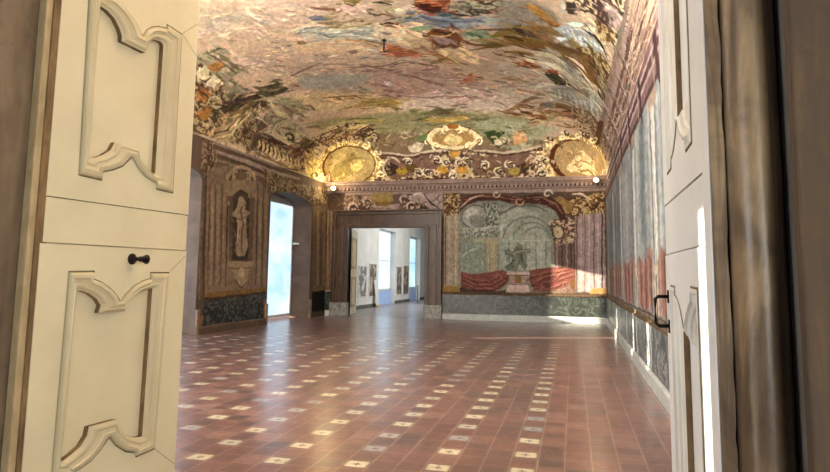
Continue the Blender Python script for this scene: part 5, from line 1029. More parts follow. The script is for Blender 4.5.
vP 145 114 64 8 85 1460 172 1488 169 1484 198 1478 197 1479 178 1460 178
vP 156 132 83 8 85 1737 56 1734 73 1746 83 1745 86 1727 76 1734 55
vP 83 64 56 8 85 1395 121 1426 86 1456 120 1453 123 1426 96 1399 124
vP 61 45 34 8 85 2517 97 2520 60 2560 54 2561 57 2526 65 2521 98
vP 187 168 145 8 85 2105 179 2118 167 2132 158 2137 163 2126 180 2108 185
vP 56 40 37 8 85 2410 84 2415 100 2432 100 2433 106 2406 111 2404 85
vP 167 144 132 8 85 2406 85 2408 56 2433 40 2437 45 2421 63 2413 86
vP 71 55 43 8 85 1292 206 1323 183 1360 193 1359 198 1325 195 1295 211
vP 79 59 51 8 85 1880 218 1895 195 1915 179 1919 184 1903 205 1885 222
vP 117 93 57 8 85 1566 59 1580 75 1576 97 1571 97 1572 78 1562 62
vP 113 86 54 8 85 2190 67 2210 73 2215 94 2210 97 2200 83 2188 73
vP 155 128 78 8 85 1614 171 1643 148 1665 179 1661 184 1641 163 1618 177
vP 109 86 54 8 85 2238 78 2258 76 2277 78 2278 82 2258 85 2238 82
vP 208 186 168 8 85 1555 220 1566 243 1585 261 1582 265 1556 251 1550 221
vP 147 121 70 8 85 2380 128 2381 162 2416 166 2415 171 2374 169 2375 128
vP 137 114 62 8 85 1139 192 1159 185 1172 201 1168 205 1156 195 1141 197
vP 66 48 38 8 85 1951 115 1973 113 1975 138 1970 139 1966 123 1951 121
vP 74 55 40 8 85 1159 222 1192 230 1206 202 1211 204 1198 241 1157 227
vP 65 53 45 8 85 1456 194 1478 207 1504 206 1504 211 1476 218 1453 198
vP 71 57 48 8 85 1504 90 1535 99 1565 92 1566 96 1534 106 1503 94
vP 194 175 147 8 85 2485 239 2471 200 2504 174 2508 179 2485 204 2491 237
vP 154 119 74 8 85 2416 181 2446 198 2426 226 2421 223 2435 200 2413 185
vP 152 122 78 8 85 1837 192 1847 179 1853 164 1858 165 1858 186 1841 197
vP 70 48 41 8 85 2000 109 2003 84 2022 72 2026 78 2014 93 2006 110
vP 90 68 62 8 85 2480 154 2500 148 2516 162 2512 167 2497 160 2481 159
vP 155 126 78 8 85 1369 75 1366 51 1390 49 1391 53 1374 58 1374 75
vP 79 60 53 8 85 1411 253 1430 229 1460 228 1461 233 1435 238 1414 256
vP 154 127 80 8 85 1545 165 1573 159 1586 133 1589 134 1577 166 1546 169
vP 150 119 70 8 85 1926 205 1956 188 1981 213 1978 217 1955 199 1928 210
vP 69 45 43 8 85 2441 233 2463 220 2488 215 2491 220 2468 232 2443 238
vP 68 50 38 8 85 2378 167 2372 129 2411 121 2412 126 2382 135 2383 166
vP 118 93 57 8 85 1675 28 1695 52 1688 84 1684 83 1688 54 1673 30
vP 113 94 56 8 85 2532 155 2531 127 2561 124 2563 130 2543 136 2539 155
vP 107 79 70 8 85 1822 143 1833 126 1839 106 1844 107 1842 131 1826 146
vP 105 84 74 8 85 2482 110 2478 134 2503 140 2502 144 2471 138 2479 110
vP 153 125 71 8 85 1135 127 1174 122 1185 88 1190 89 1181 130 1136 132
vP 124 103 62 8 85 2196 128 2243 129 2237 178 2233 178 2237 135 2196 132
vP 106 79 73 8 85 1527 124 1545 135 1564 125 1566 129 1545 147 1524 128
vP 130 106 71 8 85 1312 157 1346 171 1371 145 1375 149 1349 184 1310 162
vP 176 156 138 8 85 1762 126 1768 110 1771 93 1774 94 1775 112 1765 128
vP 100 85 69 8 85 2142 37 2164 51 2170 78 2167 79 2158 56 2140 40
vP 153 128 74 8 85 1153 109 1177 84 1208 98 1207 102 1179 93 1157 112
vP 153 120 77 8 85 1631 275 1658 258 1666 225 1670 226 1664 263 1633 278
vP 119 96 54 8 85 1825 195 1852 191 1862 219 1858 221 1847 200 1825 200
vP 155 131 79 8 85 2182 147 2195 149 2207 147 2208 151 2195 158 2181 151
vP 93 71 61 8 85 2458 121 2486 103 2507 127 2503 131 2484 116 2462 126
vP 119 96 52 8 85 1442 81 1478 62 1468 22 1473 20 1488 67 1444 85
vP 126 96 62 8 85 2014 129 2031 116 2036 93 2039 93 2037 120 2015 132
vP 193 171 151 8 85 1677 102 1694 117 1708 99 1711 101 1695 125 1675 104
vP 131 106 71 8 85 2268 231 2284 232 2287 215 2293 215 2293 243 2267 237
vP 192 180 153 8 85 2172 25 2182 44 2192 63 2188 66 2173 49 2167 27
vP 197 185 156 8 85 2028 55 2046 84 2075 69 2077 73 2043 94 2025 57
vP 157 132 82 8 85 1684 118 1699 144 1725 135 1727 138 1696 152 1681 120
vP 188 167 146 8 85 1167 204 1161 179 1183 164 1187 168 1173 183 1173 203
vP 157 136 120 8 85 2265 51 2279 89 2314 70 2316 73 2277 96 2262 53
vP 201 179 158 8 85 1870 250 1888 239 1891 217 1895 217 1895 245 1871 254
vP 117 95 58 8 85 1283 187 1298 162 1323 178 1320 183 1301 176 1288 191
vP 91 68 62 8 85 1952 176 1983 174 1993 206 1990 207 1979 180 1953 180
vP 181 158 137 8 85 1547 183 1577 195 1595 223 1591 226 1571 204 1545 187
vP 154 135 117 8 85 2264 83 2306 87 2309 131 2304 132 2297 96 2263 88
vP 189 170 147 8 85 2097 32 2110 41 2125 40 2126 46 2107 53 2094 37
vP 148 119 69 8 85 1691 87 1732 85 1726 129 1721 129 1724 93 1691 93
vP 157 133 82 8 85 1788 48 1828 42 1829 87 1823 88 1821 52 1788 54
vP 65 44 35 8 85 1578 211 1585 177 1616 163 1618 169 1595 186 1584 213
vP 143 116 65 8 85 2346 104 2379 112 2375 146 2368 146 2366 121 2344 110
vP 67 52 43 8 85 1764 152 1741 188 1776 208 1775 212 1732 190 1760 150
vP 182 154 144 8 85 1738 93 1729 121 1754 131 1753 135 1722 125 1734 92
vP 143 115 74 8 85 2250 92 2277 82 2305 83 2305 86 2278 91 2251 96
vP 119 90 52 8 85 2227 87 2242 104 2263 105 2263 109 2238 112 2224 90
vP 166 146 127 8 85 1615 133 1596 96 1633 79 1635 85 1607 100 1620 131
vP 62 48 36 8 85 1283 153 1279 123 1310 120 1311 126 1289 131 1289 153
vP 184 169 144 8 85 1610 99 1626 84 1641 100 1637 105 1626 98 1614 104
vP 164 144 127 8 85 1822 193 1811 165 1833 147 1837 152 1823 169 1827 191
vP 198 178 140 8 60 13 552 32 548 50 557 49 578 25 597 8 574
vP 167 134 84 8 60 525 71 597 63 657 77 654 83 594 77 526 78
vP 91 68 46 8 60 1078 251 1100 250 1114 265 1111 268 1096 258 1078 254
vP 171 136 92 8 60 743 68 763 27 824 37 823 41 769 34 748 69
vP 202 185 144 8 60 1045 337 1066 339 1080 355 1076 359 1060 351 1043 342
vP 167 141 90 8 60 1042 228 1054 216 1072 212 1074 217 1061 226 1046 232
vP 159 123 80 8 60 1079 520 1115 534 1127 575 1123 576 1109 541 1078 525
vP 175 141 98 8 60 982 407 1005 417 1020 435 1016 440 996 429 979 413
vP 76 56 39 8 60 1003 495 1025 538 1066 533 1069 542 1019 556 995 498
vP 93 72 50 8 60 387 926 404 836 458 858 457 866 409 852 392 929
vP 81 64 46 8 60 371 821 343 756 378 696 381 702 352 757 374 817
vP 76 54 35 8 60 85 22 212 0 309 16 302 19 221 7 113 24
vP 167 137 91 8 60 406 86 447 65 506 69 506 75 459 78 417 90
vP 197 174 139 8 60 66 456 52 375 71 237 79 247 71 362 74 442
vP 194 179 136 8 60 831 79 859 91 888 97 888 101 854 99 828 82
vP 73 50 35 8 60 901 519 925 549 951 577 947 585 912 564 894 523
vP 199 182 140 8 60 622 373 676 355 696 398 686 402 666 373 626 382
vP 216 197 161 8 60 544 555 573 509 600 461 606 466 586 526 548 566
vP 72 57 39 8 60 510 572 527 637 563 632 564 648 519 669 502 579
vP 86 65 46 8 60 1084 344 1108 370 1136 353 1140 358 1107 385 1079 348
vP 162 130 84 8 60 594 314 643 292 694 279 700 286 655 309 599 322
vP 91 68 46 8 60 977 338 998 332 1020 330 1022 336 1003 346 979 345
vP 77 55 40 8 60 562 594 600 596 638 606 638 620 599 628 561 609
vP 200 179 145 8 60 762 314 791 302 816 288 821 292 799 312 765 319
vP 157 128 81 8 60 501 457 526 394 566 354 571 358 537 401 506 459
vP 159 125 77 8 60 933 12 957 36 969 65 963 67 945 42 927 15
vP 194 171 138 8 60 698 113 718 125 737 137 733 141 706 132 692 116
vP 97 74 51 8 60 830 398 846 421 874 419 875 424 841 431 825 399
vP 85 59 43 8 60 871 85 891 86 911 83 913 87 892 96 869 89
vP 164 135 84 8 60 275 51 351 75 283 103 259 100 300 76 252 55
vP 76 52 36 8 60 235 366 271 230 335 236 327 247 270 265 241 373
vP 171 139 87 8 60 740 149 780 155 819 160 818 166 776 167 737 154
vP 208 191 152 8 60 963 429 984 428 997 445 994 449 980 438 963 434
vP 70 53 30 8 60 300 475 341 426 379 334 384 341 348 451 302 489
vP 78 54 41 8 60 353 627 382 533 415 614 410 626 383 572 359 636
vP 154 124 75 8 60 1066 387 1099 399 1126 384 1130 389 1101 413 1064 393
vP 74 54 34 8 60 604 11 541 43 608 71 603 74 519 44 598 8
vP 176 143 99 8 60 708 285 713 322 740 356 734 359 695 326 699 284
vP 170 140 92 8 60 940 215 978 207 989 238 984 239 973 215 941 219
vP 85 66 47 8 60 297 405 364 328 377 453 370 463 350 366 300 424
vP 148 125 74 8 80 450 142 500 166 516 200 508 201 483 171 443 144
vP 153 128 73 8 80 857 186 917 192 924 237 918 238 907 199 856 191
vP 123 107 65 8 80 810 87 857 74 883 104 879 106 854 82 812 90
vP 107 87 57 8 80 673 213 712 234 760 241 759 247 705 245 667 217
vP 128 119 76 8 80 728 189 777 207 822 189 828 195 778 223 722 195
vP 124 106 71 8 80 724 75 734 87 747 98 741 103 714 95 713 76
vP 154 134 78 8 80 733 103 779 114 776 146 769 146 765 120 730 107
vP 209 176 120 8 80 764 160 796 163 807 183 800 186 785 172 762 165
vP 215 185 134 8 80 426 47 462 56 478 72 465 76 434 66 413 51
vP 210 186 127 8 80 588 272 614 280 631 295 623 301 596 295 579 279
vP 120 105 70 8 80 686 140 721 134 744 151 739 154 716 144 687 145
vP 134 117 79 8 80 753 90 798 97 833 117 829 121 790 108 750 95
vP 109 94 60 8 80 713 258 746 270 768 291 763 295 735 279 708 262
vP 124 106 73 8 80 732 175 741 191 762 200 759 205 727 198 724 176
vP 207 179 125 8 80 871 211 907 214 917 240 912 241 900 220 871 215
vP 118 99 63 8 80 654 253 677 283 707 311 700 316 656 292 643 255
vP 130 117 78 8 80 798 102 843 116 869 145 861 149 829 128 793 108
vP 211 187 131 8 80 710 160 747 185 763 218 758 219 736 189 705 162
vP 215 185 134 8 80 659 65 703 69 712 95 706 96 693 76 657 69
vP 207 183 127 8 80 545 79 591 92 579 118 569 117 571 97 539 84
vP 121 109 69 8 80 456 64 472 96 534 113 528 120 440 106 437 65
vP 126 108 74 8 80 878 152 899 169 929 169 930 173 894 178 874 155
vP 156 121 73 8 80 388 138 467 125 536 136 533 141 467 135 392 142
vP 137 119 75 8 80 516 156 599 156 638 192 629 196 585 169 515 163
vP 113 93 64 8 80 501 162 551 175 602 172 604 177 546 186 494 166
vP 219 189 136 8 80 774 188 823 183 861 205 856 209 819 195 775 193
vP 113 89 59 8 80 2816 213 2844 208 2856 188 2864 190 2856 218 2816 219
vP 211 194 157 8 80 2771 249 2810 238 2829 210 2835 212 2820 247 2773 254
vP 125 96 57 8 80 2850 126 2883 116 2920 122 2919 125 2884 124 2851 129
vP 139 108 70 8 80 3103 76 3088 44 3146 25 3151 28 3103 47 3110 75
vP 189 165 124 8 80 2874 228 2901 228 2925 219 2929 222 2905 238 2873 232
vP 216 192 156 8 80 3119 58 3144 32 3195 14 3206 18 3167 40 3130 61
vP 189 163 115 8 80 3203 184 3200 157 3249 141 3255 144 3217 161 3211 185
vP 194 170 122 8 80 3108 170 3130 149 3164 131 3172 134 3147 154 3116 173
vP 190 164 116 8 80 3115 90 3136 62 3206 62 3206 66 3148 69 3123 92
vP 220 200 164 8 80 2905 239 2950 232 2998 228 3001 235 2954 248 2906 246
vP 133 101 73 8 80 2900 77 2942 60 2989 73 2986 79 2943 74 2904 83
vP 130 102 69 8 80 2759 209 2807 207 2825 173 2833 175 2818 219 2759 216
vP 121 91 61 8 80 3100 149 3095 130 3126 118 3136 122 3122 135 3113 150
vP 110 82 47 8 80 3105 177 3117 154 3166 156 3166 161 3130 164 3114 179
vP 187 160 117 8 80 2876 282 2898 250 2921 219 2928 221 2913 256 2883 285
vP 148 118 77 8 80 2850 182 2871 145 2931 148 2931 153 2880 154 2856 184
vP 139 107 65 8 80 2912 212 2948 196 2972 173 2980 175 2961 205 2916 217
vP 126 101 69 8 80 2856 118 2905 90 2964 110 2960 115 2907 104 2862 123
vP 183 158 107 8 80 2938 207 2968 171 3034 162 3037 167 2978 179 2944 210
vP 199 181 142 8 80 3081 68 3161 63 3223 34 3231 37 3171 71 3081 72
vP 219 199 160 8 80 2802 134 2841 125 2880 136 2877 142 2840 138 2804 139
vP 177 148 100 8 80 2817 129 2861 139 2899 118 2905 122 2864 151 2814 134
vP 195 173 124 8 80 3068 181 3100 147 3156 120 3167 124 3124 156 3078 185
vP 208 185 144 8 80 2975 138 2984 121 3008 109 3017 113 3004 129 2984 141
vP 130 101 62 8 80 2858 129 2875 115 2901 115 2901 118 2879 122 2862 131
vP 210 193 158 8 80 3040 103 3051 89 3060 74 3072 75 3076 94 3050 107
vP 99 76 57 8 80 2664 318 2688 315 2709 302 2715 307 2695 330 2664 326
vP 186 168 131 8 80 2554 243 2585 236 2582 208 2588 207 2596 244 2555 249
vP 174 147 114 8 80 2607 335 2613 307 2621 280 2626 281 2625 310 2612 337
vP 185 157 124 8 80 2589 349 2605 321 2606 289 2610 289 2614 323 2593 351
vP 182 158 118 8 80 2588 250 2576 240 2568 228 2571 225 2584 234 2592 248
vP 211 190 160 8 80 2608 178 2594 151 2627 143 2630 150 2610 157 2615 176
vP 228 211 171 8 80 2601 163 2626 155 2615 134 2621 131 2640 160 2603 169
vP 190 162 130 8 80 2681 381 2637 346 2680 311 2683 314 2646 346 2683 379
vP 184 161 127 8 80 2532 166 2552 149 2541 126 2546 124 2565 151 2536 170
vP 219 200 164 8 80 2563 58 2594 63 2625 64 2625 67 2593 70 2562 62
vP 188 161 130 8 80 2728 339 2696 328 2708 300 2713 301 2707 324 2731 334
vP 185 160 125 8 80 2527 238 2567 219 2599 248 2596 251 2565 230 2529 243
vP 87 68 47 8 80 2681 282 2709 285 2714 261 2723 262 2720 297 2679 289
vP 226 206 171 8 80 2554 39 2578 41 2596 25 2601 29 2583 54 2552 45
vP 171 142 106 8 80 2639 325 2661 342 2680 321 2684 324 2662 351 2636 327
vP 78 54 41 8 80 2547 86 2570 70 2569 43 2574 42 2581 74 2550 90
vP 82 58 41 8 80 2564 277 2568 262 2579 250 2583 252 2577 266 2569 278
vP 180 155 123 8 80 2659 137 2634 98 2685 85 2686 88 2643 101 2662 135
vP 221 204 171 8 80 2526 278 2545 272 2551 254 2555 255 2550 277 2527 281
vP 225 205 176 8 80 2542 199 2557 175 2588 170 2590 176 2565 185 2547 203
vP 188 151 99 8 70 1919 450 1940 458 1961 448 1962 451 1941 466 1918 454
vP 216 197 167 8 70 1765 348 1777 370 1798 379 1797 385 1770 381 1760 351
vP 186 147 93 8 70 1873 321 1903 321 1929 337 1928 341 1901 330 1873 325
vP 193 156 99 8 70 1778 463 1793 457 1793 438 1797 437 1802 465 1780 469
vP 233 222 179 8 70 1654 440 1675 453 1679 479 1673 481 1665 461 1652 445
vP 191 147 95 8 70 1832 403 1846 379 1850 350 1853 351 1853 382 1834 405
vP 200 153 101 8 70 1788 409 1782 377 1801 354 1804 356 1789 379 1791 408
vP 194 154 102 8 70 1620 450 1648 456 1676 463 1676 468 1647 467 1619 454
vP 121 96 64 8 70 1850 335 1845 301 1865 277 1868 280 1853 304 1854 334
vP 228 206 168 8 70 1828 462 1849 459 1848 433 1852 433 1857 466 1829 467
vP 220 206 168 8 70 1675 373 1698 381 1721 376 1722 380 1698 389 1674 376
vP 111 83 51 8 70 1892 458 1902 473 1913 486 1911 490 1896 480 1889 460
vP 227 205 174 8 70 1556 401 1557 376 1578 370 1580 375 1566 385 1561 402
vP 217 201 169 8 70 1689 355 1708 383 1739 385 1739 389 1705 391 1686 357
vP 180 146 86 8 70 1597 464 1598 441 1617 439 1618 444 1605 449 1601 465
vP 113 84 48 8 70 1754 412 1792 424 1788 469 1785 469 1785 429 1753 417
vP 201 160 106 8 70 1753 363 1766 377 1781 386 1780 389 1763 383 1751 365
vP 230 214 179 8 70 1906 311 1919 315 1928 304 1932 308 1922 328 1904 317
vP 240 214 181 8 70 1600 468 1616 498 1643 506 1643 511 1611 506 1597 470
vP 234 214 180 8 70 1729 455 1749 433 1772 416 1774 419 1753 440 1731 458
vP 186 146 99 8 70 1763 331 1764 356 1786 354 1787 361 1756 367 1757 331
vP 131 99 72 8 70 1609 342 1627 352 1632 374 1628 375 1621 358 1607 346
vP 235 212 176 8 70 1888 451 1907 426 1931 448 1928 453 1908 439 1891 456
vP 231 213 178 8 70 1550 457 1565 410 1608 429 1606 435 1571 424 1556 460
vP 174 142 82 8 70 1640 383 1649 418 1679 417 1680 420 1645 424 1637 384
vP 195 155 103 8 70 1647 310 1670 329 1682 358 1678 361 1661 337 1644 314
vP 116 86 52 8 70 1770 458 1788 466 1791 490 1788 490 1784 470 1769 461
vP 118 91 58 8 70 1948 354 1964 371 1984 382 1982 388 1958 383 1944 358
vP 116 90 55 8 70 1556 347 1566 328 1583 339 1582 342 1568 336 1559 349
vP 112 82 52 8 70 1811 413 1823 437 1845 438 1846 443 1818 446 1807 415
vP 176 156 148 7 100 344 0 1276 0 1803 0 2305 0 3285 0 3285 0 2304 0 1804 4 1277 13 348 9
bP 92 76 64 10 100 -22 988 2498 1000 2494 3 9 -14
bP 150 132 122 10 100 -1 949 2497 948 2496 888 1 892
bP 104 84 74 10 100 61 890 1110 898 1112 671 68 662
bT 4 0 0 12 70 61 890 434 884 438 714 67 681
bP 156 138 130 10 100 436 799 703 804 667 693 477 686
bP 140 120 72 10 100 434 902 625 917 646 842 590 787 475 789 416 846
bP 120 96 48 10 100 455 827 627 824 590 787 494 789
bP 188 176 166 10 100 610 722 606 709 595 698 577 690 556 686 533 686 511 691 493 699 481 711 476 723 480 736 492 747 509 755 531 760 554 759 576 754 594 746 606 735
bP 92 74 64 7 100 457 758 628 765 628 771 456 764
bP 184 166 150 6 100 266 711 227 735 214 770 228 799 255 808 279 798 287 779 280 764 268 759 260 763 253 770 245 768 246 750 269 741 295 751 306 779 292 812 255 827 214 813 195 771 213 723 262 703
bP 58 44 38 6 100 275 708 248 724 235 747 238 769 252 783 270 785 284 777 288 765 286 756 280 753 273 751 272 746 283 741 296 749 301 766 293 785 272 797 246 794 226 775 222 745 239 715 272 704
bP 184 166 150 6 100 381 768 422 783 436 824 418 861 381 876 349 863 338 834 349 809 373 799 393 807 393 823 384 826 379 821 373 818 363 821 357 834 363 849 382 857 404 848 417 824 408 796 377 775
bP 58 44 38 6 100 390 766 418 775 431 800 426 826 408 844 386 847 368 837 362 821 367 805 379 798 388 802 387 807 382 809 377 812 374 820 378 829 388 835 403 833 415 821 419 803 409 784 387 771
bP 184 166 150 6 100 743 772 789 790 805 837 785 878 745 894 710 879 697 848 709 819 735 809 756 818 757 835 749 838 743 831 735 827 723 832 716 847 723 866 745 875 772 865 786 836 775 803 739 780
bP 58 44 38 6 100 752 772 783 783 798 811 793 841 773 860 748 864 729 853 722 835 727 818 740 809 751 814 750 819 743 821 737 824 734 834 738 845 751 852 768 849 782 836 786 814 775 792 750 777
bP 184 166 150 6 100 819 732 788 753 778 781 789 805 811 812 829 804 835 789 830 777 821 774 815 777 810 782 801 780 802 764 822 755 844 764 854 789 842 817 811 831 776 818 760 782 774 741 815 725
bP 58 44 38 6 100 827 728 806 742 796 760 799 778 810 789 824 791 835 784 838 775 836 768 832 766 826 764 825 758 835 754 846 761 850 776 843 792 826 802 805 800 788 784 784 758 798 733 825 723
bP 158 142 136 10 100 702 879 1037 900 1101 899 1103 689 983 727 853 820
bP 190 174 160 7 100 779 863 888 892 956 838 1034 759 1042 766 971 854 890 914 776 873
bP 60 48 40 7 100 923 891 977 812 1073 741 1077 747 988 824 929 895
bT 4 0 0 10 90 834 821 927 801 1020 726 873 710
bP 112 92 74 10 100 -18 854 82 852 88 -12 9 -14
bP 160 136 100 7 100 1 796 24 42 30 42 7 796
bP 160 136 100 7 100 36 795 58 43 64 43 42 795
bP 84 68 54 14 100 -22 969 179 945 145 737 -15 758
bP 150 138 118 10 100 1110 871 1246 878 1251 11 1117 8
bP 90 66 60 7 100 1121 761 1126 79 1134 79 1128 761
bP 178 164 142 7 100 1153 761 1158 80 1165 80 1160 761
bP 138 128 106 7 100 1189 760 1193 80 1201 81 1196 760
bP 182 168 150 7 100 1216 760 1220 81 1227 81 1223 760
bT 2 0 0 10 90 1110 889 1255 896 1256 705 1112 689
bP 146 118 70 10 100 1108 61 1259 68 1260 -2 1108 -1
bP 126 130 117 10 100 1246 796 1345 858 1994 846 2135 765 2161 215 2158 21 1251 2
bP 152 156 142 20 90 1609 737 1747 770 1917 715 2017 592 2029 214 1608 209
bP 164 166 154 15 100 1609 595 1712 630 1710 175 1608 174
bP 146 146 136 10 100 1508 676 1501 641 1481 610 1449 587 1411 575 1369 576 1330 588 1298 611 1277 643 1269 678 1277 713 1297 744 1329 767 1369 779 1410 778 1449 765 1481 742 1501 711
bP 172 170 158 20 100 1425 703 1421 685 1411 669 1394 657 1374 651 1352 651 1332 658 1315 670 1304 686 1301 705 1304 723 1315 739 1332 751 1352 757 1374 757 1394 750 1410 738 1421 722
bP 116 116 106 15 70 1491 613 1480 597 1462 587 1438 583 1411 587 1386 596 1363 611 1347 630 1340 650 1341 669 1352 685 1370 695 1394 699 1421 695 1447 685 1469 670 1485 652 1492 632
bP 96 94 84 7 100 1506 676 1497 646 1481 620 1456 599 1425 585 1390 580 1355 585 1323 599 1298 621 1281 648 1276 678 1281 708 1297 735 1322 756 1354 770 1389 774 1425 769 1456 754 1481 732 1497 705 1506 675 1511 676 1508 710 1491 740 1463 765 1428 781 1389 786 1351 782 1316 767 1287 743 1269 712 1263 678 1270 644 1288 613 1316 589 1351 573 1390 568 1428 573 1463 588 1491 612 1508 642 1511 675
bT 8 0 0 12 90 1469 792 1574 809 1626 719 1591 595 1504 560 1469 631
bP 160 158 146 10 100 1274 579 1609 595 1608 551 1275 534
bP 96 98 88 7 100 1275 523 1609 539 1608 545 1275 528
bT 8 0 0 10 70 1274 570 1609 577 1591 507 1293 490
bP 150 146 122 10 100 1381 481 1626 498 1626 454 1381 436
bP 126 138 124 10 100 1266 445 1469 454 1469 207 1267 187
bP 96 106 96 7 70 1291 409 1292 205 1296 205 1295 409
bP 96 106 96 7 70 1344 409 1345 206 1349 206 1348 409
bP 96 106 96 7 70 1397 410 1397 207 1402 207 1401 410
bP 96 106 96 7 70 1432 410 1432 207 1437 207 1436 410
bP 176 178 164 8 80 1278 310 1324 360 1383 386 1435 398 1434 404 1380 398 1316 370 1274 313
bP 152 144 116 10 100 1495 463 1591 472 1582 200 1496 190
bP 124 116 92 7 100 1518 445 1518 199 1525 199 1525 445
bP 176 168 140 7 100 1554 454 1553 208 1559 208 1559 454
bP 146 154 142 10 100 1608 489 1703 506 1702 193 1608 192
bP 104 110 98 12 75 1639 481 1649 510 1658 539 1672 566 1689 590 1709 612 1732 631 1758 646 1785 657 1814 664 1844 667 1873 665 1902 659 1930 649 1955 635 1979 617 1999 597 2017 573 2031 547 2040 519 2051 491 2059 493 2058 525 2047 555 2032 583 2013 609 1991 632 1965 651 1937 667 1907 678 1875 684 1843 686 1811 683 1780 676 1750 664 1721 647 1696 627 1674 603 1655 576 1641 546 1631 515 1631 482
bP 142 147 133 12 75 1674 478 1683 504 1691 529 1702 552 1717 574 1735 593 1755 610 1778 623 1802 633 1827 639 1853 641 1878 640 1904 634 1928 626 1950 613 1971 598 1989 580 2004 559 2016 536 2025 512 2035 488 2043 489 2042 518 2033 544 2019 570 2003 592 1983 613 1960 630 1935 643 1909 653 1881 659 1852 660 1824 658 1796 651 1769 640 1745 626 1722 608 1703 586 1686 562 1674 536 1665 509 1665 480
bP 110 117 104 12 75 1725 476 1734 498 1741 519 1750 539 1763 558 1778 574 1795 588 1815 600 1835 608 1857 613 1879 615 1901 614 1922 610 1943 602 1962 592 1980 578 1995 563 2008 545 2018 526 2026 505 2035 484 2043 486 2043 510 2035 534 2023 556 2009 575 1991 593 1972 608 1950 620 1927 628 1903 633 1878 634 1854 632 1829 626 1806 617 1785 604 1765 588 1748 570 1734 549 1723 527 1715 503 1717 478
bP 148 152 138 12 75 1779 541 1793 550 1804 561 1817 571 1830 579 1845 586 1859 590 1875 593 1890 594 1906 593 1921 590 1936 585 1950 579 1963 571 1975 561 1986 550 1996 538 2004 525 2010 511 2015 496 2023 481 2031 483 2032 501 2027 518 2020 534 2011 549 2000 563 1987 576 1974 587 1958 596 1942 603 1926 609 1908 612 1890 613 1873 612 1855 609 1838 604 1822 596 1806 587 1792 576 1779 563 1773 546
bP 114 121 108 12 75 1822 529 1834 536 1844 545 1854 553 1865 560 1877 565 1890 569 1903 571 1916 572 1928 571 1941 569 1954 565 1965 560 1976 553 1987 545 1996 536 2004 526 2010 515 2016 503 2020 490 2027 478 2035 480 2037 495 2033 510 2026 524 2019 537 2009 549 1999 560 1987 569 1974 577 1960 583 1946 588 1931 590 1916 591 1900 591 1885 588 1871 583 1857 577 1844 569 1832 560 1821 549 1815 534
bP 140 146 132 12 75 1860 514 1870 519 1877 526 1885 532 1894 537 1903 541 1912 544 1922 546 1932 547 1942 546 1952 544 1961 541 1970 537 1979 532 1987 526 1994 519 2000 511 2005 502 2009 493 2012 484 2019 475 2027 476 2030 489 2026 501 2021 512 2015 522 2007 532 1999 540 1989 548 1979 554 1968 559 1956 563 1944 565 1932 566 1920 565 1908 563 1897 559 1885 554 1875 548 1865 540 1856 532 1853 519
bP 98 104 90 7 100 1611 696 1750 758 1898 764 2015 709 2020 719 1903 790 1744 783 1606 707
bP 108 116 104 7 100 1682 454 1681 210 1689 210 1690 454
bP 158 162 148 7 100 1716 454 1715 210 1723 210 1724 454
bP 108 116 104 7 100 1755 454 1753 211 1761 211 1762 454
bP 158 162 148 7 100 1793 454 1792 211 1799 211 1801 454
bP 108 116 104 7 100 1827 454 1825 211 1833 211 1834 454
bP 158 162 148 7 100 1869 454 1867 212 1875 212 1877 454
bP 108 116 104 7 100 1911 454 1909 212 1917 212 1919 454
bP 158 162 148 7 100 1953 454 1951 213 1958 213 1961 454
bP 108 116 104 7 100 1995 454 1992 213 2000 213 2002 454
bP 158 162 148 7 100 2028 454 2026 214 2033 214 2036 454
bP 170 172 158 7 100 1712 459 2049 468 2049 475 1711 466
bP 110 90 84 10 100 2057 471 2231 591 2223 31 2078 112
bP 158 140 134 7 100 2086 437 2083 214 2091 214 2094 437
bP 70 54 52 7 100 2127 437 2124 215 2132 215 2135 437
bP 158 140 134 7 100 2168 437 2165 215 2173 215 2176 437
bP 70 54 52 7 100 2201 437 2198 216 2206 216 2209 437
bT 6 0 0 10 95 2017 627 2167 678 2248 625 2229 454 2081 420
bP 176 160 130 10 100 2135 550 2137 532 2135 515 2128 502 2117 493 2105 489 2092 492 2079 500 2069 514 2063 530 2061 548 2064 565 2070 578 2081 588 2093 591 2107 588 2119 580 2129 566
bP 84 64 48 7 100 2141 552 2140 533 2138 517 2132 503 2123 493 2112 488 2100 487 2088 491 2076 500 2067 513 2061 529 2059 547 2061 563 2066 577 2075 587 2086 593 2098 593 2111 589 2122 580 2132 567 2141 551 2146 553 2142 572 2131 588 2116 600 2100 605 2083 604 2068 597 2057 584 2049 566 2047 547 2049 526 2057 507 2068 492 2082 480 2098 475 2115 476 2130 484 2141 497 2149 514 2151 534 2146 552
bP 152 134 130 10 100 2241 694 2477 726 2479 36 2239 31
bP 86 66 66 7 100 2253 694 2243 31 2252 31 2262 694
bP 172 154 150 7 100 2285 694 2275 32 2284 32 2295 694
bP 112 92 92 7 100 2319 693 2309 32 2315 32 2326 693
bP 180 162 158 7 100 2350 693 2339 33 2349 33 2360 693
bP 98 78 78 7 100 2392 692 2380 34 2388 34 2400 692
bP 176 160 156 7 100 2423 692 2411 34 2420 34 2432 692
bP 70 52 50 7 100 2455 692 2442 35 2453 35 2465 692
bT 2 0 0 10 95 2119 817 2480 880 2484 709 2249 677 2134 713
bP 146 120 74 10 80 2002 819 2120 852 2234 781 2217 712 2118 696 2052 749
bP 78 50 42 10 100 1247 778 1291 849 1380 884 1609 871 1782 850 1918 874 2053 845 2135 765 2167 660 2117 626 2085 713 2002 776 1867 795 1764 779 1609 817 1416 820 1309 777 1256 723
bP 132 92 76 7 100 1292 828 1399 858 1608 845 1764 820 1765 827 1610 861 1397 874 1290 835
bP 140 104 80 7 100 1833 836 1967 838 2081 777 2131 694 2137 697 2090 789 1970 854 1833 843
bP 176 158 138 7 100 1258 757 1349 832 1470 870 1468 877 1341 847 1253 762
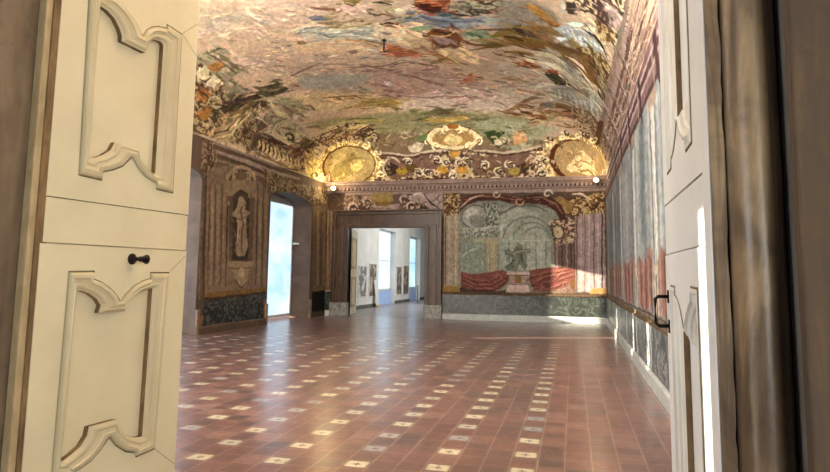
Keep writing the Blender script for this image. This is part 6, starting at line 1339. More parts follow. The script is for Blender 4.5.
bP 168 140 104 6 100 1813 815 1799 795 1783 787 1766 790 1756 800 1755 813 1760 822 1768 825 1774 823 1775 820 1778 815 1785 814 1790 823 1782 836 1767 841 1750 834 1740 816 1743 794 1759 775 1785 771 1810 784 1819 812
bP 190 176 156 6 100 2064 872 2057 900 2032 914 2007 911 1990 893 1987 871 1997 853 2013 845 2028 850 2036 862 2031 872 2025 871 2022 866 2020 863 2014 861 2007 864 2002 873 2003 886 2013 896 2029 899 2045 889 2058 869
bP 180 162 144 6 100 1606 881 1594 866 1582 859 1569 862 1562 870 1561 879 1565 885 1570 887 1574 886 1575 884 1578 881 1585 879 1590 888 1583 899 1569 903 1554 898 1545 882 1548 863 1562 847 1585 844 1606 855 1612 878
bP 196 178 160 7 100 2219 863 2298 856 2362 809 2368 817 2305 877 2219 873
bP 118 74 64 10 100 1267 187 1347 171 1478 181 1625 209 1693 184 1676 106 1607 36 1470 24 1330 48 1268 29
bP 118 74 64 10 100 1863 212 1988 230 2161 241 2242 216 2225 131 2142 63 2011 26 1895 41 1854 109
bP 148 102 90 10 70 1275 168 1381 114 1523 116 1660 190 1658 194 1520 126 1383 124 1277 172
bP 84 48 42 10 80 1275 148 1381 94 1523 97 1660 171 1658 175 1520 107 1383 105 1278 153
bP 148 102 90 10 70 1284 133 1399 70 1540 81 1677 164 1675 168 1537 91 1401 80 1287 137
bP 84 48 42 10 80 1284 113 1399 51 1540 62 1677 145 1675 149 1537 72 1401 61 1287 118
bP 148 102 90 10 70 1294 89 1417 35 1558 47 1660 121 1658 125 1554 57 1418 46 1295 93
bP 84 48 42 10 80 1294 69 1417 16 1558 28 1660 102 1658 106 1554 38 1418 27 1295 74
bP 150 104 92 10 70 1871 90 1981 149 2096 175 2226 214 2225 218 2094 185 1977 158 1869 94
bP 84 48 42 10 80 1871 71 1981 130 2096 157 2226 195 2225 200 2094 167 1977 139 1869 75
bP 150 104 92 10 70 1887 56 2013 106 2129 142 2218 180 2217 184 2126 152 2010 116 1886 60
bP 84 48 42 10 80 1887 37 2013 88 2128 123 2218 161 2216 166 2126 133 2010 97 1886 41
bP 150 104 92 10 70 1880 158 1997 191 2112 210 2210 230 2210 235 2111 220 1995 201 1878 163
bP 84 48 42 10 80 1880 139 1997 172 2112 191 2210 212 2209 216 2111 201 1995 182 1878 144
bP 150 104 92 10 70 1945 40 2062 73 2160 111 2159 116 2059 83 1944 44
bP 84 48 42 10 80 1945 21 2062 55 2160 93 2159 97 2059 64 1944 25
bP 100 52 44 7 100 1272 188 1273 29 1281 29 1280 188
bP 74 52 46 10 80 1259 46 1607 27 1693 46 1676 7 1260 -2
bP 120 92 80 10 70 1861 40 2208 64 2231 22 1861 10
bP 104 110 96 8 100 1643 384 1677 393 1720 367 1737 410 1763 445 1797 428 1805 393 1856 402 1872 376 1830 332 1838 281 1846 229 1812 203 1779 263 1744 202 1676 201 1642 235 1711 280 1702 323 1651 340
bP 120 124 108 6 100 1790 419 1789 412 1785 406 1780 401 1774 398 1768 398 1762 401 1757 406 1753 412 1752 419 1753 426 1757 432 1762 437 1768 440 1774 440 1780 437 1785 432 1789 426
bP 146 148 132 6 100 1659 373 1720 344 1781 370 1856 382 1855 387 1778 381 1720 355 1661 377
bP 140 142 126 6 100 1734 331 1756 280 1734 220 1738 218 1767 280 1739 333
bP 54 60 50 6 100 1785 349 1799 279 1818 219 1823 221 1809 282 1790 350
bP 60 66 54 6 100 1684 321 1723 298 1666 237 1670 234 1733 296 1687 325
bP 174 154 144 8 100 1668 192 1854 195 1862 169 1659 166
bP 150 128 118 8 100 1693 167 1837 169 1820 91 1702 89
bP 182 160 150 8 100 1676 89 1845 91 1861 23 1659 19
bP 124 96 60 8 100 1736 159 1787 159 1786 99 1735 98
bP 70 50 44 6 100 1668 160 1862 162 1862 167 1668 164
bP 70 50 44 6 100 1676 82 1853 85 1853 90 1676 87
bP 110 80 48 10 100 2236 98 2235 84 2231 71 2226 61 2219 56 2212 56 2205 61 2200 70 2197 83 2196 97 2197 112 2201 124 2206 134 2213 139 2220 139 2227 134 2232 125 2235 112
bP 150 120 72 10 100 2352 58 2480 69 2478 7 2351 8
bP 84 66 46 8 100 1108 7 2494 19 2494 3 1108 -9
bP 123 131 113 8 50 1778 615 1800 585 1803 549 1808 549 1811 590 1782 618
bP 135 143 128 8 50 1551 371 1556 335 1549 300 1553 299 1564 335 1554 371
bP 160 160 149 8 50 1637 405 1646 387 1647 367 1651 367 1656 390 1641 407
bP 146 150 134 8 50 1413 466 1408 430 1424 399 1431 401 1423 433 1420 465
bP 148 156 144 8 50 1549 512 1559 489 1579 474 1582 478 1567 496 1553 514
bP 129 138 123 8 50 1932 443 1921 422 1926 398 1931 399 1932 420 1937 441
bP 119 123 112 8 50 1366 287 1341 248 1350 204 1355 204 1352 246 1370 284
bP 174 171 158 8 50 1299 457 1311 413 1301 368 1307 366 1325 413 1305 459
bP 132 137 124 8 50 1395 260 1404 216 1407 172 1412 172 1415 218 1400 261
bP 123 136 120 8 50 1802 694 1824 670 1834 639 1839 640 1835 677 1806 699
bP 164 163 143 8 50 1322 796 1328 742 1373 710 1375 714 1337 747 1326 796
bP 175 176 155 8 50 1503 330 1503 296 1510 262 1516 263 1516 297 1509 330
bP 172 172 155 8 50 1448 524 1468 502 1483 476 1488 478 1477 509 1452 528
bP 161 162 143 8 50 1468 346 1477 306 1478 266 1485 266 1491 308 1474 348
bP 104 110 98 8 50 1469 577 1482 547 1479 514 1482 514 1490 548 1472 579
bP 93 99 90 8 50 1795 644 1786 601 1771 560 1777 557 1801 596 1802 643
bP 97 102 88 8 50 1989 375 2001 353 2004 326 2010 326 2015 357 1994 379
bP 157 162 147 8 50 1589 484 1597 442 1601 398 1608 399 1612 444 1595 486
bP 93 103 86 8 50 1649 726 1655 693 1645 661 1652 658 1671 692 1656 729
bP 174 172 155 8 50 1855 272 1837 232 1841 190 1848 190 1852 230 1861 269
bP 138 145 129 8 50 1388 645 1407 605 1419 563 1425 564 1420 610 1394 648
bP 172 172 155 8 50 1396 232 1394 208 1410 189 1413 192 1403 211 1400 232
bP 161 168 151 8 50 1671 776 1668 752 1683 734 1687 736 1678 755 1676 776
bP 158 161 151 8 50 1350 560 1336 531 1347 500 1353 501 1351 530 1356 558
bP 135 144 127 8 50 1516 404 1527 363 1563 342 1566 346 1535 369 1520 405
bP 134 138 121 8 50 1952 539 1949 510 1954 482 1958 482 1958 511 1956 539
bP 113 118 108 8 50 1339 743 1351 721 1363 699 1369 701 1362 727 1344 747
bP 172 169 155 8 50 1828 372 1832 348 1852 335 1855 339 1841 355 1832 373
bP 119 119 111 8 50 1348 787 1353 766 1360 745 1367 746 1368 770 1355 789
bP 95 102 90 8 50 1461 614 1450 584 1441 552 1445 551 1459 581 1465 613
bP 137 145 127 8 50 1506 764 1515 726 1513 688 1518 687 1527 727 1511 765
bP 114 126 111 8 50 1717 666 1708 641 1708 615 1714 614 1720 639 1722 664
bP 89 102 88 8 50 1767 604 1774 580 1774 555 1778 555 1781 581 1770 605
bP 148 154 133 8 50 1361 554 1351 525 1344 495 1349 493 1363 521 1366 553
bP 102 115 104 8 50 1983 385 1993 346 1983 307 1989 305 2007 346 1989 387
bP 160 168 146 8 50 1661 598 1660 573 1653 549 1659 546 1675 570 1668 599
bP 92 100 88 8 50 1895 547 1905 518 1922 492 1925 494 1912 521 1898 548
bP 101 110 97 8 50 1326 585 1331 552 1333 519 1336 519 1339 553 1330 585
bP 158 161 141 8 50 1528 357 1526 314 1527 271 1534 271 1540 314 1535 357
bP 156 160 151 8 50 1419 251 1441 223 1450 187 1455 188 1452 228 1423 255
bP 162 164 141 8 50 1786 594 1784 559 1790 524 1797 525 1799 560 1793 595
bP 152 156 141 8 50 1802 287 1806 253 1795 220 1799 218 1816 252 1806 288
bP 101 113 97 8 50 1537 546 1550 527 1559 505 1563 506 1560 532 1541 550
bP 168 169 154 8 50 1585 712 1584 671 1600 633 1604 635 1595 673 1589 712
bP 146 152 140 8 50 1497 732 1480 713 1484 687 1489 687 1491 710 1501 729
bP 149 158 146 8 50 1409 657 1396 626 1393 593 1397 593 1405 624 1413 655
bP 158 158 134 8 50 1617 502 1607 479 1605 453 1611 452 1620 475 1623 500
bP 120 121 106 8 50 1581 681 1578 634 1599 593 1604 595 1590 637 1586 681
bP 138 146 126 8 50 1806 755 1805 712 1822 672 1825 673 1812 713 1810 755
bP 97 108 95 8 50 1307 408 1317 383 1338 366 1341 370 1325 389 1311 410
bP 105 110 100 8 50 1849 552 1820 516 1822 470 1826 470 1828 513 1852 550
bP 120 124 111 8 50 1434 721 1430 691 1437 662 1444 662 1444 692 1441 721
bP 138 138 130 8 50 1441 426 1459 391 1462 351 1467 351 1471 394 1445 429
bP 98 104 91 8 50 1451 786 1465 751 1496 731 1499 735 1475 759 1456 788
bP 163 167 152 8 50 1432 310 1450 270 1459 228 1465 229 1463 275 1437 313
bP 114 118 109 8 50 2004 557 1999 524 1997 491 2003 490 2011 523 2010 556
bP 106 113 103 8 50 1901 315 1915 273 1949 246 1951 249 1922 278 1905 316
bP 114 120 109 8 50 2002 500 1996 463 1996 425 2001 425 2007 462 2007 500
bP 136 145 127 8 50 1479 789 1468 763 1481 737 1486 739 1480 763 1484 787
bP 127 134 121 8 50 1438 344 1451 300 1490 277 1494 282 1463 309 1444 347
bP 111 120 109 8 50 1273 792 1261 761 1270 727 1273 728 1269 760 1277 791
bP 162 163 147 8 50 1335 691 1319 666 1324 637 1331 637 1334 663 1341 688
bP 134 136 126 8 50 1267 808 1275 786 1278 763 1285 762 1290 789 1273 811
bP 146 148 132 8 50 1644 489 1647 438 1680 400 1684 404 1658 443 1650 490
bP 133 134 118 8 50 1733 375 1727 337 1724 299 1727 299 1734 336 1736 374
bP 157 162 153 8 50 1882 423 1881 395 1894 370 1900 372 1896 398 1889 424
bP 111 123 104 8 50 1312 680 1314 659 1319 639 1324 640 1323 661 1316 681
bP 106 118 100 8 50 1812 322 1800 288 1795 253 1800 251 1812 285 1817 321
bP 150 154 136 8 50 1281 271 1312 237 1321 192 1328 193 1325 243 1285 275
bP 96 103 89 8 50 1650 597 1633 570 1631 538 1638 537 1648 565 1657 594
bP 148 106 95 8 70 1483 130 1511 105 1543 84 1545 87 1516 111 1486 133
bP 123 77 67 8 70 1300 124 1324 80 1373 75 1374 78 1327 86 1303 126
bP 103 62 59 8 70 1420 79 1443 51 1479 58 1478 62 1445 58 1423 82
bP 94 57 50 8 70 1602 185 1632 136 1689 132 1689 136 1637 144 1605 187
bP 77 41 40 8 70 1391 77 1423 68 1454 54 1456 58 1427 77 1392 81
bP 142 104 91 8 70 1510 131 1547 113 1576 84 1579 87 1552 120 1511 135
bP 114 67 63 8 70 1586 148 1622 113 1670 129 1669 132 1624 120 1588 150
bP 117 70 66 8 70 1495 91 1535 79 1564 51 1568 54 1541 90 1497 96
bP 158 114 104 8 70 1550 163 1570 154 1581 135 1587 137 1579 164 1551 169
bP 139 91 84 8 70 1569 190 1601 169 1627 143 1631 146 1608 179 1572 195
bP 125 83 72 8 70 1532 77 1547 54 1573 48 1574 51 1551 60 1534 79
bP 124 79 72 8 70 1512 152 1552 172 1591 150 1594 154 1553 183 1509 156
bP 85 41 41 8 70 1508 127 1534 101 1565 82 1567 85 1539 107 1510 129
bP 158 110 97 8 70 1573 164 1602 159 1618 134 1622 136 1607 167 1573 169
bP 119 74 64 8 70 1499 132 1537 108 1578 126 1577 129 1538 117 1502 136
bP 135 91 82 8 70 1579 171 1602 162 1622 147 1626 152 1608 174 1580 176
bP 87 52 48 8 70 1378 143 1385 107 1420 96 1421 99 1390 111 1380 144
bP 121 75 65 8 70 1582 190 1613 149 1665 151 1665 154 1616 155 1584 192
bP 131 85 75 8 70 1417 101 1443 74 1470 46 1475 50 1453 83 1421 106
bP 120 71 59 8 70 1624 184 1656 161 1673 126 1677 127 1662 167 1626 187
bP 125 82 71 8 70 1454 142 1476 131 1483 108 1486 109 1482 136 1455 145
bP 89 53 43 8 70 1462 46 1482 33 1506 36 1506 41 1484 42 1464 49
bP 131 85 78 8 70 1400 131 1438 106 1473 76 1477 79 1445 116 1402 136
bP 135 94 86 8 70 1611 200 1652 170 1683 130 1686 132 1657 175 1613 202
bP 151 108 91 8 70 1261 166 1296 163 1314 133 1317 135 1301 170 1261 170
bP 90 55 51 8 70 1349 87 1379 58 1406 26 1409 28 1386 64 1352 91
bP 84 44 42 8 70 2022 132 2072 119 2112 152 2109 157 2069 131 2024 138
bP 128 82 68 8 70 1857 95 1898 93 1916 131 1913 133 1893 102 1857 99
bP 120 75 68 8 70 2037 188 2075 172 2108 199 2105 203 2074 184 2039 193
bP 80 39 33 8 70 2060 212 2108 189 2157 214 2155 219 2108 200 2062 217
bP 87 47 41 8 70 2070 34 2100 64 2127 96 2124 99 2093 70 2066 37
bP 92 48 43 8 70 1914 64 1939 74 1965 76 1965 80 1937 81 1913 67
bP 81 40 36 8 70 1832 117 1876 140 1921 159 1919 165 1870 152 1829 122
bP 95 59 51 8 70 2065 51 2086 71 2115 76 2115 80 2083 79 2062 53
bP 155 109 99 8 70 2085 148 2109 178 2143 194 2142 199 2103 187 2081 151
bP 75 40 36 8 70 1998 70 2023 70 2043 85 2041 88 2021 76 1998 73
bP 139 92 85 8 70 2010 58 2038 45 2063 63 2062 66 2037 51 2011 61
bP 84 47 42 8 70 1977 66 2027 70 2072 91 2071 95 2024 80 1977 71
bP 79 47 38 8 70 2090 212 2121 236 2158 227 2159 230 2120 244 2088 215
bP 134 86 79 8 70 1893 110 1921 120 1941 144 1937 148 1914 131 1890 115
bP 139 96 80 8 70 1931 144 1962 161 1979 191 1975 194 1954 169 1929 149
bP 94 52 49 8 70 1961 89 1985 90 2010 94 2010 99 1985 102 1960 94
bP 75 36 34 8 70 1861 75 1915 69 1953 108 1951 111 1913 75 1862 78
bP 148 102 89 8 70 2038 181 2063 176 2078 197 2076 199 2061 182 2039 184
bP 149 104 93 8 70 2122 62 2145 103 2188 119 2187 123 2140 110 2119 64
bP 119 71 62 8 70 2100 145 2141 157 2180 177 2179 180 2139 163 2099 147
bP 96 58 53 8 70 1964 170 1986 169 2006 180 2005 183 1985 176 1964 173
bP 145 102 86 8 70 2069 202 2104 202 2138 201 2139 206 2104 213 2069 207
bP 142 96 86 8 70 1924 57 1953 57 1965 83 1961 86 1947 66 1924 62
bP 89 51 48 8 70 2078 131 2117 129 2154 145 2153 148 2116 135 2078 134
bP 126 79 73 8 70 1844 128 1880 133 1913 150 1912 153 1878 140 1844 132
bP 158 115 102 8 70 1944 45 1967 63 1992 78 1991 82 1962 71 1941 48
bP 126 127 112 8 80 1743 372 1758 355 1747 335 1749 333 1764 355 1745 374
bP 155 157 135 8 80 1747 279 1738 268 1749 258 1752 261 1748 269 1751 277
bP 116 126 105 8 80 1684 248 1680 229 1686 211 1688 212 1686 229 1687 247
bP 144 152 132 8 80 1712 403 1714 391 1712 380 1716 378 1724 392 1715 405
bP 146 149 129 8 80 1745 370 1730 348 1743 326 1747 328 1739 348 1748 368
bP 58 63 48 8 80 1709 246 1727 224 1751 239 1749 243 1729 235 1713 249
bP 154 159 144 8 80 1834 418 1843 400 1862 393 1864 398 1850 407 1838 420
bP 148 147 133 8 80 1802 387 1806 373 1819 367 1821 371 1813 379 1806 389
bP 159 163 143 8 80 1739 246 1731 230 1721 216 1723 214 1738 226 1742 245
bP 133 135 124 8 80 1762 237 1759 226 1757 215 1761 214 1767 224 1765 236
bP 156 159 141 8 80 1824 270 1837 266 1850 260 1852 264 1840 274 1824 274
bP 100 104 93 8 80 1794 239 1800 229 1812 232 1812 236 1804 238 1797 243
bP 134 138 118 8 80 1763 292 1748 288 1747 272 1750 272 1753 285 1764 290
bP 144 142 125 8 80 1794 252 1805 244 1814 235 1817 237 1810 250 1796 255
bP 159 155 143 8 80 1811 328 1808 304 1826 289 1828 292 1814 306 1814 327
bP 96 101 86 8 80 1753 285 1746 262 1758 243 1762 245 1756 264 1757 284
bP 129 134 117 8 80 1809 355 1818 338 1806 322 1809 319 1826 337 1812 357
bP 148 155 137 8 80 1853 424 1833 417 1833 396 1837 395 1840 412 1854 420
bP 133 137 125 8 80 1755 245 1774 248 1790 240 1792 243 1775 256 1754 249
bP 64 70 55 8 80 1787 318 1798 312 1808 319 1806 322 1797 320 1789 321
bP 144 146 132 8 80 1822 352 1834 350 1839 339 1842 340 1838 355 1822 355
bP 165 166 150 8 80 1837 246 1832 230 1833 213 1838 213 1841 229 1841 245
bP 126 126 112 8 80 1759 310 1763 292 1781 293 1781 298 1770 301 1764 312
bP 70 79 67 8 80 1711 304 1712 294 1709 285 1712 283 1721 293 1715 305
bP 139 139 128 8 80 1812 231 1824 212 1847 211 1848 215 1829 221 1815 234
bP 153 155 142 8 80 1698 310 1716 300 1733 312 1731 315 1716 309 1700 313
bP 115 124 106 8 80 1660 236 1667 222 1660 209 1663 206 1675 222 1663 238
bP 129 132 117 8 80 1830 345 1816 331 1807 314 1809 312 1822 327 1832 342
bP 154 156 144 8 80 1698 323 1695 304 1711 294 1712 296 1701 307 1700 323
bP 139 142 126 8 80 1675 384 1662 367 1675 350 1677 352 1668 367 1677 382
bP 131 142 127 8 80 1760 325 1765 319 1769 312 1773 313 1773 324 1763 328
bP 75 79 70 8 80 1685 322 1662 318 1663 294 1668 294 1671 310 1687 317
bP 157 158 140 8 80 1689 284 1679 267 1671 249 1676 247 1689 262 1694 282
bP 123 129 112 8 80 1700 394 1683 389 1687 371 1691 371 1690 385 1702 391
bP 129 97 82 8 70 1781 833 1805 817 1833 812 1835 818 1810 829 1784 838
bP 151 127 97 8 70 1907 787 1940 777 1960 805 1957 808 1936 788 1908 792
bP 118 78 68 8 70 1982 767 1998 751 2021 752 2021 758 2003 763 1985 772
bP 126 95 77 8 70 2027 796 2047 782 2070 775 2071 778 2050 789 2029 800
bP 127 90 77 8 70 1686 863 1725 846 1767 845 1767 851 1727 859 1688 868
bP 61 40 32 8 70 1645 841 1689 839 1722 871 1718 875 1685 850 1644 846
bP 121 85 67 8 70 1308 822 1334 816 1361 810 1362 813 1336 823 1309 825
bP 152 126 90 8 70 1706 816 1732 784 1770 796 1769 800 1735 793 1709 819
bP 51 27 23 8 70 1661 824 1681 813 1700 825 1698 828 1681 820 1663 827
bP 52 28 20 8 70 1860 859 1871 835 1895 842 1895 845 1874 841 1863 860
bP 117 86 62 8 70 1539 803 1569 830 1610 834 1609 840 1564 841 1535 807
bP 58 35 33 8 70 1857 793 1894 783 1932 789 1931 793 1894 790 1858 796
bP 67 45 40 8 70 1869 846 1887 851 1903 842 1906 846 1888 862 1867 851
bP 57 35 30 8 70 1462 812 1495 839 1538 830 1539 834 1494 846 1460 814
bP 72 49 41 8 70 1803 813 1835 819 1857 794 1861 797 1839 830 1801 818
bP 159 128 101 8 70 1752 835 1784 823 1811 843 1809 847 1783 833 1753 839
bP 119 80 64 8 70 1554 818 1576 814 1590 832 1588 834 1574 820 1554 821
bP 60 38 28 8 70 1922 823 1947 832 1974 828 1975 833 1946 843 1920 828
bP 60 36 36 8 70 1873 827 1918 817 1947 853 1945 855 1916 823 1874 830
bP 113 77 58 8 70 1725 808 1766 827 1799 797 1802 800 1767 836 1724 812
bP 161 126 100 8 70 1901 824 1930 816 1954 834 1952 839 1928 827 1902 829
bP 63 39 37 8 70 1500 837 1542 819 1571 854 1567 857 1539 830 1502 842
bP 126 95 77 8 70 2029 782 2052 780 2076 778 2077 783 2053 790 2029 787
bP 126 92 82 8 70 1494 856 1523 822 1561 843 1559 845 1524 829 1496 858
bP 48 30 21 8 70 1986 764 2002 787 2029 786 2030 791 1997 798 1981 767
bP 63 41 34 8 70 1853 850 1890 848 1927 855 1927 859 1890 856 1853 853
bP 118 92 75 8 80 2143 471 2152 461 2165 457 2167 461 2157 470 2145 475
bP 112 85 65 8 80 2063 462 2086 459 2107 446 2110 450 2090 468 2063 466
bP 179 159 133 8 80 2114 625 2103 603 2123 591 2126 595 2112 606 2118 623
bP 77 62 46 8 80 2195 518 2203 495 2227 499 2227 502 2206 500 2198 520
bP 61 45 35 8 80 2103 618 2098 595 2121 589 2122 593 2107 601 2107 618
bP 71 54 41 8 80 2164 617 2144 600 2150 574 2154 575 2153 597 2167 614
bP 72 52 39 8 80 2164 528 2165 515 2154 508 2156 505 2172 511 2168 528
bP 80 60 53 8 80 2212 548 2227 569 2250 558 2252 562 2225 579 2208 551
bP 75 60 53 8 80 2125 592 2133 574 2152 569 2153 572 2138 580 2128 594
bP 115 86 68 8 80 2052 564 2072 552 2064 531 2067 529 2079 555 2054 567
bP 118 96 74 8 80 2145 536 2168 533 2173 555 2168 557 2161 544 2146 542
bP 78 61 55 8 80 2203 574 2209 545 2237 548 2237 551 2213 551 2206 575
bP 157 143 109 8 80 2102 608 2127 602 2142 624 2138 628 2123 613 2102 613
bP 114 91 73 8 80 2181 561 2156 545 2165 515 2170 517 2166 541 2184 558
bP 133 107 84 8 80 2170 500 2179 515 2195 511 2197 516 2174 527 2165 503
bP 162 146 113 8 80 2109 559 2122 527 2151 540 2150 544 2124 535 2112 560
bP 83 64 57 8 80 2193 553 2213 533 2240 537 2240 541 2215 541 2195 556
bP 73 51 40 8 80 2187 561 2185 535 2168 516 2171 512 2195 531 2192 561
bP 117 99 74 8 80 2132 464 2133 442 2115 430 2116 427 2140 438 2136 464
bP 123 99 80 8 80 2085 553 2091 539 2098 525 2103 526 2101 543 2089 555
bP 108 87 66 8 80 2090 572 2108 585 2124 600 2122 603 2102 592 2087 576
bP 120 96 78 8 80 2165 566 2178 559 2190 551 2192 554 2181 566 2166 569
bP 78 59 48 8 80 2211 506 2223 486 2242 476 2245 480 2229 494 2215 509
bP 123 103 85 8 80 2126 518 2142 501 2142 476 2147 475 2153 505 2130 522
bP 65 54 44 8 80 96 714 120 707 143 711 143 716 120 717 97 719
bP 71 58 48 8 80 146 851 176 835 202 813 205 815 181 841 148 854
bP 103 80 71 8 80 1048 792 1047 755 1081 737 1083 741 1054 759 1051 793
bP 100 82 69 8 80 799 709 817 714 833 724 831 728 814 721 797 712
bP 137 106 72 8 80 323 706 352 728 346 764 342 764 343 732 320 710
bP 170 150 134 8 80 408 750 433 733 431 704 436 704 442 737 411 754
bP 129 105 71 8 80 1003 815 1017 830 1021 849 1016 851 1006 835 999 818
bP 100 77 69 8 80 121 735 148 754 166 780 163 783 142 759 118 738
bP 64 53 44 8 80 936 776 930 810 964 814 963 819 920 817 931 775
bP 128 105 66 8 80 185 871 203 837 241 839 240 844 208 846 189 873
bP 134 106 74 8 80 985 723 980 696 1007 688 1008 692 988 701 989 723
bP 135 110 74 8 80 174 820 191 805 209 790 211 792 196 810 176 823
bP 167 144 130 8 80 170 745 193 726 220 737 218 741 194 735 173 748
bP 120 98 91 8 80 652 829 685 845 706 814 709 816 687 852 650 832
bP 118 97 85 8 80 364 840 380 817 406 805 408 808 386 823 367 842
bP 145 117 81 8 80 549 762 551 704 610 710 609 715 558 712 554 762
bP 131 105 67 8 80 880 771 904 794 936 779 938 784 902 806 876 774
bP 73 61 54 8 80 1032 845 1059 861 1070 890 1066 892 1050 868 1029 850
bP 102 86 76 8 80 430 770 454 761 479 759 481 765 457 775 431 776
bP 159 138 124 8 80 435 871 458 853 485 858 485 863 460 864 438 875
bP 160 143 125 8 80 794 747 811 746 829 749 829 755 810 759 793 753
bP 81 68 58 8 80 990 841 984 796 1024 773 1026 777 992 800 994 840
bP 81 64 55 8 80 1068 795 1082 815 1106 819 1106 824 1076 825 1063 798
bP 111 88 82 8 80 53 899 93 883 109 844 115 846 103 893 55 906
bP 103 88 74 8 80 375 731 405 716 414 746 409 748 400 727 377 736
bP 184 159 144 8 80 545 758 566 727 593 753 588 757 568 740 550 761
bP 139 110 75 8 80 500 705 519 717 530 736 526 739 511 724 497 708
bP 81 64 60 8 80 858 857 872 840 880 820 884 821 881 845 861 861
bP 66 50 47 8 80 807 749 831 743 851 728 855 732 836 754 807 754
bP 98 79 69 8 80 333 882 368 835 408 875 404 879 369 846 337 885
bP 103 78 70 8 80 688 875 713 883 721 858 724 859 716 890 686 878
bP 104 83 80 8 80 1010 826 1051 841 1075 805 1080 807 1054 853 1008 831
bP 79 62 57 8 80 196 857 205 841 215 826 219 827 214 846 200 859
bP 104 84 75 8 80 50 850 92 857 124 828 127 830 94 864 49 854
bP 110 94 81 8 80 680 875 714 890 749 873 751 876 714 896 678 877
bP 113 93 85 8 80 286 858 293 898 335 890 336 895 286 907 281 859
bP 76 54 48 8 80 384 817 412 791 414 754 419 754 422 795 388 821
bP 56 39 37 8 80 870 730 916 748 913 797 907 798 905 755 868 736
bP 136 109 74 8 80 1015 871 1032 846 1058 831 1061 834 1038 852 1018 874
bP 133 106 78 8 80 412 805 422 831 452 836 451 839 418 837 409 806
bP 68 50 49 8 80 784 855 792 888 825 877 826 882 786 897 779 856
bP 135 106 70 8 80 1005 755 1053 750 1049 703 1054 703 1061 758 1005 761
bP 170 156 139 8 80 225 831 239 794 273 813 270 818 243 806 230 833
bP 110 92 77 8 80 1017 800 1042 771 1067 798 1064 801 1042 780 1021 803
bP 60 42 37 8 80 337 710 375 730 412 708 415 713 375 745 333 716
bP 132 104 73 8 80 378 866 412 850 449 841 450 846 416 860 380 871
bP 66 44 37 8 80 309 871 310 825 356 812 358 818 322 834 315 871
bP 102 87 72 8 80 1049 749 1056 720 1081 703 1084 707 1063 725 1053 751
bP 151 115 88 8 80 98 792 124 805 150 818 148 821 120 812 96 795
bP 135 106 76 8 80 537 731 559 734 566 713 571 714 565 743 536 736
bP 146 116 80 8 80 720 833 733 814 756 809 758 814 741 824 725 837
bP 144 115 84 8 80 670 753 703 746 714 777 708 779 696 757 671 758
bP 101 85 67 8 80 833 793 848 801 862 809 860 815 841 812 829 797
bP 109 87 75 8 80 165 848 197 840 197 809 201 809 203 845 166 851
bP 76 59 50 8 80 722 827 771 831 777 879 772 879 763 839 722 832
bP 59 44 42 8 80 936 749 964 761 986 738 988 741 966 769 934 753
bP 73 55 52 8 80 467 834 485 806 495 774 499 775 495 810 470 837
bP 106 85 79 8 80 1057 860 1085 880 1108 852 1111 855 1086 888 1054 863
bP 147 115 82 8 80 414 761 440 756 465 749 467 753 442 766 414 765
bP 110 91 83 8 80 496 773 483 803 513 816 511 821 472 807 491 771
lP 104 88 72 10 100 -174 1071 1711 1187 1789 -51 -93 -3
lP 150 134 118 7 100 25 1177 419 1182 749 1175 1161 1212 1166 1226 761 1203 431 1208 28 1187
lP 96 78 68 7 100 27 1154 423 1159 753 1150 1164 1181 1168 1190 761 1169 431 1177 29 1161
lP 158 140 126 7 100 28 1127 422 1126 752 1113 1165 1144 1171 1160 766 1145 435 1155 32 1139
lP 88 70 62 7 100 31 1105 427 1105 757 1090 1169 1115 1172 1123 765 1108 434 1121 33 1112
lP 140 122 106 7 100 32 1080 428 1074 758 1057 1170 1080 1175 1092 769 1081 438 1096 35 1088
lT 5 0 0 14 90 630 1133 1171 1111 1672 1162 1683 996 1180 978 717 985
lT 5 0 0 14 90 -52 1186 90 1186 153 1086 88 957 -37 982
lP 128 110 90 10 100 49 1000 293 1083 638 1017 720 941 741 264 97 229
lP 88 72 58 7 100 83 919 93 633 111 289 117 289 106 634 89 920
lP 156 136 112 7 100 110 923 120 635 138 289 144 288 133 636 117 924
lP 84 66 52 7 100 138 928 147 638 166 288 172 288 161 639 144 929
lP 150 130 108 7 100 166 933 175 640 194 288 200 287 189 641 172 934
lP 90 74 60 7 100 199 939 208 643 227 287 233 287 223 644 206 940
lP 140 122 100 7 100 224 943 233 645 251 287 258 286 247 646 230 945
lP 74 60 48 7 100 253 949 262 648 281 286 287 286 277 649 260 950
lP 78 62 50 7 100 580 1006 587 677 606 281 614 281 605 678 588 1008
lP 150 132 108 7 100 616 1013 623 680 642 280 650 280 641 681 624 1014
lP 84 68 54 7 100 653 1019 660 683 678 280 687 279 678 685 661 1021
lP 146 126 104 7 100 690 1026 697 686 716 279 724 279 716 688 699 1027
lP 140 122 98 10 100 238 999 294 1063 376 1101 488 1104 563 1047 574 890 247 869
lP 170 150 118 7 100 255 975 262 989 266 1002 273 1014 283 1027 295 1039 310 1050 328 1060 347 1069 367 1076 389 1081 411 1085 432 1086 453 1086 473 1083 491 1078 507 1071 519 1062 529 1052 535 1040 546 1029 558 1032 563 1048 555 1063 543 1075 528 1086 509 1094 487 1100 464 1103 439 1104 413 1102 388 1098 362 1091 338 1083 316 1072 296 1060 278 1047 263 1033 251 1018 243 1002 239 987 244 974
lP 72 58 46 7 100 284 974 289 985 292 996 297 1006 305 1016 315 1026 328 1035 341 1043 357 1050 373 1056 390 1060 408 1063 425 1064 442 1063 457 1061 471 1056 484 1051 494 1043 501 1035 506 1025 514 1016 522 1018 524 1031 518 1042 509 1052 498 1060 483 1067 467 1072 449 1075 429 1076 410 1074 390 1071 370 1066 351 1060 333 1051 318 1042 304 1031 292 1020 283 1008 276 996 273 984 277 973
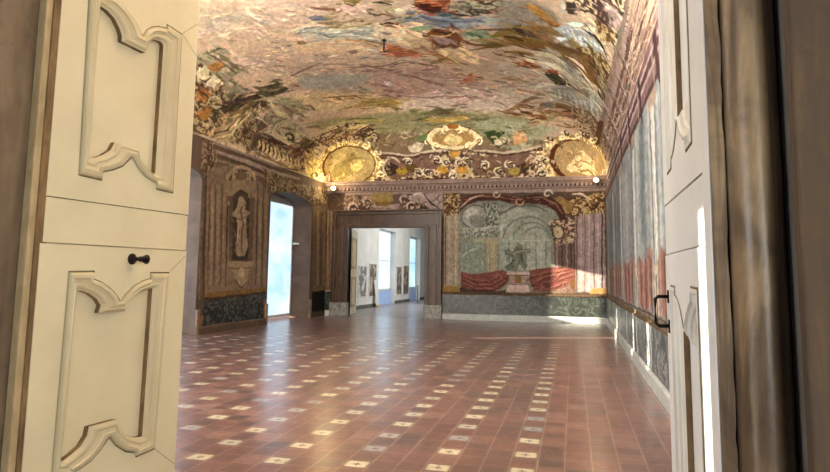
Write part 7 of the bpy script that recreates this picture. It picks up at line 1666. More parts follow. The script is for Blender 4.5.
lP 168 150 116 6 100 388 1042 369 1021 343 1010 321 1013 313 1024 319 1036 333 1042 344 1041 347 1036 345 1033 341 1028 344 1023 359 1026 366 1040 356 1052 332 1054 306 1041 295 1020 308 1002 343 998 382 1014 396 1041
lP 168 150 116 6 100 399 1035 416 1013 458 1012 494 1030 507 1054 491 1071 462 1073 437 1061 428 1045 438 1035 454 1038 456 1044 451 1046 448 1049 451 1055 462 1060 477 1060 486 1050 479 1036 456 1024 429 1025 407 1039
lP 112 94 70 10 100 458 1041 455 1028 444 1016 427 1005 406 997 384 993 363 993 345 997 334 1005 329 1016 332 1028 342 1041 358 1051 379 1060 401 1064 423 1064 441 1060 454 1052
lP 100 84 68 10 100 267 872 549 901 558 449 309 442
lP 70 58 48 10 100 318 879 347 911 410 935 467 923 492 885 511 461 338 456
lP 84 70 58 10 100 480 897 476 885 463 872 443 862 418 854 392 850 368 851 347 855 334 864 329 874 332 886 344 898 363 909 387 917 414 921 439 921 460 917 474 908
lP 150 132 108 8 100 372 860 425 882 461 852 453 803 511 789 468 749 475 653 504 558 464 487 389 484 362 563 387 659 360 737 306 758 355 804
lP 160 142 116 6 100 427 872 426 864 421 857 414 851 405 847 395 846 386 847 378 851 373 857 371 864 372 871 376 879 383 884 392 888 402 890 411 889 419 885 425 879
lP 92 76 60 6 100 395 795 430 704 416 594 438 499 445 500 431 594 445 705 402 797
lP 186 166 136 6 100 366 765 379 672 381 551 387 551 392 673 371 766
lP 84 68 54 6 100 316 744 403 731 502 772 499 775 402 739 318 748
lP 84 68 54 6 100 397 645 453 622 456 625 400 648
lP 160 140 106 8 60 357 634 343 619 331 602 335 601 352 616 362 633
lP 91 74 66 8 60 405 806 402 777 447 775 449 778 412 782 411 806
lP 83 72 56 8 60 296 649 327 642 328 619 332 620 333 645 297 652
lP 83 62 48 8 60 336 640 351 628 351 611 355 611 361 630 340 643
lP 126 112 91 8 60 439 1082 420 1062 411 1042 418 1041 435 1060 445 1080
lP 174 158 121 8 60 280 842 259 824 272 805 279 807 274 824 286 841
lP 75 63 47 8 60 473 1059 468 1040 480 1026 484 1027 477 1043 477 1060
lP 126 110 85 8 60 280 881 270 868 261 854 265 853 278 866 284 880
lP 156 136 111 8 60 287 841 274 827 285 816 288 817 281 828 290 840
lP 75 54 48 8 60 405 929 431 916 433 894 438 894 441 921 408 932
lP 176 151 122 8 60 319 732 325 716 346 706 349 709 333 720 323 733
lP 74 60 41 8 60 354 915 342 888 364 868 367 870 350 890 358 915
lP 90 79 66 8 60 540 975 550 952 534 928 537 927 560 953 544 976
lP 117 98 79 8 60 380 581 361 564 379 548 383 549 370 564 383 580
lP 155 142 109 8 60 313 931 296 920 304 908 308 909 304 920 316 930
lP 162 143 112 8 60 480 725 486 702 483 679 487 679 495 703 484 726
lP 113 91 76 8 60 439 1007 460 990 441 966 446 964 475 993 444 1011
lP 81 63 46 8 60 319 505 300 498 307 485 310 485 308 496 321 503
lP 75 57 46 8 60 438 839 467 828 480 808 486 809 479 835 441 843
lP 151 137 105 8 60 463 960 452 943 463 929 468 931 462 944 468 959
lP 112 89 75 8 60 425 725 423 711 445 708 447 711 433 716 430 726
lP 129 110 91 8 60 324 521 325 504 330 487 334 488 334 505 328 521
lP 113 98 77 8 60 331 787 322 776 318 764 324 763 335 774 337 787
lP 150 131 106 8 60 390 1089 386 1072 378 1056 383 1055 396 1072 395 1090
lP 74 61 42 8 60 513 662 519 639 546 624 552 628 535 645 521 664
lP 114 97 75 8 60 502 829 513 821 523 812 528 814 524 827 506 832
lP 151 135 102 8 60 260 841 266 822 278 805 283 807 278 826 266 842
lP 74 58 46 8 60 339 1008 319 996 323 982 329 983 331 995 343 1006
lP 125 104 82 8 60 465 1065 443 1038 457 1015 462 1017 454 1039 469 1064
lP 176 157 122 8 60 411 518 403 498 415 480 422 481 417 499 418 518
lP 152 132 102 8 60 352 645 358 624 354 602 360 601 373 625 359 647
lP 172 149 120 8 60 508 609 492 600 487 587 491 586 500 597 511 608
lP 76 54 41 8 60 535 626 525 615 533 603 536 604 534 615 539 626
lP 159 141 108 8 60 327 1035 308 1015 324 1000 329 1002 319 1017 332 1034
lP 127 113 93 8 60 491 1104 506 1093 504 1075 508 1076 515 1095 494 1106
lP 115 96 73 8 60 521 645 513 626 523 609 530 610 528 627 528 645
lP 91 70 59 8 60 491 931 506 917 507 898 515 898 523 922 497 935
lP 168 148 119 8 60 545 548 532 525 533 502 540 502 546 524 551 547
lP 119 95 78 8 60 358 1060 354 1037 346 1013 351 1013 366 1037 363 1061
lP 87 67 55 8 60 338 609 341 583 381 581 382 584 348 588 343 610
lP 174 152 119 8 60 368 542 354 525 363 507 368 508 365 525 372 541
lP 73 58 47 8 60 423 1061 423 1048 441 1043 444 1046 432 1052 427 1062
lP 109 92 78 8 60 306 775 310 753 328 735 332 737 321 756 311 776
lP 82 66 54 8 60 346 906 336 893 350 884 355 887 351 896 352 906
lP 115 95 75 8 60 367 781 369 752 414 749 415 752 375 756 371 782
lP 128 112 86 8 60 273 934 277 924 265 915 268 914 285 924 277 936
lP 161 138 111 8 60 532 761 571 751 578 725 584 725 582 756 535 765
lP 166 146 118 8 60 352 827 361 805 341 784 344 783 370 805 356 828
lP 124 108 90 8 60 323 521 293 503 310 480 315 481 305 502 327 518
lP 171 149 120 8 60 336 662 334 650 345 642 349 643 343 652 340 663
lP 166 149 114 8 60 510 724 522 713 513 700 518 699 533 715 514 726
lP 71 55 39 8 60 371 571 382 558 369 545 374 543 398 558 377 573
lP 159 142 111 8 60 307 580 317 555 284 540 285 538 324 554 311 581
lP 165 143 115 8 60 328 989 361 986 364 965 372 966 373 995 330 994
lP 128 108 92 8 60 404 675 395 662 399 649 406 649 412 661 412 674
lP 125 102 84 8 60 501 466 496 444 525 432 529 435 507 447 507 465
lP 90 75 58 8 60 409 820 396 800 380 781 385 779 408 797 415 819
lP 92 75 64 8 60 509 849 486 820 528 807 533 811 502 824 516 848
lP 112 99 79 8 60 343 1046 339 1033 326 1021 329 1019 350 1031 349 1047
lP 128 106 84 8 60 456 712 458 691 489 683 493 687 471 697 463 713
lP 150 132 106 10 100 299 441 581 449 561 407 517 379 510 323 447 270 379 324 354 377 311 403
lP 72 58 46 6 100 322 400 561 404 561 409 321 405
lP 176 156 124 7 100 477 371 476 360 470 349 460 342 449 338 436 338 423 342 413 349 406 359 403 371 405 382 410 392 419 400 431 404 444 404 456 401 467 393 474 383
lP 78 62 48 6 100 366 323 447 265 524 322 518 325 447 275 371 326
lP 182 164 130 6 100 319 440 582 448 581 451 319 444
lP 128 100 56 10 100 87 247 754 271 756 234 90 211
lP 74 56 40 8 100 80 217 768 241 770 223 82 199
lP 90 76 62 10 100 -31 233 88 235 88 1 -30 2
lP 140 98 70 10 100 28 113 88 114 77 26 26 25
lP 66 70 66 10 100 82 199 769 227 769 45 84 49
lT 9 0 0 10 80 82 199 769 227 769 45 84 49
lP 104 110 102 10 70 92 179 379 195 746 203 745 208 376 203 91 182
lP 98 102 96 8 70 284 196 284 56 290 56 289 196
lP 108 90 70 10 100 67 50 782 44 786 -15 53 4
lP 140 96 66 8 100 710 178 773 183 781 66 718 63
lP 72 58 46 8 100 47 962 49 629 75 229 84 229 68 630 56 964
lP 120 104 84 8 100 13 943 14 626 42 207 51 206 34 627 22 945
lP 126 108 84 10 100 1402 958 1683 996 1732 207 1450 215
lP 88 72 58 7 100 1434 910 1467 266 1480 266 1447 911
lP 164 146 116 7 100 1488 916 1521 265 1534 265 1502 918
lP 84 70 56 7 100 1544 923 1577 264 1590 264 1558 925
lP 156 140 110 7 100 1601 930 1634 263 1648 263 1615 932
lP 70 58 46 7 100 1659 937 1692 262 1706 262 1673 939
lP 34 34 32 10 100 1432 215 1751 225 1765 5 1428 11
lP 96 84 68 10 100 1408 47 1763 42 1767 -31 1413 -21
rP 134 140 140 10 100 0 0 2095 0 2095 845 0 845
rP 128 136 137 25 75 1 156 43 156 43 679 1 679
rP 100 110 115 25 75 50 74 94 74 94 642 50 642
rP 109 116 119 25 75 106 95 150 95 150 643 106 643
rP 92 98 104 25 75 139 129 178 129 178 686 139 686
rP 142 146 150 25 75 180 257 201 257 201 591 180 591
rP 100 110 116 25 75 206 177 225 177 225 587 206 587
rP 146 153 151 25 75 234 120 247 120 247 728 234 728
rP 109 117 121 25 75 243 201 270 201 270 677 243 677
rP 130 140 133 25 75 246 115 304 115 304 725 246 725
rP 172 171 161 25 75 314 108 329 108 329 589 314 589
rP 94 104 107 25 75 316 212 343 212 343 664 316 664
rP 136 136 132 25 75 350 270 367 270 367 645 350 645
rP 117 121 119 25 75 353 110 389 110 389 607 353 607
rP 136 142 136 25 75 387 277 445 277 445 568 387 568
rP 93 98 108 25 75 467 276 497 276 497 640 467 640
rP 118 127 128 25 75 493 96 536 96 536 606 493 606
rP 102 114 115 25 75 546 155 582 155 582 652 546 652
rP 121 131 125 25 75 594 261 613 261 613 626 594 626
rP 163 168 172 25 75 600 118 634 118 634 650 600 650
rP 131 136 133 25 75 633 297 654 297 654 655 633 655
rP 104 112 117 25 75 645 265 673 265 673 669 645 669
rP 168 169 160 25 75 675 107 703 107 703 573 675 573
rP 161 162 156 25 75 706 74 744 74 744 688 706 688
rP 125 133 128 25 75 742 172 768 172 768 574 742 574
rP 170 168 158 25 75 779 150 793 150 793 599 779 599
rP 115 124 129 25 75 785 223 825 223 825 696 785 696
rP 109 116 118 25 75 811 81 845 81 845 635 811 635
rP 98 110 116 25 75 821 279 878 279 878 727 821 727
rP 130 138 136 25 75 880 146 916 146 916 610 880 610
rP 154 161 158 25 75 902 160 958 160 958 729 902 729
rP 160 160 150 25 75 980 283 1023 283 1023 595 980 595
rP 105 116 122 25 75 1021 283 1058 283 1058 625 1021 625
rP 121 126 126 25 75 1057 213 1107 213 1107 570 1057 570
rP 128 132 135 25 75 1099 136 1139 136 1139 645 1099 645
rP 142 140 137 25 75 1141 305 1186 305 1186 621 1141 621
rP 165 162 157 25 75 1166 203 1220 203 1220 606 1166 606
rP 143 146 145 25 75 1231 191 1266 191 1266 677 1231 677
rP 150 150 146 25 75 1263 250 1289 250 1289 702 1263 702
rP 143 143 145 25 75 1270 282 1323 282 1323 639 1270 639
rP 106 114 116 25 75 1324 198 1353 198 1353 592 1324 592
rP 162 163 154 25 75 1344 137 1402 137 1402 578 1344 578
rP 93 102 111 25 75 1416 261 1449 261 1449 661 1416 661
rP 103 112 118 25 75 1450 204 1483 204 1483 709 1450 709
rP 111 118 124 25 75 1460 106 1521 106 1521 638 1460 638
rP 122 133 126 25 75 1540 111 1564 111 1564 684 1540 684
rP 105 114 118 25 75 1553 80 1612 80 1612 587 1553 587
rP 112 120 124 25 75 1617 203 1639 203 1639 634 1617 634
rP 151 159 157 25 75 1622 213 1667 213 1667 604 1622 604
rP 161 159 151 25 75 1693 304 1706 304 1706 707 1693 707
rP 90 98 104 25 75 1692 160 1738 160 1738 571 1692 571
rP 100 114 120 25 75 1752 194 1769 194 1769 723 1752 723
rP 106 115 122 25 75 1759 171 1789 171 1789 700 1759 700
rP 113 123 125 25 75 1789 105 1819 105 1819 628 1789 628
rP 107 115 117 25 75 1820 218 1842 218 1842 623 1820 623
rP 163 168 170 25 75 1852 148 1865 148 1865 717 1852 717
rP 98 110 118 25 75 1857 160 1885 160 1885 636 1857 636
rP 128 135 135 25 75 1877 161 1904 161 1904 724 1877 724
rP 142 143 138 25 75 1903 251 1944 251 1944 615 1903 615
rP 134 138 134 25 75 1946 189 1960 189 1960 612 1946 612
rP 92 102 108 25 75 1956 306 1975 306 1975 605 1956 605
rP 163 162 154 25 75 1966 70 1985 70 1985 653 1966 653
rP 146 151 149 25 75 1961 76 2018 76 2018 646 1961 646
rP 137 139 136 25 75 2033 139 2081 139 2081 666 2033 666
rP 170 170 162 12 90 358 149 413 149 413 700 358 700
rP 104 110 116 10 100 402 149 418 149 418 700 402 700
rP 196 196 188 10 100 367 149 378 149 378 689 367 689
rP 150 140 128 10 100 342 139 430 139 430 191 342 191
rP 150 134 120 12 100 342 637 430 637 430 710 342 710
rP 170 170 162 12 90 656 149 711 149 711 700 656 700
rP 104 110 116 10 100 700 149 716 149 716 700 700 700
rP 196 196 188 10 100 665 149 676 149 676 689 665 689
rP 150 140 128 10 100 640 139 728 139 728 191 640 191
rP 150 134 120 12 100 640 637 728 637 728 710 640 710
rP 170 170 162 12 90 987 149 1042 149 1042 700 987 700
rP 104 110 116 10 100 1031 149 1046 149 1046 700 1031 700
rP 196 196 188 10 100 996 149 1007 149 1007 689 996 689
rP 150 140 128 10 100 970 139 1059 139 1059 191 970 191
rP 150 134 120 12 100 970 637 1059 637 1059 710 970 710
rP 170 170 162 12 90 1351 149 1406 149 1406 700 1351 700
rP 104 110 116 10 100 1395 149 1410 149 1410 700 1395 700
rP 196 196 188 10 100 1360 149 1371 149 1371 689 1360 689
rP 150 140 128 10 100 1334 139 1422 139 1422 191 1334 191
rP 150 134 120 12 100 1334 637 1422 637 1422 710 1334 710
rP 170 170 162 12 90 1670 149 1726 149 1726 700 1670 700
rP 104 110 116 10 100 1715 149 1730 149 1730 700 1715 700
rP 196 196 188 10 100 1679 149 1690 149 1690 689 1679 689
rP 150 140 128 10 100 1654 139 1742 139 1742 191 1654 191
rP 150 134 120 12 100 1654 637 1742 637 1742 710 1654 710
rP 142 108 98 12 100 397 222 441 233 529 181 628 222 662 191 651 46 529 25 413 56
rP 108 76 68 12 90 411 35 427 35 432 201 416 201
rP 168 136 124 12 90 455 35 471 35 476 201 460 201
rP 108 76 68 12 90 499 35 515 35 520 201 504 201
rP 168 136 124 12 90 544 35 559 35 565 201 548 201
rP 108 76 68 12 90 588 35 603 35 609 201 592 201
rP 168 136 124 12 90 632 35 647 35 653 201 636 201
rP 190 178 160 12 100 673 25 712 25 712 181 673 181
rP 120 96 74 10 100 686 25 699 25 699 149 686 149
rP 142 108 98 12 100 728 222 772 233 849 181 937 222 970 191 959 46 849 25 744 56
rP 108 76 68 12 90 742 35 758 35 763 201 746 201
rP 168 136 124 12 90 782 35 797 35 803 201 786 201
rP 108 76 68 12 90 821 35 837 35 842 201 826 201
rP 168 136 124 12 90 861 35 877 35 882 201 866 201
rP 108 76 68 12 90 901 35 916 35 922 201 905 201
rP 168 136 124 12 90 941 35 956 35 961 201 945 201
rP 190 178 160 12 100 982 25 1020 25 1020 181 982 181
rP 120 96 74 10 100 995 25 1008 25 1008 149 995 149
rP 142 108 98 12 100 1059 222 1103 233 1191 181 1290 222 1323 191 1312 46 1191 25 1075 56
rP 108 76 68 12 90 1073 35 1088 35 1094 201 1077 201
rP 168 136 124 12 90 1117 35 1132 35 1138 201 1121 201
rP 108 76 68 12 90 1161 35 1177 35 1182 201 1165 201
rP 168 136 124 12 90 1205 35 1221 35 1226 201 1210 201
rP 108 76 68 12 90 1249 35 1265 35 1270 201 1254 201
rP 168 136 124 12 90 1293 35 1309 35 1314 201 1298 201
rP 190 178 160 12 100 1335 25 1373 25 1373 181 1335 181
rP 120 96 74 10 100 1347 25 1361 25 1361 149 1347 149
rP 142 108 98 12 100 1411 222 1455 233 1533 181 1621 222 1654 191 1643 46 1533 25 1428 56
rP 108 76 68 12 90 1426 35 1441 35 1447 201 1430 201
rP 168 136 124 12 90 1465 35 1481 35 1486 201 1470 201
rP 108 76 68 12 90 1505 35 1521 35 1526 201 1510 201
rP 168 136 124 12 90 1545 35 1560 35 1566 201 1549 201
rP 108 76 68 12 90 1584 35 1600 35 1605 201 1589 201
rP 168 136 124 12 90 1624 35 1640 35 1645 201 1629 201
rP 190 178 160 12 100 1666 25 1704 25 1704 181 1666 181
rP 120 96 74 10 100 1678 25 1691 25 1691 149 1678 149
rP 142 108 98 12 100 1731 222 1775 233 1847 181 1930 222 1963 191 1952 46 1847 25 1748 56
rP 108 76 68 12 90 1745 35 1761 35 1766 201 1750 201
rP 168 136 124 12 90 1783 35 1798 35 1804 201 1787 201
rP 108 76 68 12 90 1820 35 1836 35 1841 201 1825 201
rP 168 136 124 12 90 1858 35 1873 35 1879 201 1862 201
rP 108 76 68 12 90 1895 35 1911 35 1916 201 1900 201
rP 168 136 124 12 90 1933 35 1948 35 1954 201 1937 201
rP 190 178 160 12 100 1974 25 2013 25 2013 181 1974 181
rP 120 96 74 10 100 1987 25 2000 25 2000 149 1987 149
rP 112 96 74 8 100 0 0 2095 0 2095 17 0 17
rP 84 70 52 6 100 0 21 2095 21 2095 29 0 29
rP 84 64 66 8 100 0 689 2095 689 2095 714 0 714
rP 124 100 100 8 100 0 714 2095 714 2095 752 0 752
rP 168 150 146 8 100 0 752 2095 752 2095 768 0 768
rP 92 70 72 8 100 0 768 2095 768 2095 797 0 797
rP 172 152 148 8 100 0 797 2095 797 2095 814 0 814
rP 120 98 98 8 100 0 814 2095 814 2095 845 0 845
rP 70 52 52 8 90 110 627 149 700 187 835 154 835 121 710
rP 160 142 132 8 90 165 637 187 710 215 835 198 835 176 710
rP 70 52 52 8 90 342 627 380 700 419 835 386 835 353 710
rP 160 142 132 8 90 397 637 419 710 447 835 430 835 408 710
rP 70 52 52 8 90 573 627 612 700 651 835 617 835 584 710
rP 160 142 132 8 90 628 637 651 710 678 835 662 835 640 710
rP 70 52 52 8 90 805 627 844 700 882 835 849 835 816 710
rP 160 142 132 8 90 860 637 882 710 910 835 893 835 871 710
rP 70 52 52 8 90 1036 627 1075 700 1114 835 1081 835 1047 710
rP 160 142 132 8 90 1092 637 1114 710 1141 835 1125 835 1103 710
rP 70 52 52 8 90 1268 627 1307 700 1345 835 1312 835 1279 710
rP 160 142 132 8 90 1323 637 1345 710 1373 835 1356 835 1334 710
rP 70 52 52 8 90 1500 627 1538 700 1577 835 1544 835 1511 710
rP 160 142 132 8 90 1555 637 1577 710 1604 835 1588 835 1566 710
rP 70 52 52 8 90 1731 627 1770 700 1808 835 1775 835 1742 710
rP 160 142 132 8 90 1786 637 1808 710 1836 835 1819 835 1797 710
rP 70 52 52 8 90 1963 627 2001 700 2040 835 2007 835 1974 710
rP 160 142 132 8 90 2018 637 2040 710 2067 835 2051 835 2029 710"""
# ------------------------------------------------------------------ painted surfaces
XL, XR, YB = -9.05, 1.135, 22.0
ZS, RZ, RB = 4.95, 3.4, 4.0
RX = (XR-XL)/2; XC = (XR+XL)/2
NP, NQ, QM = 720, 760, 2.8
PAL = {1: ((70,62,52),(120,110,96),(160,148,128)), 2: ((70,50,32),(128,98,58),(186,164,124)), 3: ((64,50,44),(130,112,96),(200,182,150)),
 4: ((64,48,42),(128,104,88),(188,166,142)), 5: ((70,56,42),(114,96,76),(158,138,108)), 6: ((74,54,46),(140,116,94),(196,174,146)),
 7: ((110,84,52),(180,154,104),(222,204,162)), 8: ((84,88,78),(126,130,118),(168,170,156)), 9: ((40,44,42),(62,66,62),(92,96,90))}
def vnoise(shape, cell, rng):
    h, w = shape; gh, gw = int(h/cell)+3, int(w/cell)+3
    g = rng.random((gh, gw)); y = np.arange(h)/cell; x = np.arange(w)/cell
    yi, xi = y.astype(int), x.astype(int); fy, fx = y-yi, x-xi
    fy = fy*fy*(3-2*fy); fx = fx*fx*(3-2*fx); fy = fy[:, None]; fx = fx[None, :]
    a = g[yi][:, xi]; b = g[yi][:, xi+1]; c = g[yi+1][:, xi]; d = g[yi+1][:, xi+1]
    return (a*(1-fx)+b*fx)*(1-fy)+(c*(1-fx)+d*fx)*fy
class Canvas:
    def __init__(s, nx, ny, base, seed=1, wob=1.0):
        s.nx, s.ny = nx, ny; s.rng = np.random.default_rng(seed+50); s.img = np.empty((ny, nx, 3)); s.img[:] = base
        r = np.random.default_rng(seed)
        yy, xx = np.mgrid[0:ny, 0:nx].astype(float)
        s.X = xx + wob*((vnoise((ny, nx), 4, r)-.5)*1.6 + (vnoise((ny, nx), 11, r)-.5)*2.2)
        s.Y = yy + wob*((vnoise((ny, nx), 4, r)-.5)*1.6 + (vnoise((ny, nx), 11, r)-.5)*2.2)
        k = 1.5 if nx > 600 else 1.0
        n = vnoise((ny, nx), 7*k, r)*.6 + vnoise((ny, nx), 3.4*k, r)*.3 + vnoise((ny, nx), 1.8*k, r)*.16
        m = vnoise((ny, nx), 9*k, r)
        s.tex = .5+.5*np.sin(n*15+m*5)
    def poly(s, typ, col, soft, al, pts):
        p = np.array(pts, float); k = soft+2
        x0, y0 = np.floor(p.min(0)-k-3).astype(int); x1, y1 = np.ceil(p.max(0)+k+3).astype(int)
        x0, y0 = max(0, x0), max(0, y0); x1, y1 = min(s.nx-1, x1), min(s.ny-1, y1)
        if x1 < x0 or y1 < y0: return
        sl = (slice(y0, y1+1), slice(x0, x1+1)); X, Y = s.X[sl], s.Y[sl]
        ins = np.zeros(X.shape, bool); d2 = np.full(X.shape, 1e9); n = len(p)
        for i in range(n):
            ax, ay = p[i]; bx, by = p[(i+1) % n]
            if ay != by:
                c = ((ay > Y) != (by > Y)) & (X < (bx-ax)*(Y-ay)/(by-ay)+ax); ins ^= c
            ex, ey = bx-ax, by-ay; l2 = ex*ex+ey*ey+1e-9
            t = np.clip(((X-ax)*ex+(Y-ay)*ey)/l2, 0, 1)
            d2 = np.minimum(d2, (X-ax-t*ex)**2+(Y-ay-t*ey)**2)
        d = np.sqrt(d2)*np.where(ins, 1, -1)
        a = np.clip(.5+d/(2*soft)*1.0, 0, 1); a = (a*a*(3-2*a)*al)[..., None]
        if typ == 'T':
            pc = [np.array(c, float) for c in PAL[col[0]]]; f = s.tex[sl][..., None]
            c = np.where(f < .5, pc[0]+(pc[1]-pc[0])*f*2, pc[1]+(pc[2]-pc[1])*(f-.5)*2)
        else: c = np.array(col, float)*(1+.10*(s.tex[sl][..., None]-.5))
        s.img[sl] = s.img[sl]*(1-a)+c*a
    def dabs(s, col, pts, dens=1.0):
        p = np.array(pts, float); x, y = p[:, 0], p[:, 1]
        area = abs(np.dot(x, np.roll(y, 1))-np.dot(y, np.roll(x, 1)))/2
        if area < 70 or area > 20000: return
        c = p-p.mean(0); ev, E = np.linalg.eigh(c.T @ c); ax = E[:, 1]; bx = E[:, 0]
        la, lb = np.abs(c @ ax).max(), np.abs(c @ bx).max(); r = s.rng
        for i in range(int(min(40, 3+area/60)*dens)):
            u, v = r.uniform(-1.08, 1.08), r.uniform(-1.05, 1.05); q = p.mean(0)+ax*la*u+bx*lb*v
            L = r.uniform(.10, .42)*la+1.2; W = r.uniform(.05, .2)*lb+.5; t = r.normal(0, .3); d = ax*math.cos(t)+bx*math.sin(t); e = np.array([-d[1], d[0]])
            k = r.random()
            if k < .3:
                iy, ix = int(np.clip(q[1]+r.uniform(-2, 2)*lb, 0, s.ny-1)), int(np.clip(q[0]+r.uniform(-1, 1)*la, 0, s.nx-1)); cc = s.img[iy, ix]
            elif k < .65: cc = np.array(col)*r.uniform(.66, .95)+r.normal(0, 6, 3)
            else: cc = np.array(col)*r.uniform(1.05, 1.35)+r.normal(0, 6, 3)
            b = e*r.uniform(-.3, .3)*L
            s.poly('P', np.clip(cc, 0, 255), .8, r.uniform(.5, .85), [q-d*L, q-d*L*.3+e*W+b, q+d*L*.4+e*W*.8+b, q+d*L, q+d*L*.3-e*W*.6+b, q-d*L*.4-e*W+b])
    def finish(s, seed):
        r = np.random.default_rng(seed); sh = (s.ny, s.nx)
        st = vnoise(sh, 1.6, r)*.5+vnoise(sh, 4, r)*.5; hue = np.stack([vnoise(sh, 6, r), vnoise(sh, 6, r), vnoise(sh, 6, r)], -1)-.5
        gy = s.img.mean(-1, keepdims=True); s.img = gy+(s.img-gy)*.86; mu = gy.mean(); s.img = mu+(s.img-mu)*1.28
        s.img = np.clip(s.img*(.87+.26*st[..., None])+hue*7, 0, 255)
CV = {'v': Canvas(NP, NQ, (172,148,130), 3), 'b': Canvas(500, 185, (104,88,76), 4, .6), 'l': Canvas(336, 240, (104,88,72), 5, .7), 'r': Canvas(420, 170, (134,140,140), 6, .8)}
for ln in PAINT.strip().split('\n'):
    w = ln.split(); c, typ = w[0][0], w[0][1]; v = [int(q) for q in w[1:]]
    xy = [(v[i]/5, v[i+1]/5) for i in range(5, len(v)-1, 2)]
    CV[c].poly(typ, v[:3], max(.5, v[3]/10), v[4]/100, xy)
    if typ == 'P' and v[3] <= 25 and c == 'v' and min(q[1] for q in xy) > 104: CV[c].dabs(v[:3], xy, 1.4)
for i, c in enumerate('vblr'): CV[c].finish(70+i)
def grid_mesh(name, cv, P, parent=None, keep=None, gain=1.0, smooth=True):
    """P: (ny,nx,3) vertex positions; paint goes into a colour attribute"""
    ny, nx = P.shape[:2]; me = bpy.data.meshes.new(name)
    idx = np.arange(ny*nx).reshape(ny, nx)
    q = np.stack([idx[:-1, :-1], idx[:-1, 1:], idx[1:, 1:], idx[1:, :-1]], -1).reshape(-1, 4)
    if keep is not None:
        k = keep[:-1, :-1] & keep[:-1, 1:] & keep[1:, 1:] & keep[1:, :-1]; q = q[k.reshape(-1)]
    me.vertices.add(ny*nx); me.vertices.foreach_set('co', P.reshape(-1).astype(np.float32))
    me.loops.add(q.size); me.loops.foreach_set('vertex_index', q.reshape(-1).astype(np.int32))
    me.polygons.add(len(q)); me.polygons.foreach_set('loop_start', (np.arange(len(q))*4).astype(np.int32))
    me.polygons.foreach_set('loop_total', np.full(len(q), 4, np.int32))
    me.update(calc_edges=True); me.validate()
    at = me.color_attributes.new('paint', 'FLOAT_COLOR', 'POINT')
    c = lin(np.clip(cv, 0, 255))*gain; c = np.concatenate([c, np.ones(c.shape[:2]+(1,))], -1)
    at.data.foreach_set('color', c.reshape(-1).astype(np.float32))
    me.materials.append(M['fresco'])
    if smooth: me.polygons.foreach_set('use_smooth', np.ones(len(q), bool))
    o = bpy.data.objects.new(name, me); COL.objects.link(o); o['kind'] = 'structure'
    if parent: o.parent = parent
    return o
build_materials()
# ------------------------------------------------------------------ ceiling: a coved vault
def vault_z(x, y):
    dx = np.clip(1-np.abs(x-XC)/RX, 0, 1); zx = RZ*np.sqrt(np.clip(1-(1-dx)**2, 0, 1))
    dy = np.clip((YB-y)/RB, 0, 1); zy = RZ*np.sqrt(np.clip(1-(1-dy)**2, 0, 1))
    return ZS+(np.maximum(zx, 1e-4)**-4+np.maximum(zy, 1e-4)**-4)**-.25
def vault_P(q):
    p = np.arange(NP)/(NP-1); x = XC-RX*np.cos(p*PI)
    y = np.where(q < 1, YB-RB*(1-np.cos(np.minimum(q, 1)*PI/2)), YB-RB-(q-1)*RB*PI/2)
    X, Y = np.meshgrid(x, y); return np.stack([X, Y, vault_z(X, Y)], -1)
qv = np.concatenate([np.arange(NQ)/(NQ-1)*QM, QM+np.arange(1, 21)*.034])
vimg = np.concatenate([CV['v'].img, CV['v'].img[-1:-21:-1]], 0)
ceil = grid_mesh('ceiling', vimg, vault_P(qv), gain=np.array(GV))
# ------------------------------------------------------------------ floor
bm = NB(); vs = [bm.verts.new(p) for p in ((-10.2, -4, 0), (3.5, -4, 0), (3.5, 22.3, 0), (-10.2, 22.3, 0))]; bm.faces.new(vs)
struct('floor', bm, M['floor'])
bm = NB(); box(bm, -10.6, -2.5, 22.3, 43, -.1, -.001); struct('floor_far', bm, M['far_floor'])
# ------------------------------------------------------------------ back wall with the doorway
DX0, DX1, DZ = -8.12, -5.17, 3.27
bm = NB(); box(bm, -10.2, DX0, 22, 22.2, 0, 5.2); box(bm, DX1, 2.2, 22, 22.2, 0, 5.2); box(bm, DX0, DX1, 22, 22.2, DZ, 5.2)
wb = struct('wall_back', bm, M['far_wall'])
nbx, nbz = 500, 185; x = np.linspace(-9.05, 1.135, nbx); z = np.linspace(.92, 4.62, nbz); X, Z = np.meshgrid(x, z)
keep = ~((X > DX0-.02) & (X < DX1+.02) & (Z < DZ+.02))
grid_mesh('fresco', CV['b'].img, np.stack([X, np.full_like(X, 21.985), Z], -1), wb, keep, GB)
bm = NB(); box(bm, -4.55, 1.135, 21.94, 22, .21, .9); box(bm, -9.05, -8.72, 21.94, 22, .2, .9)
struct('dado', bm, M['green_marble'], wb, bevel=.008)
bm = NB(); extrude_profile(bm, [(0, .88), (.09, .88), (.1, .91), (.08, .94), (.04, .95), (0, .97)], -4.55, 1.135, lambda t, u, v: (t, 22-u, v))
struct('dado_rail', bm, M['alab_dark'], wb)
bm = NB(); extrude_profile(bm, [(0, 0), (.10, 0), (.10, .17), (.08, .2), (.05, .215), (0, .215)], -4.55, 1.04, lambda t, u, v: (t, 22-u, v))
struct('baseboard_back', bm, M['pale_stone'])
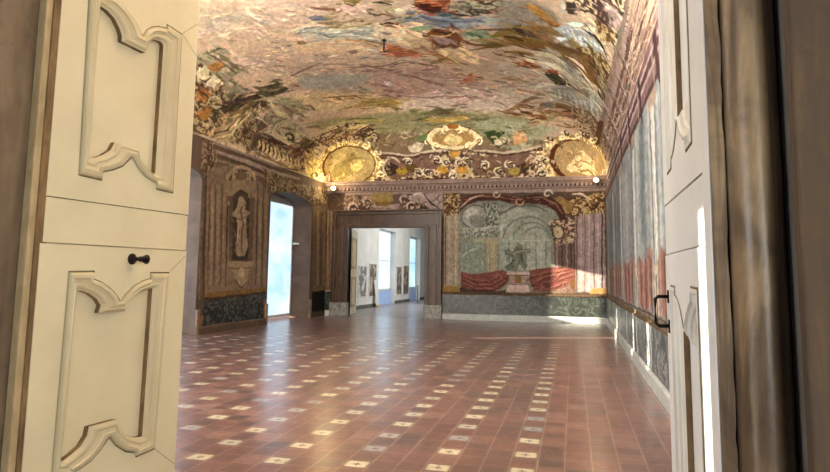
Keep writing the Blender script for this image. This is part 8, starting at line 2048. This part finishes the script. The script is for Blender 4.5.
# stone door surround
def jamb(bm, x0, x1, out):      # out=+1 the moulded edge lies on the right
    y = 22
    box(bm, x0, x1, 21.86, 22.0, .5, DZ); 
    e0, e1 = (x1-.12, x1) if out > 0 else (x0, x0+.12)
    box(bm, e0, e1, 21.80, 21.86, .5, DZ+.6)
    i0, i1 = (x0, x0+.13) if out > 0 else (x1-.13, x1)
    box(bm, i0, i1, 21.82, 21.86, .5, DZ)
    box(bm, (x0+x1)/2-.11, (x0+x1)/2+.11, 21.83, 21.86, .5, DZ+.1)
ds = empty('door_1', (0, 0, 0)); ds['kind'] = 'structure'
bm = NB(); jamb(bm, DX1, DX1+.62, 1); struct('jamb', bm, M['red_marble'], ds, bevel=.015)
bm = NB(); jamb(bm, DX0-.64, DX0, -1); struct('jamb', bm, M['red_marble'], ds, bevel=.015)
bm = NB(); box(bm, DX0-.52, DX1+.5, 21.86, 22, DZ, DZ+.6); box(bm, DX0-.1, DX1+.1, 21.82, 21.86, DZ, DZ+.13); box(bm, DX0-.52, DX1+.5, 21.80, 21.86, DZ+.48, DZ+.6); box(bm, DX0-.6, DX1+.6, 21.74, 22, DZ+.6, DZ+.66)
struct('lintel', bm, M['red_marble'], ds, bevel=.015)
for x0, x1 in ((DX1-.02, DX1+.64), (DX0-.66, DX0+.02)):
    bm = NB(); box(bm, x0, x1, 21.76, 22.0, 0, .5); box(bm, x0+.1, x1-.1, 21.74, 21.76, .1, .42); struct('plinth_block', bm, M['plinth'], ds, bevel=.02)
for xx in (DX0, DX1):
    bm = NB(); box(bm, xx-.03 if xx == DX0 else xx, xx if xx == DX0 else xx+.03, 21.9, 22.21, 0, DZ); struct('door_lining', bm, M['red_marble'], ds)
# cornice with dentils
bm = NB(); prof = [(0, 4.60), (.05, 4.60), (.07, 4.66), (.10, 4.68), (.10, 4.76), (.15, 4.78), (.20, 4.84), (.27, 4.87), (.28, 4.92), (.32, 4.95), (.33, 4.99), (0, 5.0)]
extrude_profile(bm, prof, XL, XR, lambda t, u, v: (t, 22-u, v))
k = 0; xx = XL+.05
while xx < XR-.08:
    box(bm, xx, xx+.085, 22-.175, 22-.09, 4.68, 4.775); xx += .15
box(bm, XL, XR, 22-.108, 22-.05, 4.682, 4.774, 1); box(bm, XL, XR, 22-.06, 22-.02, 4.61, 4.655, 1)  # dark strips paint in the shade behind and below the dentils
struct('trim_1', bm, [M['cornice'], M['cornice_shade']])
# ------------------------------------------------------------------ right wall
bm = NB(); box(bm, 1.135, 1.8, 1.9, 22.4, 0, 5.2); wr = struct('wall_right', bm, M['plaster'])
y = np.linspace(3.0, 22.0, 420); z = np.linspace(.88, 4.95, 170); Y, Z = np.meshgrid(y, z)
grid_mesh('fresco', CV['r'].img, np.stack([np.full_like(Y, 1.125), Y, Z], -1), wr, None, GR)
bm = NB(); box(bm, 1.085, 1.135, 2.3, 21.94, .2, .86)
struct('dado', bm, M['grey_marble'], wr)
bm = NB()
for i in range(9): box(bm, 1.078, 1.09, 3.4+i*2.1, 3.46+i*2.1, .2, .86)
struct('dado_joint', bm, M['pale_stone'], wr)
bm = NB(); extrude_profile(bm, [(0, .85), (.045, .85), (.055, .87), (.045, .885), (0, .89)], 2.3, 21.9, lambda t, u, v: (1.135-u, t, v)); struct('dado_rail', bm, M['alab_dark'], wr)
bm = NB(); extrude_profile(bm, [(0, 0), (.09, 0), (.09, .18), (.07, .21), (0, .22)], 2.3, 22.0, lambda t, u, v: (1.135-u, t, v)); struct('baseboard_right', bm, M['pale_stone'])
# ------------------------------------------------------------------ left wall: three arched window recesses
OPEN = ((5.2, 8.6), (10.75, 13.7), (17.4, 20.55))
ZI, ZA = 3.86, .33           # springing height and rise of the arches
def arch_pts(y0, y1, n=14):
    c = (y0+y1)/2; h = (y1-y0)/2; return [(c+h*math.cos(PI-PI*i/n), ZI+ZA*math.sin(PI*i/n)) for i in range(n+1)]
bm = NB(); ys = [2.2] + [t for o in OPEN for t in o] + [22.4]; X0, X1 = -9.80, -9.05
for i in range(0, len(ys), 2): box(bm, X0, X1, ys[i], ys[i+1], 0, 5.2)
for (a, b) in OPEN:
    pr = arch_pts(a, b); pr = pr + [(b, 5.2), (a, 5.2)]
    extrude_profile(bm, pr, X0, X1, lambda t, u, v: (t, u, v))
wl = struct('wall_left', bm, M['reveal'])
y = np.linspace(13.6, 22.0, 336); z = np.linspace(0, 4.95, 240); Y, Z = np.meshgrid(y, z)
inop = np.zeros_like(Y, bool)
for a, b in OPEN:
    c, h = (a+b)/2, (b-a)/2; tt = np.clip(1-((Y-c)/h)**2, 0, 1); inop |= (Y > a) & (Y < b) & (Z < ZI+ZA*np.sqrt(tt))
grid_mesh('fresco', CV['l'].img, np.stack([np.full_like(Y, -9.04), Y, Z], -1), wl, ~inop, GL)
# stone step blocks and architrave edge at the recess
bm = NB()
for yy in (13.7, 17.4, 20.55):
    s = -1 if yy == 17.4 else 1
    box(bm, -9.06, -8.99, min(yy, yy+.13*s), max(yy, yy+.13*s), 0, .62)
struct('plinth_block', bm, M['alab'], wl, bevel=.01)
bm = NB(); extrude_profile(bm, [(0, 0), (.07, 0), (.07, .16), (.04, .2), (0, .2)], 13.83, 17.27, lambda t, u, v: (-9.05+u, t, v)); struct('baseboard_left', bm, M['alab_dark'])
# windows in the recesses (panes stand at the outer face; gaps left out for the sun beams)
def window(name, a, b, panes, handle=None, bars=(1, 2, 3)):
    w = empty(name, (-9.78, (a+b)/2, 0)); w['kind'] = 'structure'; oy = (a+b)/2
    fr = NB()
    for (p0, p1, z0, z1) in panes:
        box(fr, -.03, .03, p0-oy-.03, p0-oy+.05, z0, z1); box(fr, -.03, .03, p1-oy-.05, p1-oy+.03, z0, z1)
        box(fr, -.03, .03, p0-oy, p1-oy, z0, z0+.09); box(fr, -.03, .03, p0-oy, p1-oy, z1-.07, z1)
    f = struct('window_frame', fr, M['white_frame'], w, bevel=.006)
    for (p0, p1, z0, z1) in panes:
        b_ = NB(); box(b_, -.008, .008, p0-oy+.03, p1-oy-.03, z0+.06, z1-.05); struct('pane', b_, M['pane' if handle else 'pane_bright'], w)
        for k in bars:
            b_ = NB(); zz = z0+(z1-z0)*k/4; box(b_, -.014, .014, p0-oy+.04, p1-oy-.04, zz-.012, zz+.012); struct('glazing_bar', b_, M['white_frame'], w)
    if handle:
        b_ = NB(); box(b_, .03, .05, handle-oy-.04, handle-oy+.04, 2.4, 2.8); tube(b_, [(.05, handle-oy, 2.6), (.16, handle-oy, 2.6), (.30, handle-oy+.04, 2.6)], .035, 8); struct('handle', b_, M['white_frame'], w, smooth=True)
    return w
window('window_1', 17.4, 20.55, [(18.35, 20.52, .06, 4.0)], 20.46, ())
window('window_2', 10.75, 13.7, [(10.8, 12.45, .06, 4.0), (13.0, 13.68, .06, 4.0), (12.5, 13.0, .06, 1.62), (12.5, 13.0, 3.14, 4.0)])
window('window_3', 5.2, 8.6, [(5.95, 7.95, .06, 4.0), (5.25, 5.5, .06, 4.0), (5.55, 5.9, .06, 2.6), (5.55, 5.9, 3.28, 4.0)])
b_ = NB(); box(b_, -9.80, -9.72, 17.4, 18.32, 0, 2.15); box(b_, -9.80, -9.72, 17.4, 17.62, 2.15, 4.3); box(b_, -9.80, -9.72, 17.4, 18.32, 3.98, 4.3); struct('unseen_shutter', b_, M['worn'], wl)  # unseen shutters, gaps sized to shape the sun patches
b_ = NB(); box(b_, -9.80, -9.75, 8.27, 8.6, 0, 4.2); box(b_, -9.80, -9.75, 7.98, 8.27, 0, 2.5); box(b_, -9.80, -9.75, 7.98, 8.27, 3.34, 4.2); struct('unseen_shutter', b_, M['worn'], wl)
b_ = NB()
for a, b in OPEN: box(b_, -9.82, -9.76, a, b, 3.98, 4.3)
struct('transom', b_, M['white_frame'], wl)
# ------------------------------------------------------------------ front wall and the doorway we look through
TH = math.radians(-8.6)
bm = NB()
mat = Matrix.Translation((-2.74, 2.62, 0)) @ Matrix.Rotation(TH, 4, 'Z')
box(bm, -7.4, 0, -.75, 0, 0, 8.6, 0, mat)
box(bm, .62, 1.75, 1.99, 2.2, 0, 8.6); box(bm, .47, .62, 2.12, 2.2, 0, 8.6)
mat2 = Matrix.Translation((-2.74, 2.62, 0)) @ Matrix.Rotation(TH, 4, 'Z'); box(bm, -.05, 4.4, -.4, 0, 3.75, 8.6, 0, mat2)
wf = struct('wall_front', bm, M['plaster'])
# left jamb: alabaster slab, tan bead, dark rebate
bm = NB(); box(bm, -2.95, -2.735, 1.5, 2.60, 0, 3.75); box(bm, -3.0, -2.70, 1.3, 1.52, 0, 3.75); struct('jamb', bm, M['alab_left'], wf, bevel=.012)
bm = NB(); box(bm, -2.735, -2.685, 2.57, 2.63, 0, 3.75); struct('jamb_bead', bm, M['tan'], wf, bevel=.006)
bm = NB(); box(bm, -2.70, -2.676, 2.61, 2.68, 0, 3.75); struct('jamb_rebate', bm, M['worn'], wf)
# right jamb: ragged plaster strip, half round alabaster moulding, dark rebate, slab
bm = NB(); n = 90
rs = random.Random(3); fr_ = []
for i in range(n+1):
    zz = 3.75*i/n; e = .462+.006*mnoise.noise((zz*9, 1, 2))+.005*mnoise.noise((zz*31, 4, 2))
    fr_.append((zz, e))
for (z0, e0), (z1, e1) in zip(fr_, fr_[1:]):
    v = [bm.verts.new(p) for p in ((.421, 2.085, z0), (e0, 2.075, z0), (e1, 2.075, z1), (.421, 2.085, z1))]; bm.faces.new(v)
    v2 = [bm.verts.new(p) for p in ((e0, 2.075, z0), (e0+.003, 2.2, z0), (e1+.003, 2.2, z1), (e1, 2.075, z1))]; bm.faces.new(v2)
struct('plaster_strip', bm, M['alab'], wf)
bm = NB(); N_ = 28; pts = []
for i in range(N_+1):
    a = PI*1.1-(PI*1.1+.2)*i/N_; pts.append((.541+.074*math.cos(a), 2.075-.085*max(-.6, math.sin(a))))
pts = pts+[(.612, 2.2), (.468, 2.2)]
rows = []
for j in range(40):
    zz = 3.75*j/39; rows.append([bm.verts.new((px+.0012*mnoise.noise((zz*4, i*.5, 0)), py+.002*mnoise.noise((zz*5, i*.4, 7)), zz)) for i, (px, py) in enumerate(pts)])
for a, b in zip(rows, rows[1:]):
    for i in range(len(pts)): bm.faces.new((a[i], a[(i+1) % len(pts)], b[(i+1) % len(pts)], b[i]))
struct('half_round_moulding', bm, M['alab'], wf, smooth=True)
bm = NB(); box(bm, .605, .75, 2.06, 2.12, 0, 3.75); struct('rebate', bm, M['dark'], wf)
bm = NB(); box(bm, .585, 1.9, 1.84, 1.885, 0, 3.75); struct('jamb_slab', bm, M['alab_dark'], wf, bevel=.008)
# unseen anteroom side wall, added with a slot to shape one blade of sun
bm = NB(); box(bm, -4.3, -4.0, -4, .30, 0, 3.8); box(bm, -4.3, -4.0, .525, 3, 0, 3.8); box(bm, -4.3, -4.0, .30, .525, 2.81, 3.8); struct('wall_sun_slot', bm, M['plaster'])
# ------------------------------------------------------------------ the two tall door leaves
LOW = [(0.167, 1.546, 0.225, 1.442), (0.338, 1.55, 0.231, 1.44), (0.333, 1.507, 0.263, 1.437), (0.396, 1.485, 0.314, 1.422), (0.463, 1.448, 0.369, 1.389), (0.503, 1.415, 0.399, 1.351), (0.534, 1.378, 0.385, 1.31), (0.536, 1.378, 0.578, 1.313), (0.57, 1.413, 0.595, 1.347), (0.625, 1.461, 0.631, 1.387), (0.694, 1.491, 0.679, 1.421), (0.76, 1.507, 0.74, 1.436), (0.757, 1.545, 0.782, 1.443), (0.926, 1.547, 0.787, 1.44), (0.887, 0.437, 0.777, 0.542), (0.732, 0.426, 0.753, 0.54), (0.726, 0.453, 0.702, 0.551), (0.649, 0.477, 0.641, 0.581), (0.569, 0.533, 0.589, 0.632), (0.52, 0.587, 0.565, 0.684), (0.519, 0.587, 0.374, 0.684), (0.469, 0.536, 0.366, 0.636), (0.404, 0.49, 0.329, 0.591), (0.339, 0.467, 0.275, 0.562), (0.291, 0.462, 0.222, 0.541), (0.298, 0.426, 0.214, 0.541), (0.154, 0.461, 0.204, 0.541)]
UP = [(0.162, 3.175, 0.25, 3.082), (0.372, 3.167, 0.259, 3.081), (0.383, 3.159, 0.301, 3.075), (0.451, 3.133, 0.357, 3.049), (0.513, 3.095, 0.396, 3.006), (0.548, 3.061, 0.417, 2.968), (0.572, 3.026, 0.42, 2.931), (0.575, 3.027, 0.608, 2.925), (0.602, 3.076, 0.618, 2.979), (0.644, 3.112, 0.646, 3.017), (0.699, 3.138, 0.684, 3.038), (0.77, 3.152, 0.73, 3.045), (0.773, 3.183, 0.752, 3.037), (0.921, 3.168, 0.758, 3.025), (0.922, 2.065, 0.753, 2.175), (0.77, 2.07, 0.734, 2.172), (0.767, 2.107, 0.687, 2.191), (0.67, 2.138, 0.631, 2.232), (0.601, 2.187, 0.597, 2.266), (0.553, 2.238, 0.604, 2.303), (0.551, 2.237, 0.419, 2.309), (0.49, 2.172, 0.393, 2.256), (0.421, 2.138, 0.335, 2.213), (0.343, 2.114, 0.282, 2.188), (0.347, 2.066, 0.252, 2.179), (0.186, 2.072, 0.241, 2.181)]
def leaf(name, hinge, free, flip, zmap, mats, sunk):
    """built in (s along the leaf, z up, n out of its visible face)"""
    h = Vector((*hinge, 0)); e = (Vector((*free, 0))-h).normalized(); W = (Vector((*free, 0))-h).length
    nn = Vector((e.y, -e.x, 0))*flip
    k = W/1.077
    root = empty(name, h)
    def P(s, z, n): return e*(s*k)+nn*n+Vector((0, 0, zmap(z)))
    def slab(bm, s0, s1, z0, z1, n0, n1, mi=0):
        v = [bm.verts.new(P(*p)) for p in ((s0,z0,n0),(s1,z0,n0),(s1,z1,n0),(s0,z1,n0),(s0,z0,n1),(s1,z0,n1),(s1,z1,n1),(s0,z1,n1))]
        for f in ((0,3,2,1),(4,5,6,7),(0,1,5,4),(1,2,6,5),(2,3,7,6),(3,0,4,7)): bm.faces.new([v[i] for i in f]).material_index = mi
    face, mould, worn, fieldm = mats
    bm = NB(); slab(bm, .0, 1.077, .02, 3.62, -.07, -.055 if sunk else -.036); obj('core_board', bm, fieldm, root)
    def section(pname, loops, s0, s1, z0, z1, nf):
        bm = NB()
        O = [Vector((a, b)) for a, b, c, d in loops]; I = [Vector((c, d)) for a, b, c, d in loops]; n = len(O)
        # frame with the outline of the moulding cut out
        rect = [bm.verts.new(P(*p, nf)) for p in ((s0, z0), (s1, z0), (s1, z1), (s0, z1))]
        hole = [bm.verts.new(P(p.x, p.y, nf)) for p in O]
        ed = [bm.edges.new((rect[i], rect[(i+1) % 4])) for i in range(4)] + [bm.edges.new((hole[i], hole[(i+1) % n])) for i in range(n)]
        bmesh.ops.triangle_fill(bm, use_beauty=True, use_dissolve=False, edges=ed)
        back = [bm.verts.new(P(*p, -.056)) for p in ((s0, z0), (s1, z0), (s1, z1), (s0, z1))]
        for i in range(4): bm.faces.new((rect[i], rect[(i+1) % 4], back[(i+1) % 4], back[i]))
        f = obj(pname, bm, face, root)
        # moulding: profile from the outer to the inner outline
        bm = NB(); prof = [(0, nf, 0), (.03, nf-.009, 0), (.075, nf-.009, 0), (.1, nf+.012, 0), (.2, nf+.022, 0), (.38, nf+.026, 0), (.44, nf+.017, 0), (.62, nf+.012, 0), (.74, nf+.018, 0), (.84, nf+.014, 0), (.9, nf+.004, 0), (1.0, nf-.002, 0)]
        if sunk: prof = [(0, nf, 0), (.04, nf-.006, 0), (.08, nf+.004, 0), (.22, nf+.006, 0), (.3, nf-.004, 0), (.5, nf-.010, 0), (.58, nf-.018, 0), (.8, nf-.022, 0), (.9, nf-.028, 0), (1.0, nf-.03, 0)]
        rings = []
        for t, nv, _ in prof: rings.append([bm.verts.new(P(*(O[i].lerp(I[i], t)), nv)) for i in range(n)])
        cen = sum((p for p in I), Vector((0, 0)))/n
        for k_, (a, b) in enumerate(zip(rings, rings[1:])):
            for i in range(n): bm.faces.new((a[i], a[(i+1) % n], b[(i+1) % n], b[i])).material_index = 1 if k_ in (0, 1) else 0
        m_ = obj('panel_moulding', bm, [mould, M['groove']], f)
        bm = NB(); A = [bm.verts.new(P(p.x, p.y, nf-(.03 if sunk else .002))) for p in I]; B = [bm.verts.new(P(p.x, p.y, -.056 if sunk else -.037)) for p in I]
        for i in range(n): bm.faces.new((A[i], A[(i+1) % n], B[(i+1) % n], B[i]))
        obj('panel_recess', bm, worn, f)
        return f
    def seam(pts_):
        for (sa, za), (sb, zb) in pts_:
            bm = NB(); d = Vector((sb-sa, zb-za)).normalized(); q = Vector((-d.y, d.x))*.0018
            v = [bm.verts.new(P(a_, z_, .0012)) for a_, z_ in ((sa-q.x, za-q.y), (sb-q.x, zb-q.y), (sb+q.x, zb+q.y), (sa+q.x, za+q.y))]; bm.faces.new(v); obj('mitre_seam', bm, M['groove'], root)
    seam((((.93, 1.55), (1.07, 1.66)), ((.89, .435), (1.07, .30)), ((.92, 3.17), (1.07, 3.06)), ((.925, 3.175), (1.07, 3.30))))
    section('lower_section', LOW, -.012, 1.077, .03, 1.688, 0.0)
    bm = NB(); slab(bm, .004, 1.077, 1.694, 1.932, -.04, -.004); mr = obj('middle_rail', bm, face, root, bevel=.003)
    section('upper_section', UP, .002, 1.077, 1.938, 3.6, -.002)
    return root, P
c1 = leaf('double_door_leaf', (-2.67, 2.65), (-2.55, 3.72), 1, lambda z: z, (M['cream'], M['cream_shade'], M['worn'], M['cream']), False)
tag(c1[0], 'cream painted tall door leaf with black bolt knob, left of the opening', 'door', 'tall door leaves', 'thing')
c2 = leaf('double_door_leaf', (.418, 2.19), (.434, 3.21), -1, lambda z: z*.975+.012, (M['pale'], M['pale_mould'], M['worn'], M['pale']), True)
tag(c2[0], 'pale grey-white door leaf seen edge-on beside the marble jamb, with a black iron pull ring', 'door', 'tall door leaves', 'thing')
# hinge stile of the right leaf
bm = NB(); box(bm, .418, .424, 2.09, 2.19, .02, 3.66); struct('jamb_lining', bm, M['pale'], wf)
# knob
root, P = c1; kp = P(.605, 1.623, .0)
nn = Vector((P(0, 0, 1)-P(0, 0, 0))); e = (P(1, 0, 0)-P(0, 0, 0)).normalized()
rot = nn.to_track_quat('Z', 'Y').to_matrix().to_4x4()
bm = NB(); lathe(bm, [(.034, 0), (.034, .005), (.026, .009), (.012, .011), (.012, .06), (.018, .068)], Matrix.Translation(kp) @ rot, 20); kn = obj('bolt_knob', bm, M['iron'], root, smooth=True)
tag(kn, 'black iron knob')
bm = NB(); tip = kp+nn*.058
ptsk = [tip+e*(-.055), tip+e*(-.03), tip+e*0, tip+e*.03, tip+e*.055]; tube(bm, ptsk, [.02, .014, .012, .018, .03], 12); obj('knob_bar', bm, M['iron'], kn, smooth=True)
# pull ring on the right leaf
root, P = c2
bm = NB(); a, b = P(1.0, 1.49, .0), P(1.0, 1.35, .0); nn = (P(0, 0, 1)-P(0, 0, 0))
tube(bm, [a, a+nn*.045, a+nn*.06+Vector((0, 0, -.012)), b+nn*.06+Vector((0, 0, .012)), b+nn*.045, b], .009, 10)
box(bm, -.005, .005, -.02, .02, -.03, .03, 0, Matrix.Translation(a)); box(bm, -.005, .005, -.02, .02, -.03, .03, 0, Matrix.Translation(b))
pr_ = obj('pull_handle', bm, M['iron'], root, smooth=True); tag(pr_, 'black iron pull ring')
# ------------------------------------------------------------------ lamps on the cornice
def lamp(loc, aim, label):
    root = empty('cornice_floodlight', loc); tag(root, label, 'lamp', 'floodlights at the cornice ends')
    d = Vector(aim).normalized(); q = d.to_track_quat('Z', 'Y').to_matrix().to_4x4()
    bm = NB(); lathe(bm, [(.03, -.14), (.06, -.12), (.09, -.07), (.11, 0), (.116, .015), (.106, .02), (.095, .004)], q, 24); obj('housing', bm, M['lamp_body'], root, smooth=True)
    bm = NB(); lathe(bm, [(.094, .0), (.08, .022), (.05, .034), (.01, .038)], q, 24); obj('bulb', bm, M['bulb'], root, smooth=True)
    bm = NB(); tube(bm, [(0, 0, -.02), (0, .12, .04), (0, 21.9-loc[1], .05)], .02, 8); obj('bracket', bm, M['lamp_body'], root, smooth=True)
    return root
lamp((-8.62, 21.45, 4.72), (.35, -.8, -.7), 'lit warm floodlight on the cornice end above the doorway corner')
lamp((.80, 21.45, 4.80), (-.3, -.8, -.7), 'lit warm floodlight on the cornice end above the painted colonnade')
# hook hanging out of the vault
hz = float(vault_z(np.array(HX), np.array(HY)))
bm = NB(); tube(bm, [(0, 0, .12), (0, 0, -.26), (.0, 0, -.30), (.03, 0, -.335), (.06, 0, -.31), (.06, 0, -.28)], .022, 10); lathe(bm, [(.07, -.02), (.07, 0), (.02, .02)], Matrix.Translation((0, 0, .0)), 16)
hk = obj('hanging_hook', bm, M['iron'], None, smooth=True); hk.location = (HX, HY, hz); tag(hk, 'dark iron hook hanging from the painted vault', 'hook')
# ------------------------------------------------------------------ far room
XF = -9.3
bm = NB()
for a, b in ((22.2, 29.45), (32.4, 35.4), (38.0, 43)): box(bm, -9.95, XF, a, b, 0, 5.2)
for a, b in ((29.45, 32.4), (35.4, 38.0)): box(bm, -9.95, XF, a, b, 3.85, 5.2)
wfl = struct('wall_far_left', bm, M['far_wall'])
bm = NB()
for a, b in ((29.45, 32.4), (35.4, 38.0)): box(bm, -9.95, XF-.22, a, b, 0, .74)
struct('window_apron', bm, M['blue_shadow'], wfl)
bm = NB()
for a, b in ((22.6, 29.45), (32.4, 35.4), (38.0, 43)): box(bm, XF-.01, XF+.03, a, b, 0, .16)
struct('baseboard_far', bm, M['far_base'])
bm = NB(); box(bm, -9.9, -2.5, 42.8, 43, 0, 5.2); box(bm, -2.7, -2.5, 22.2, 43, 0, 5.2); struct('wall_far_end', bm, M['far_wall'])
bm = NB(); box(bm, -10.0, -2.5, 22.2, 43, 5.1, 5.3); struct('ceiling_far', bm, M['far_wall'])
for i, (a, b) in enumerate(((29.45, 32.4), (35.4, 38.0))):
    w = empty('window_%d' % (4+i), (XF-.3, (a+b)/2, .74)); w['kind'] = 'structure'; h = (b-a)/2
    bm = NB(); box(bm, -.03, .03, -h, -h+.1, 0, 3.11); box(bm, -.03, .03, h-.12, h, 0, 3.11); box(bm, -.03, .03, -h, h, 0, .08); box(bm, -.03, .03, -h, h, 3.0, 3.11); box(bm, -.02, .02, -h, h, 1.5, 1.56); box(bm, -.05, .10, -h, h, -.03, 0)
    struct('window_frame', bm, M['white_frame'], w)
    bm = NB(); box(bm, -.01, .01, -h+.08, h-.1, .06, 3.02); struct('pane', bm, M['pane_far'], w)
PO = ((26.35, 27.5, .5, 1.95, 'pale poster with grey pictures, leftmost on the white pier nearest the far doorway'),
      (27.9, 29.0, .48, 2.08, 'beige poster beside the pale poster, next to the first far window'),
      (32.55, 33.6, .44, 2.02, 'brown poster on the pier between the two far windows, left of its pair'),
      (33.95, 35.1, .42, 2.1, 'brown poster on the pier between the two far windows, right of its pair'))
for i, (a, b, z0, z1, lb) in enumerate(PO):
    t = empty('wall_poster', (XF, (a+b)/2, z0)); tag(t, lb, 'poster', 'posters in the far room')
    bm = NB(); box(bm, 0, .03, -(b-a)/2, (b-a)/2, 0, z1-z0); obj('backing_board', bm, M['far_wall'], t, bevel=.004)
    bm = NB(); box(bm, .03, .034, -(b-a)/2+.05, (b-a)/2-.05, .05, z1-z0-.05); obj('print', bm, M['poster%d' % i], t)
# white easel board leaning below the second poster
t = empty('leaning_board', (XF+.20, 28.75, 0)); tag(t, 'narrow white board leaning against the pier below the beige poster', 'board')
bm = NB(); mt = Matrix.Rotation(math.radians(-7), 4, 'Y'); box(bm, -.015, .015, -.2, .2, 0, 1.28, 0, mt); obj('panel', bm, M['far_wall'], t, bevel=.005)
bm = NB(); box(bm, -.02, .06, -.25, .25, 0, .1, 0); obj('foot', bm, M['tan'], t)
# slim barrier post before the second far window
t = empty('barrier_post', (-8.35, 33.6, 0)); tag(t, 'slim dark barrier post standing before the second far window', 'post')
bm = NB(); lathe(bm, [(.16, 0), (.16, .02), (.05, .04), (.025, .06)], Matrix(), 20); obj('base', bm, M['steel'], t, smooth=True)
bm = NB(); lathe(bm, [(.022, .04), (.022, .92), (.035, .93), (.035, .98), (.01, 1.0)], Matrix(), 14); obj('pole', bm, M['steel'], t, smooth=True)
# white panelled leaf standing open in the far doorway
t = empty('double_door_leaf', (-8.15, 22.24, 0)); ang = math.atan2(23.85-22.24, -8.44+8.15); t.rotation_euler = (0, 0, ang)
tag(t, 'narrow white panelled door leaf standing open inside the far doorway', 'door', 'tall door leaves', 'thing')
bm = NB(); box(bm, 0, 1.5, 0, .045, .02, DZ-.02); obj('core_board', bm, M['cream_shade'], t, bevel=.004)
for z0, z1 in ((.3, 1.45), (1.75, 2.95)):
    bm = NB(); 
    for a, b, c, d in ((.2, 1.3, z0, z0+.1), (.2, 1.3, z1-.1, z1), (.2, .3, z0, z1), (1.2, 1.3, z0, z1)): box(bm, a, b, -.03, 0, c, d)
    obj('panel_moulding', bm, M['tan'], t, bevel=.01)
# ------------------------------------------------------------------ light
def area(name, loc, direction, sx, sy, power, col, spread=PI):
    l = bpy.data.lights.new(name, 'AREA'); l.shape = 'RECTANGLE'; l.size = sx; l.size_y = sy; l.energy = power; l.color = col; l.spread = spread
    o = bpy.data.objects.new(name, l); COL.objects.link(o); o.location = loc
    o.rotation_euler = Vector(direction).to_track_quat('-Z', 'Y').to_euler(); return o
def point(name, loc, power, col, r=.1):
    l = bpy.data.lights.new(name, 'POINT'); l.energy = power; l.color = col; l.shadow_soft_size = r
    o = bpy.data.objects.new(name, l); COL.objects.link(o); o.location = loc; return o
w = bpy.data.worlds.new('world'); S.world = w; w.use_nodes = True; nt = w.node_tree
bg = nt.nodes['Background']; bg.inputs[0].default_value = (.62, .75, 1.0, 1); bg.inputs[1].default_value = WORLD
sun = bpy.data.lights.new('low_sun', 'SUN'); sun.energy = SUN; sun.color = (1, .86, .66); sun.angle = math.radians(.5)
so = bpy.data.objects.new('low_sun', sun); COL.objects.link(so); so.location = (-20, -5, 6)
so.rotation_euler = Vector((1, .404, -.22)).to_track_quat('-Z', 'Y').to_euler()
COOL = (.78, .88, 1.0); WARM = (1.0, .74, .40)
area('vault_fill', (-8.9, 8.2, 5.1), (.75, .25, .7), 8.0, .4, 300*LU, (1.0, .95, .88))  # unseen fill added to brighten the vault, no fitting there
area('low_vault_fill', (-7.0, 4.7, .12), (0, .3, 1), 2.8, 1.2, 260*LB, (1.0, .9, .78))  # unseen upward fill below the frame, added to light the vault
area('front_fill', (-3.2, 3.1, 6.0), (0, 1, .18), 6.0, 2.6, 620*LC, (1.0, .93, .86))  # fill added on the inner front wall, no window there
area('far_room_fill', (-4.2, 30, 4.6), (-.8, 0, -.6), 8, 1.6, 420*LF, (1, .98, .95))  # fill added to brighten the far room
area('anteroom_warm_fill', (1.6, -1.8, 1.9), (-.75, 1, -.06), 1.6, 2.2, 62*LN, (1.0, .95, .84))  # unseen warm fill added to brighten the left leaf
area('anteroom_cool_fill', (-3.6, -.6, 2.3), (1, .62, -.05), 1.2, 2.0, 40*LN2, (.86, .94, 1.0))  # unseen cool fill added for the right leaf, no window there
point('floodlight_glow_left', (-8.55, 21.15, 4.86), 46*LL, WARM, .12); point('floodlight_glow_right', (.72, 21.15, 4.9), 20*LL, (1, .74, .44), .12)
# ------------------------------------------------------------------ camera
cam = bpy.data.cameras.new('camera'); co = bpy.data.objects.new('camera', cam); COL.objects.link(co); S.camera = co
cam.sensor_fit = 'HORIZONTAL'; cam.sensor_width = 36; cam.lens = 620/830*36
cam.shift_x = 0; cam.shift_y = -(236-205)/830; cam.clip_start = .05; cam.clip_end = 200
R_ = Matrix(((0.969330,0.245397,0.013375),(0.014600,-0.111827,0.993620),(0.245327,-0.962951,-0.111980))).transposed()
co.matrix_world = Matrix.Translation((0, 0, 1.55)) @ R_.to_4x4()
S.view_settings.view_transform = 'Standard'; S.view_settings.exposure = EXPO; S.view_settings.look = 'None'
S.cycles.use_denoising = True; S.cycles.max_bounces = 8; S.cycles.diffuse_bounces = 4; S.cycles.glossy_bounces = 4; S.cycles.sample_clamp_indirect = 8
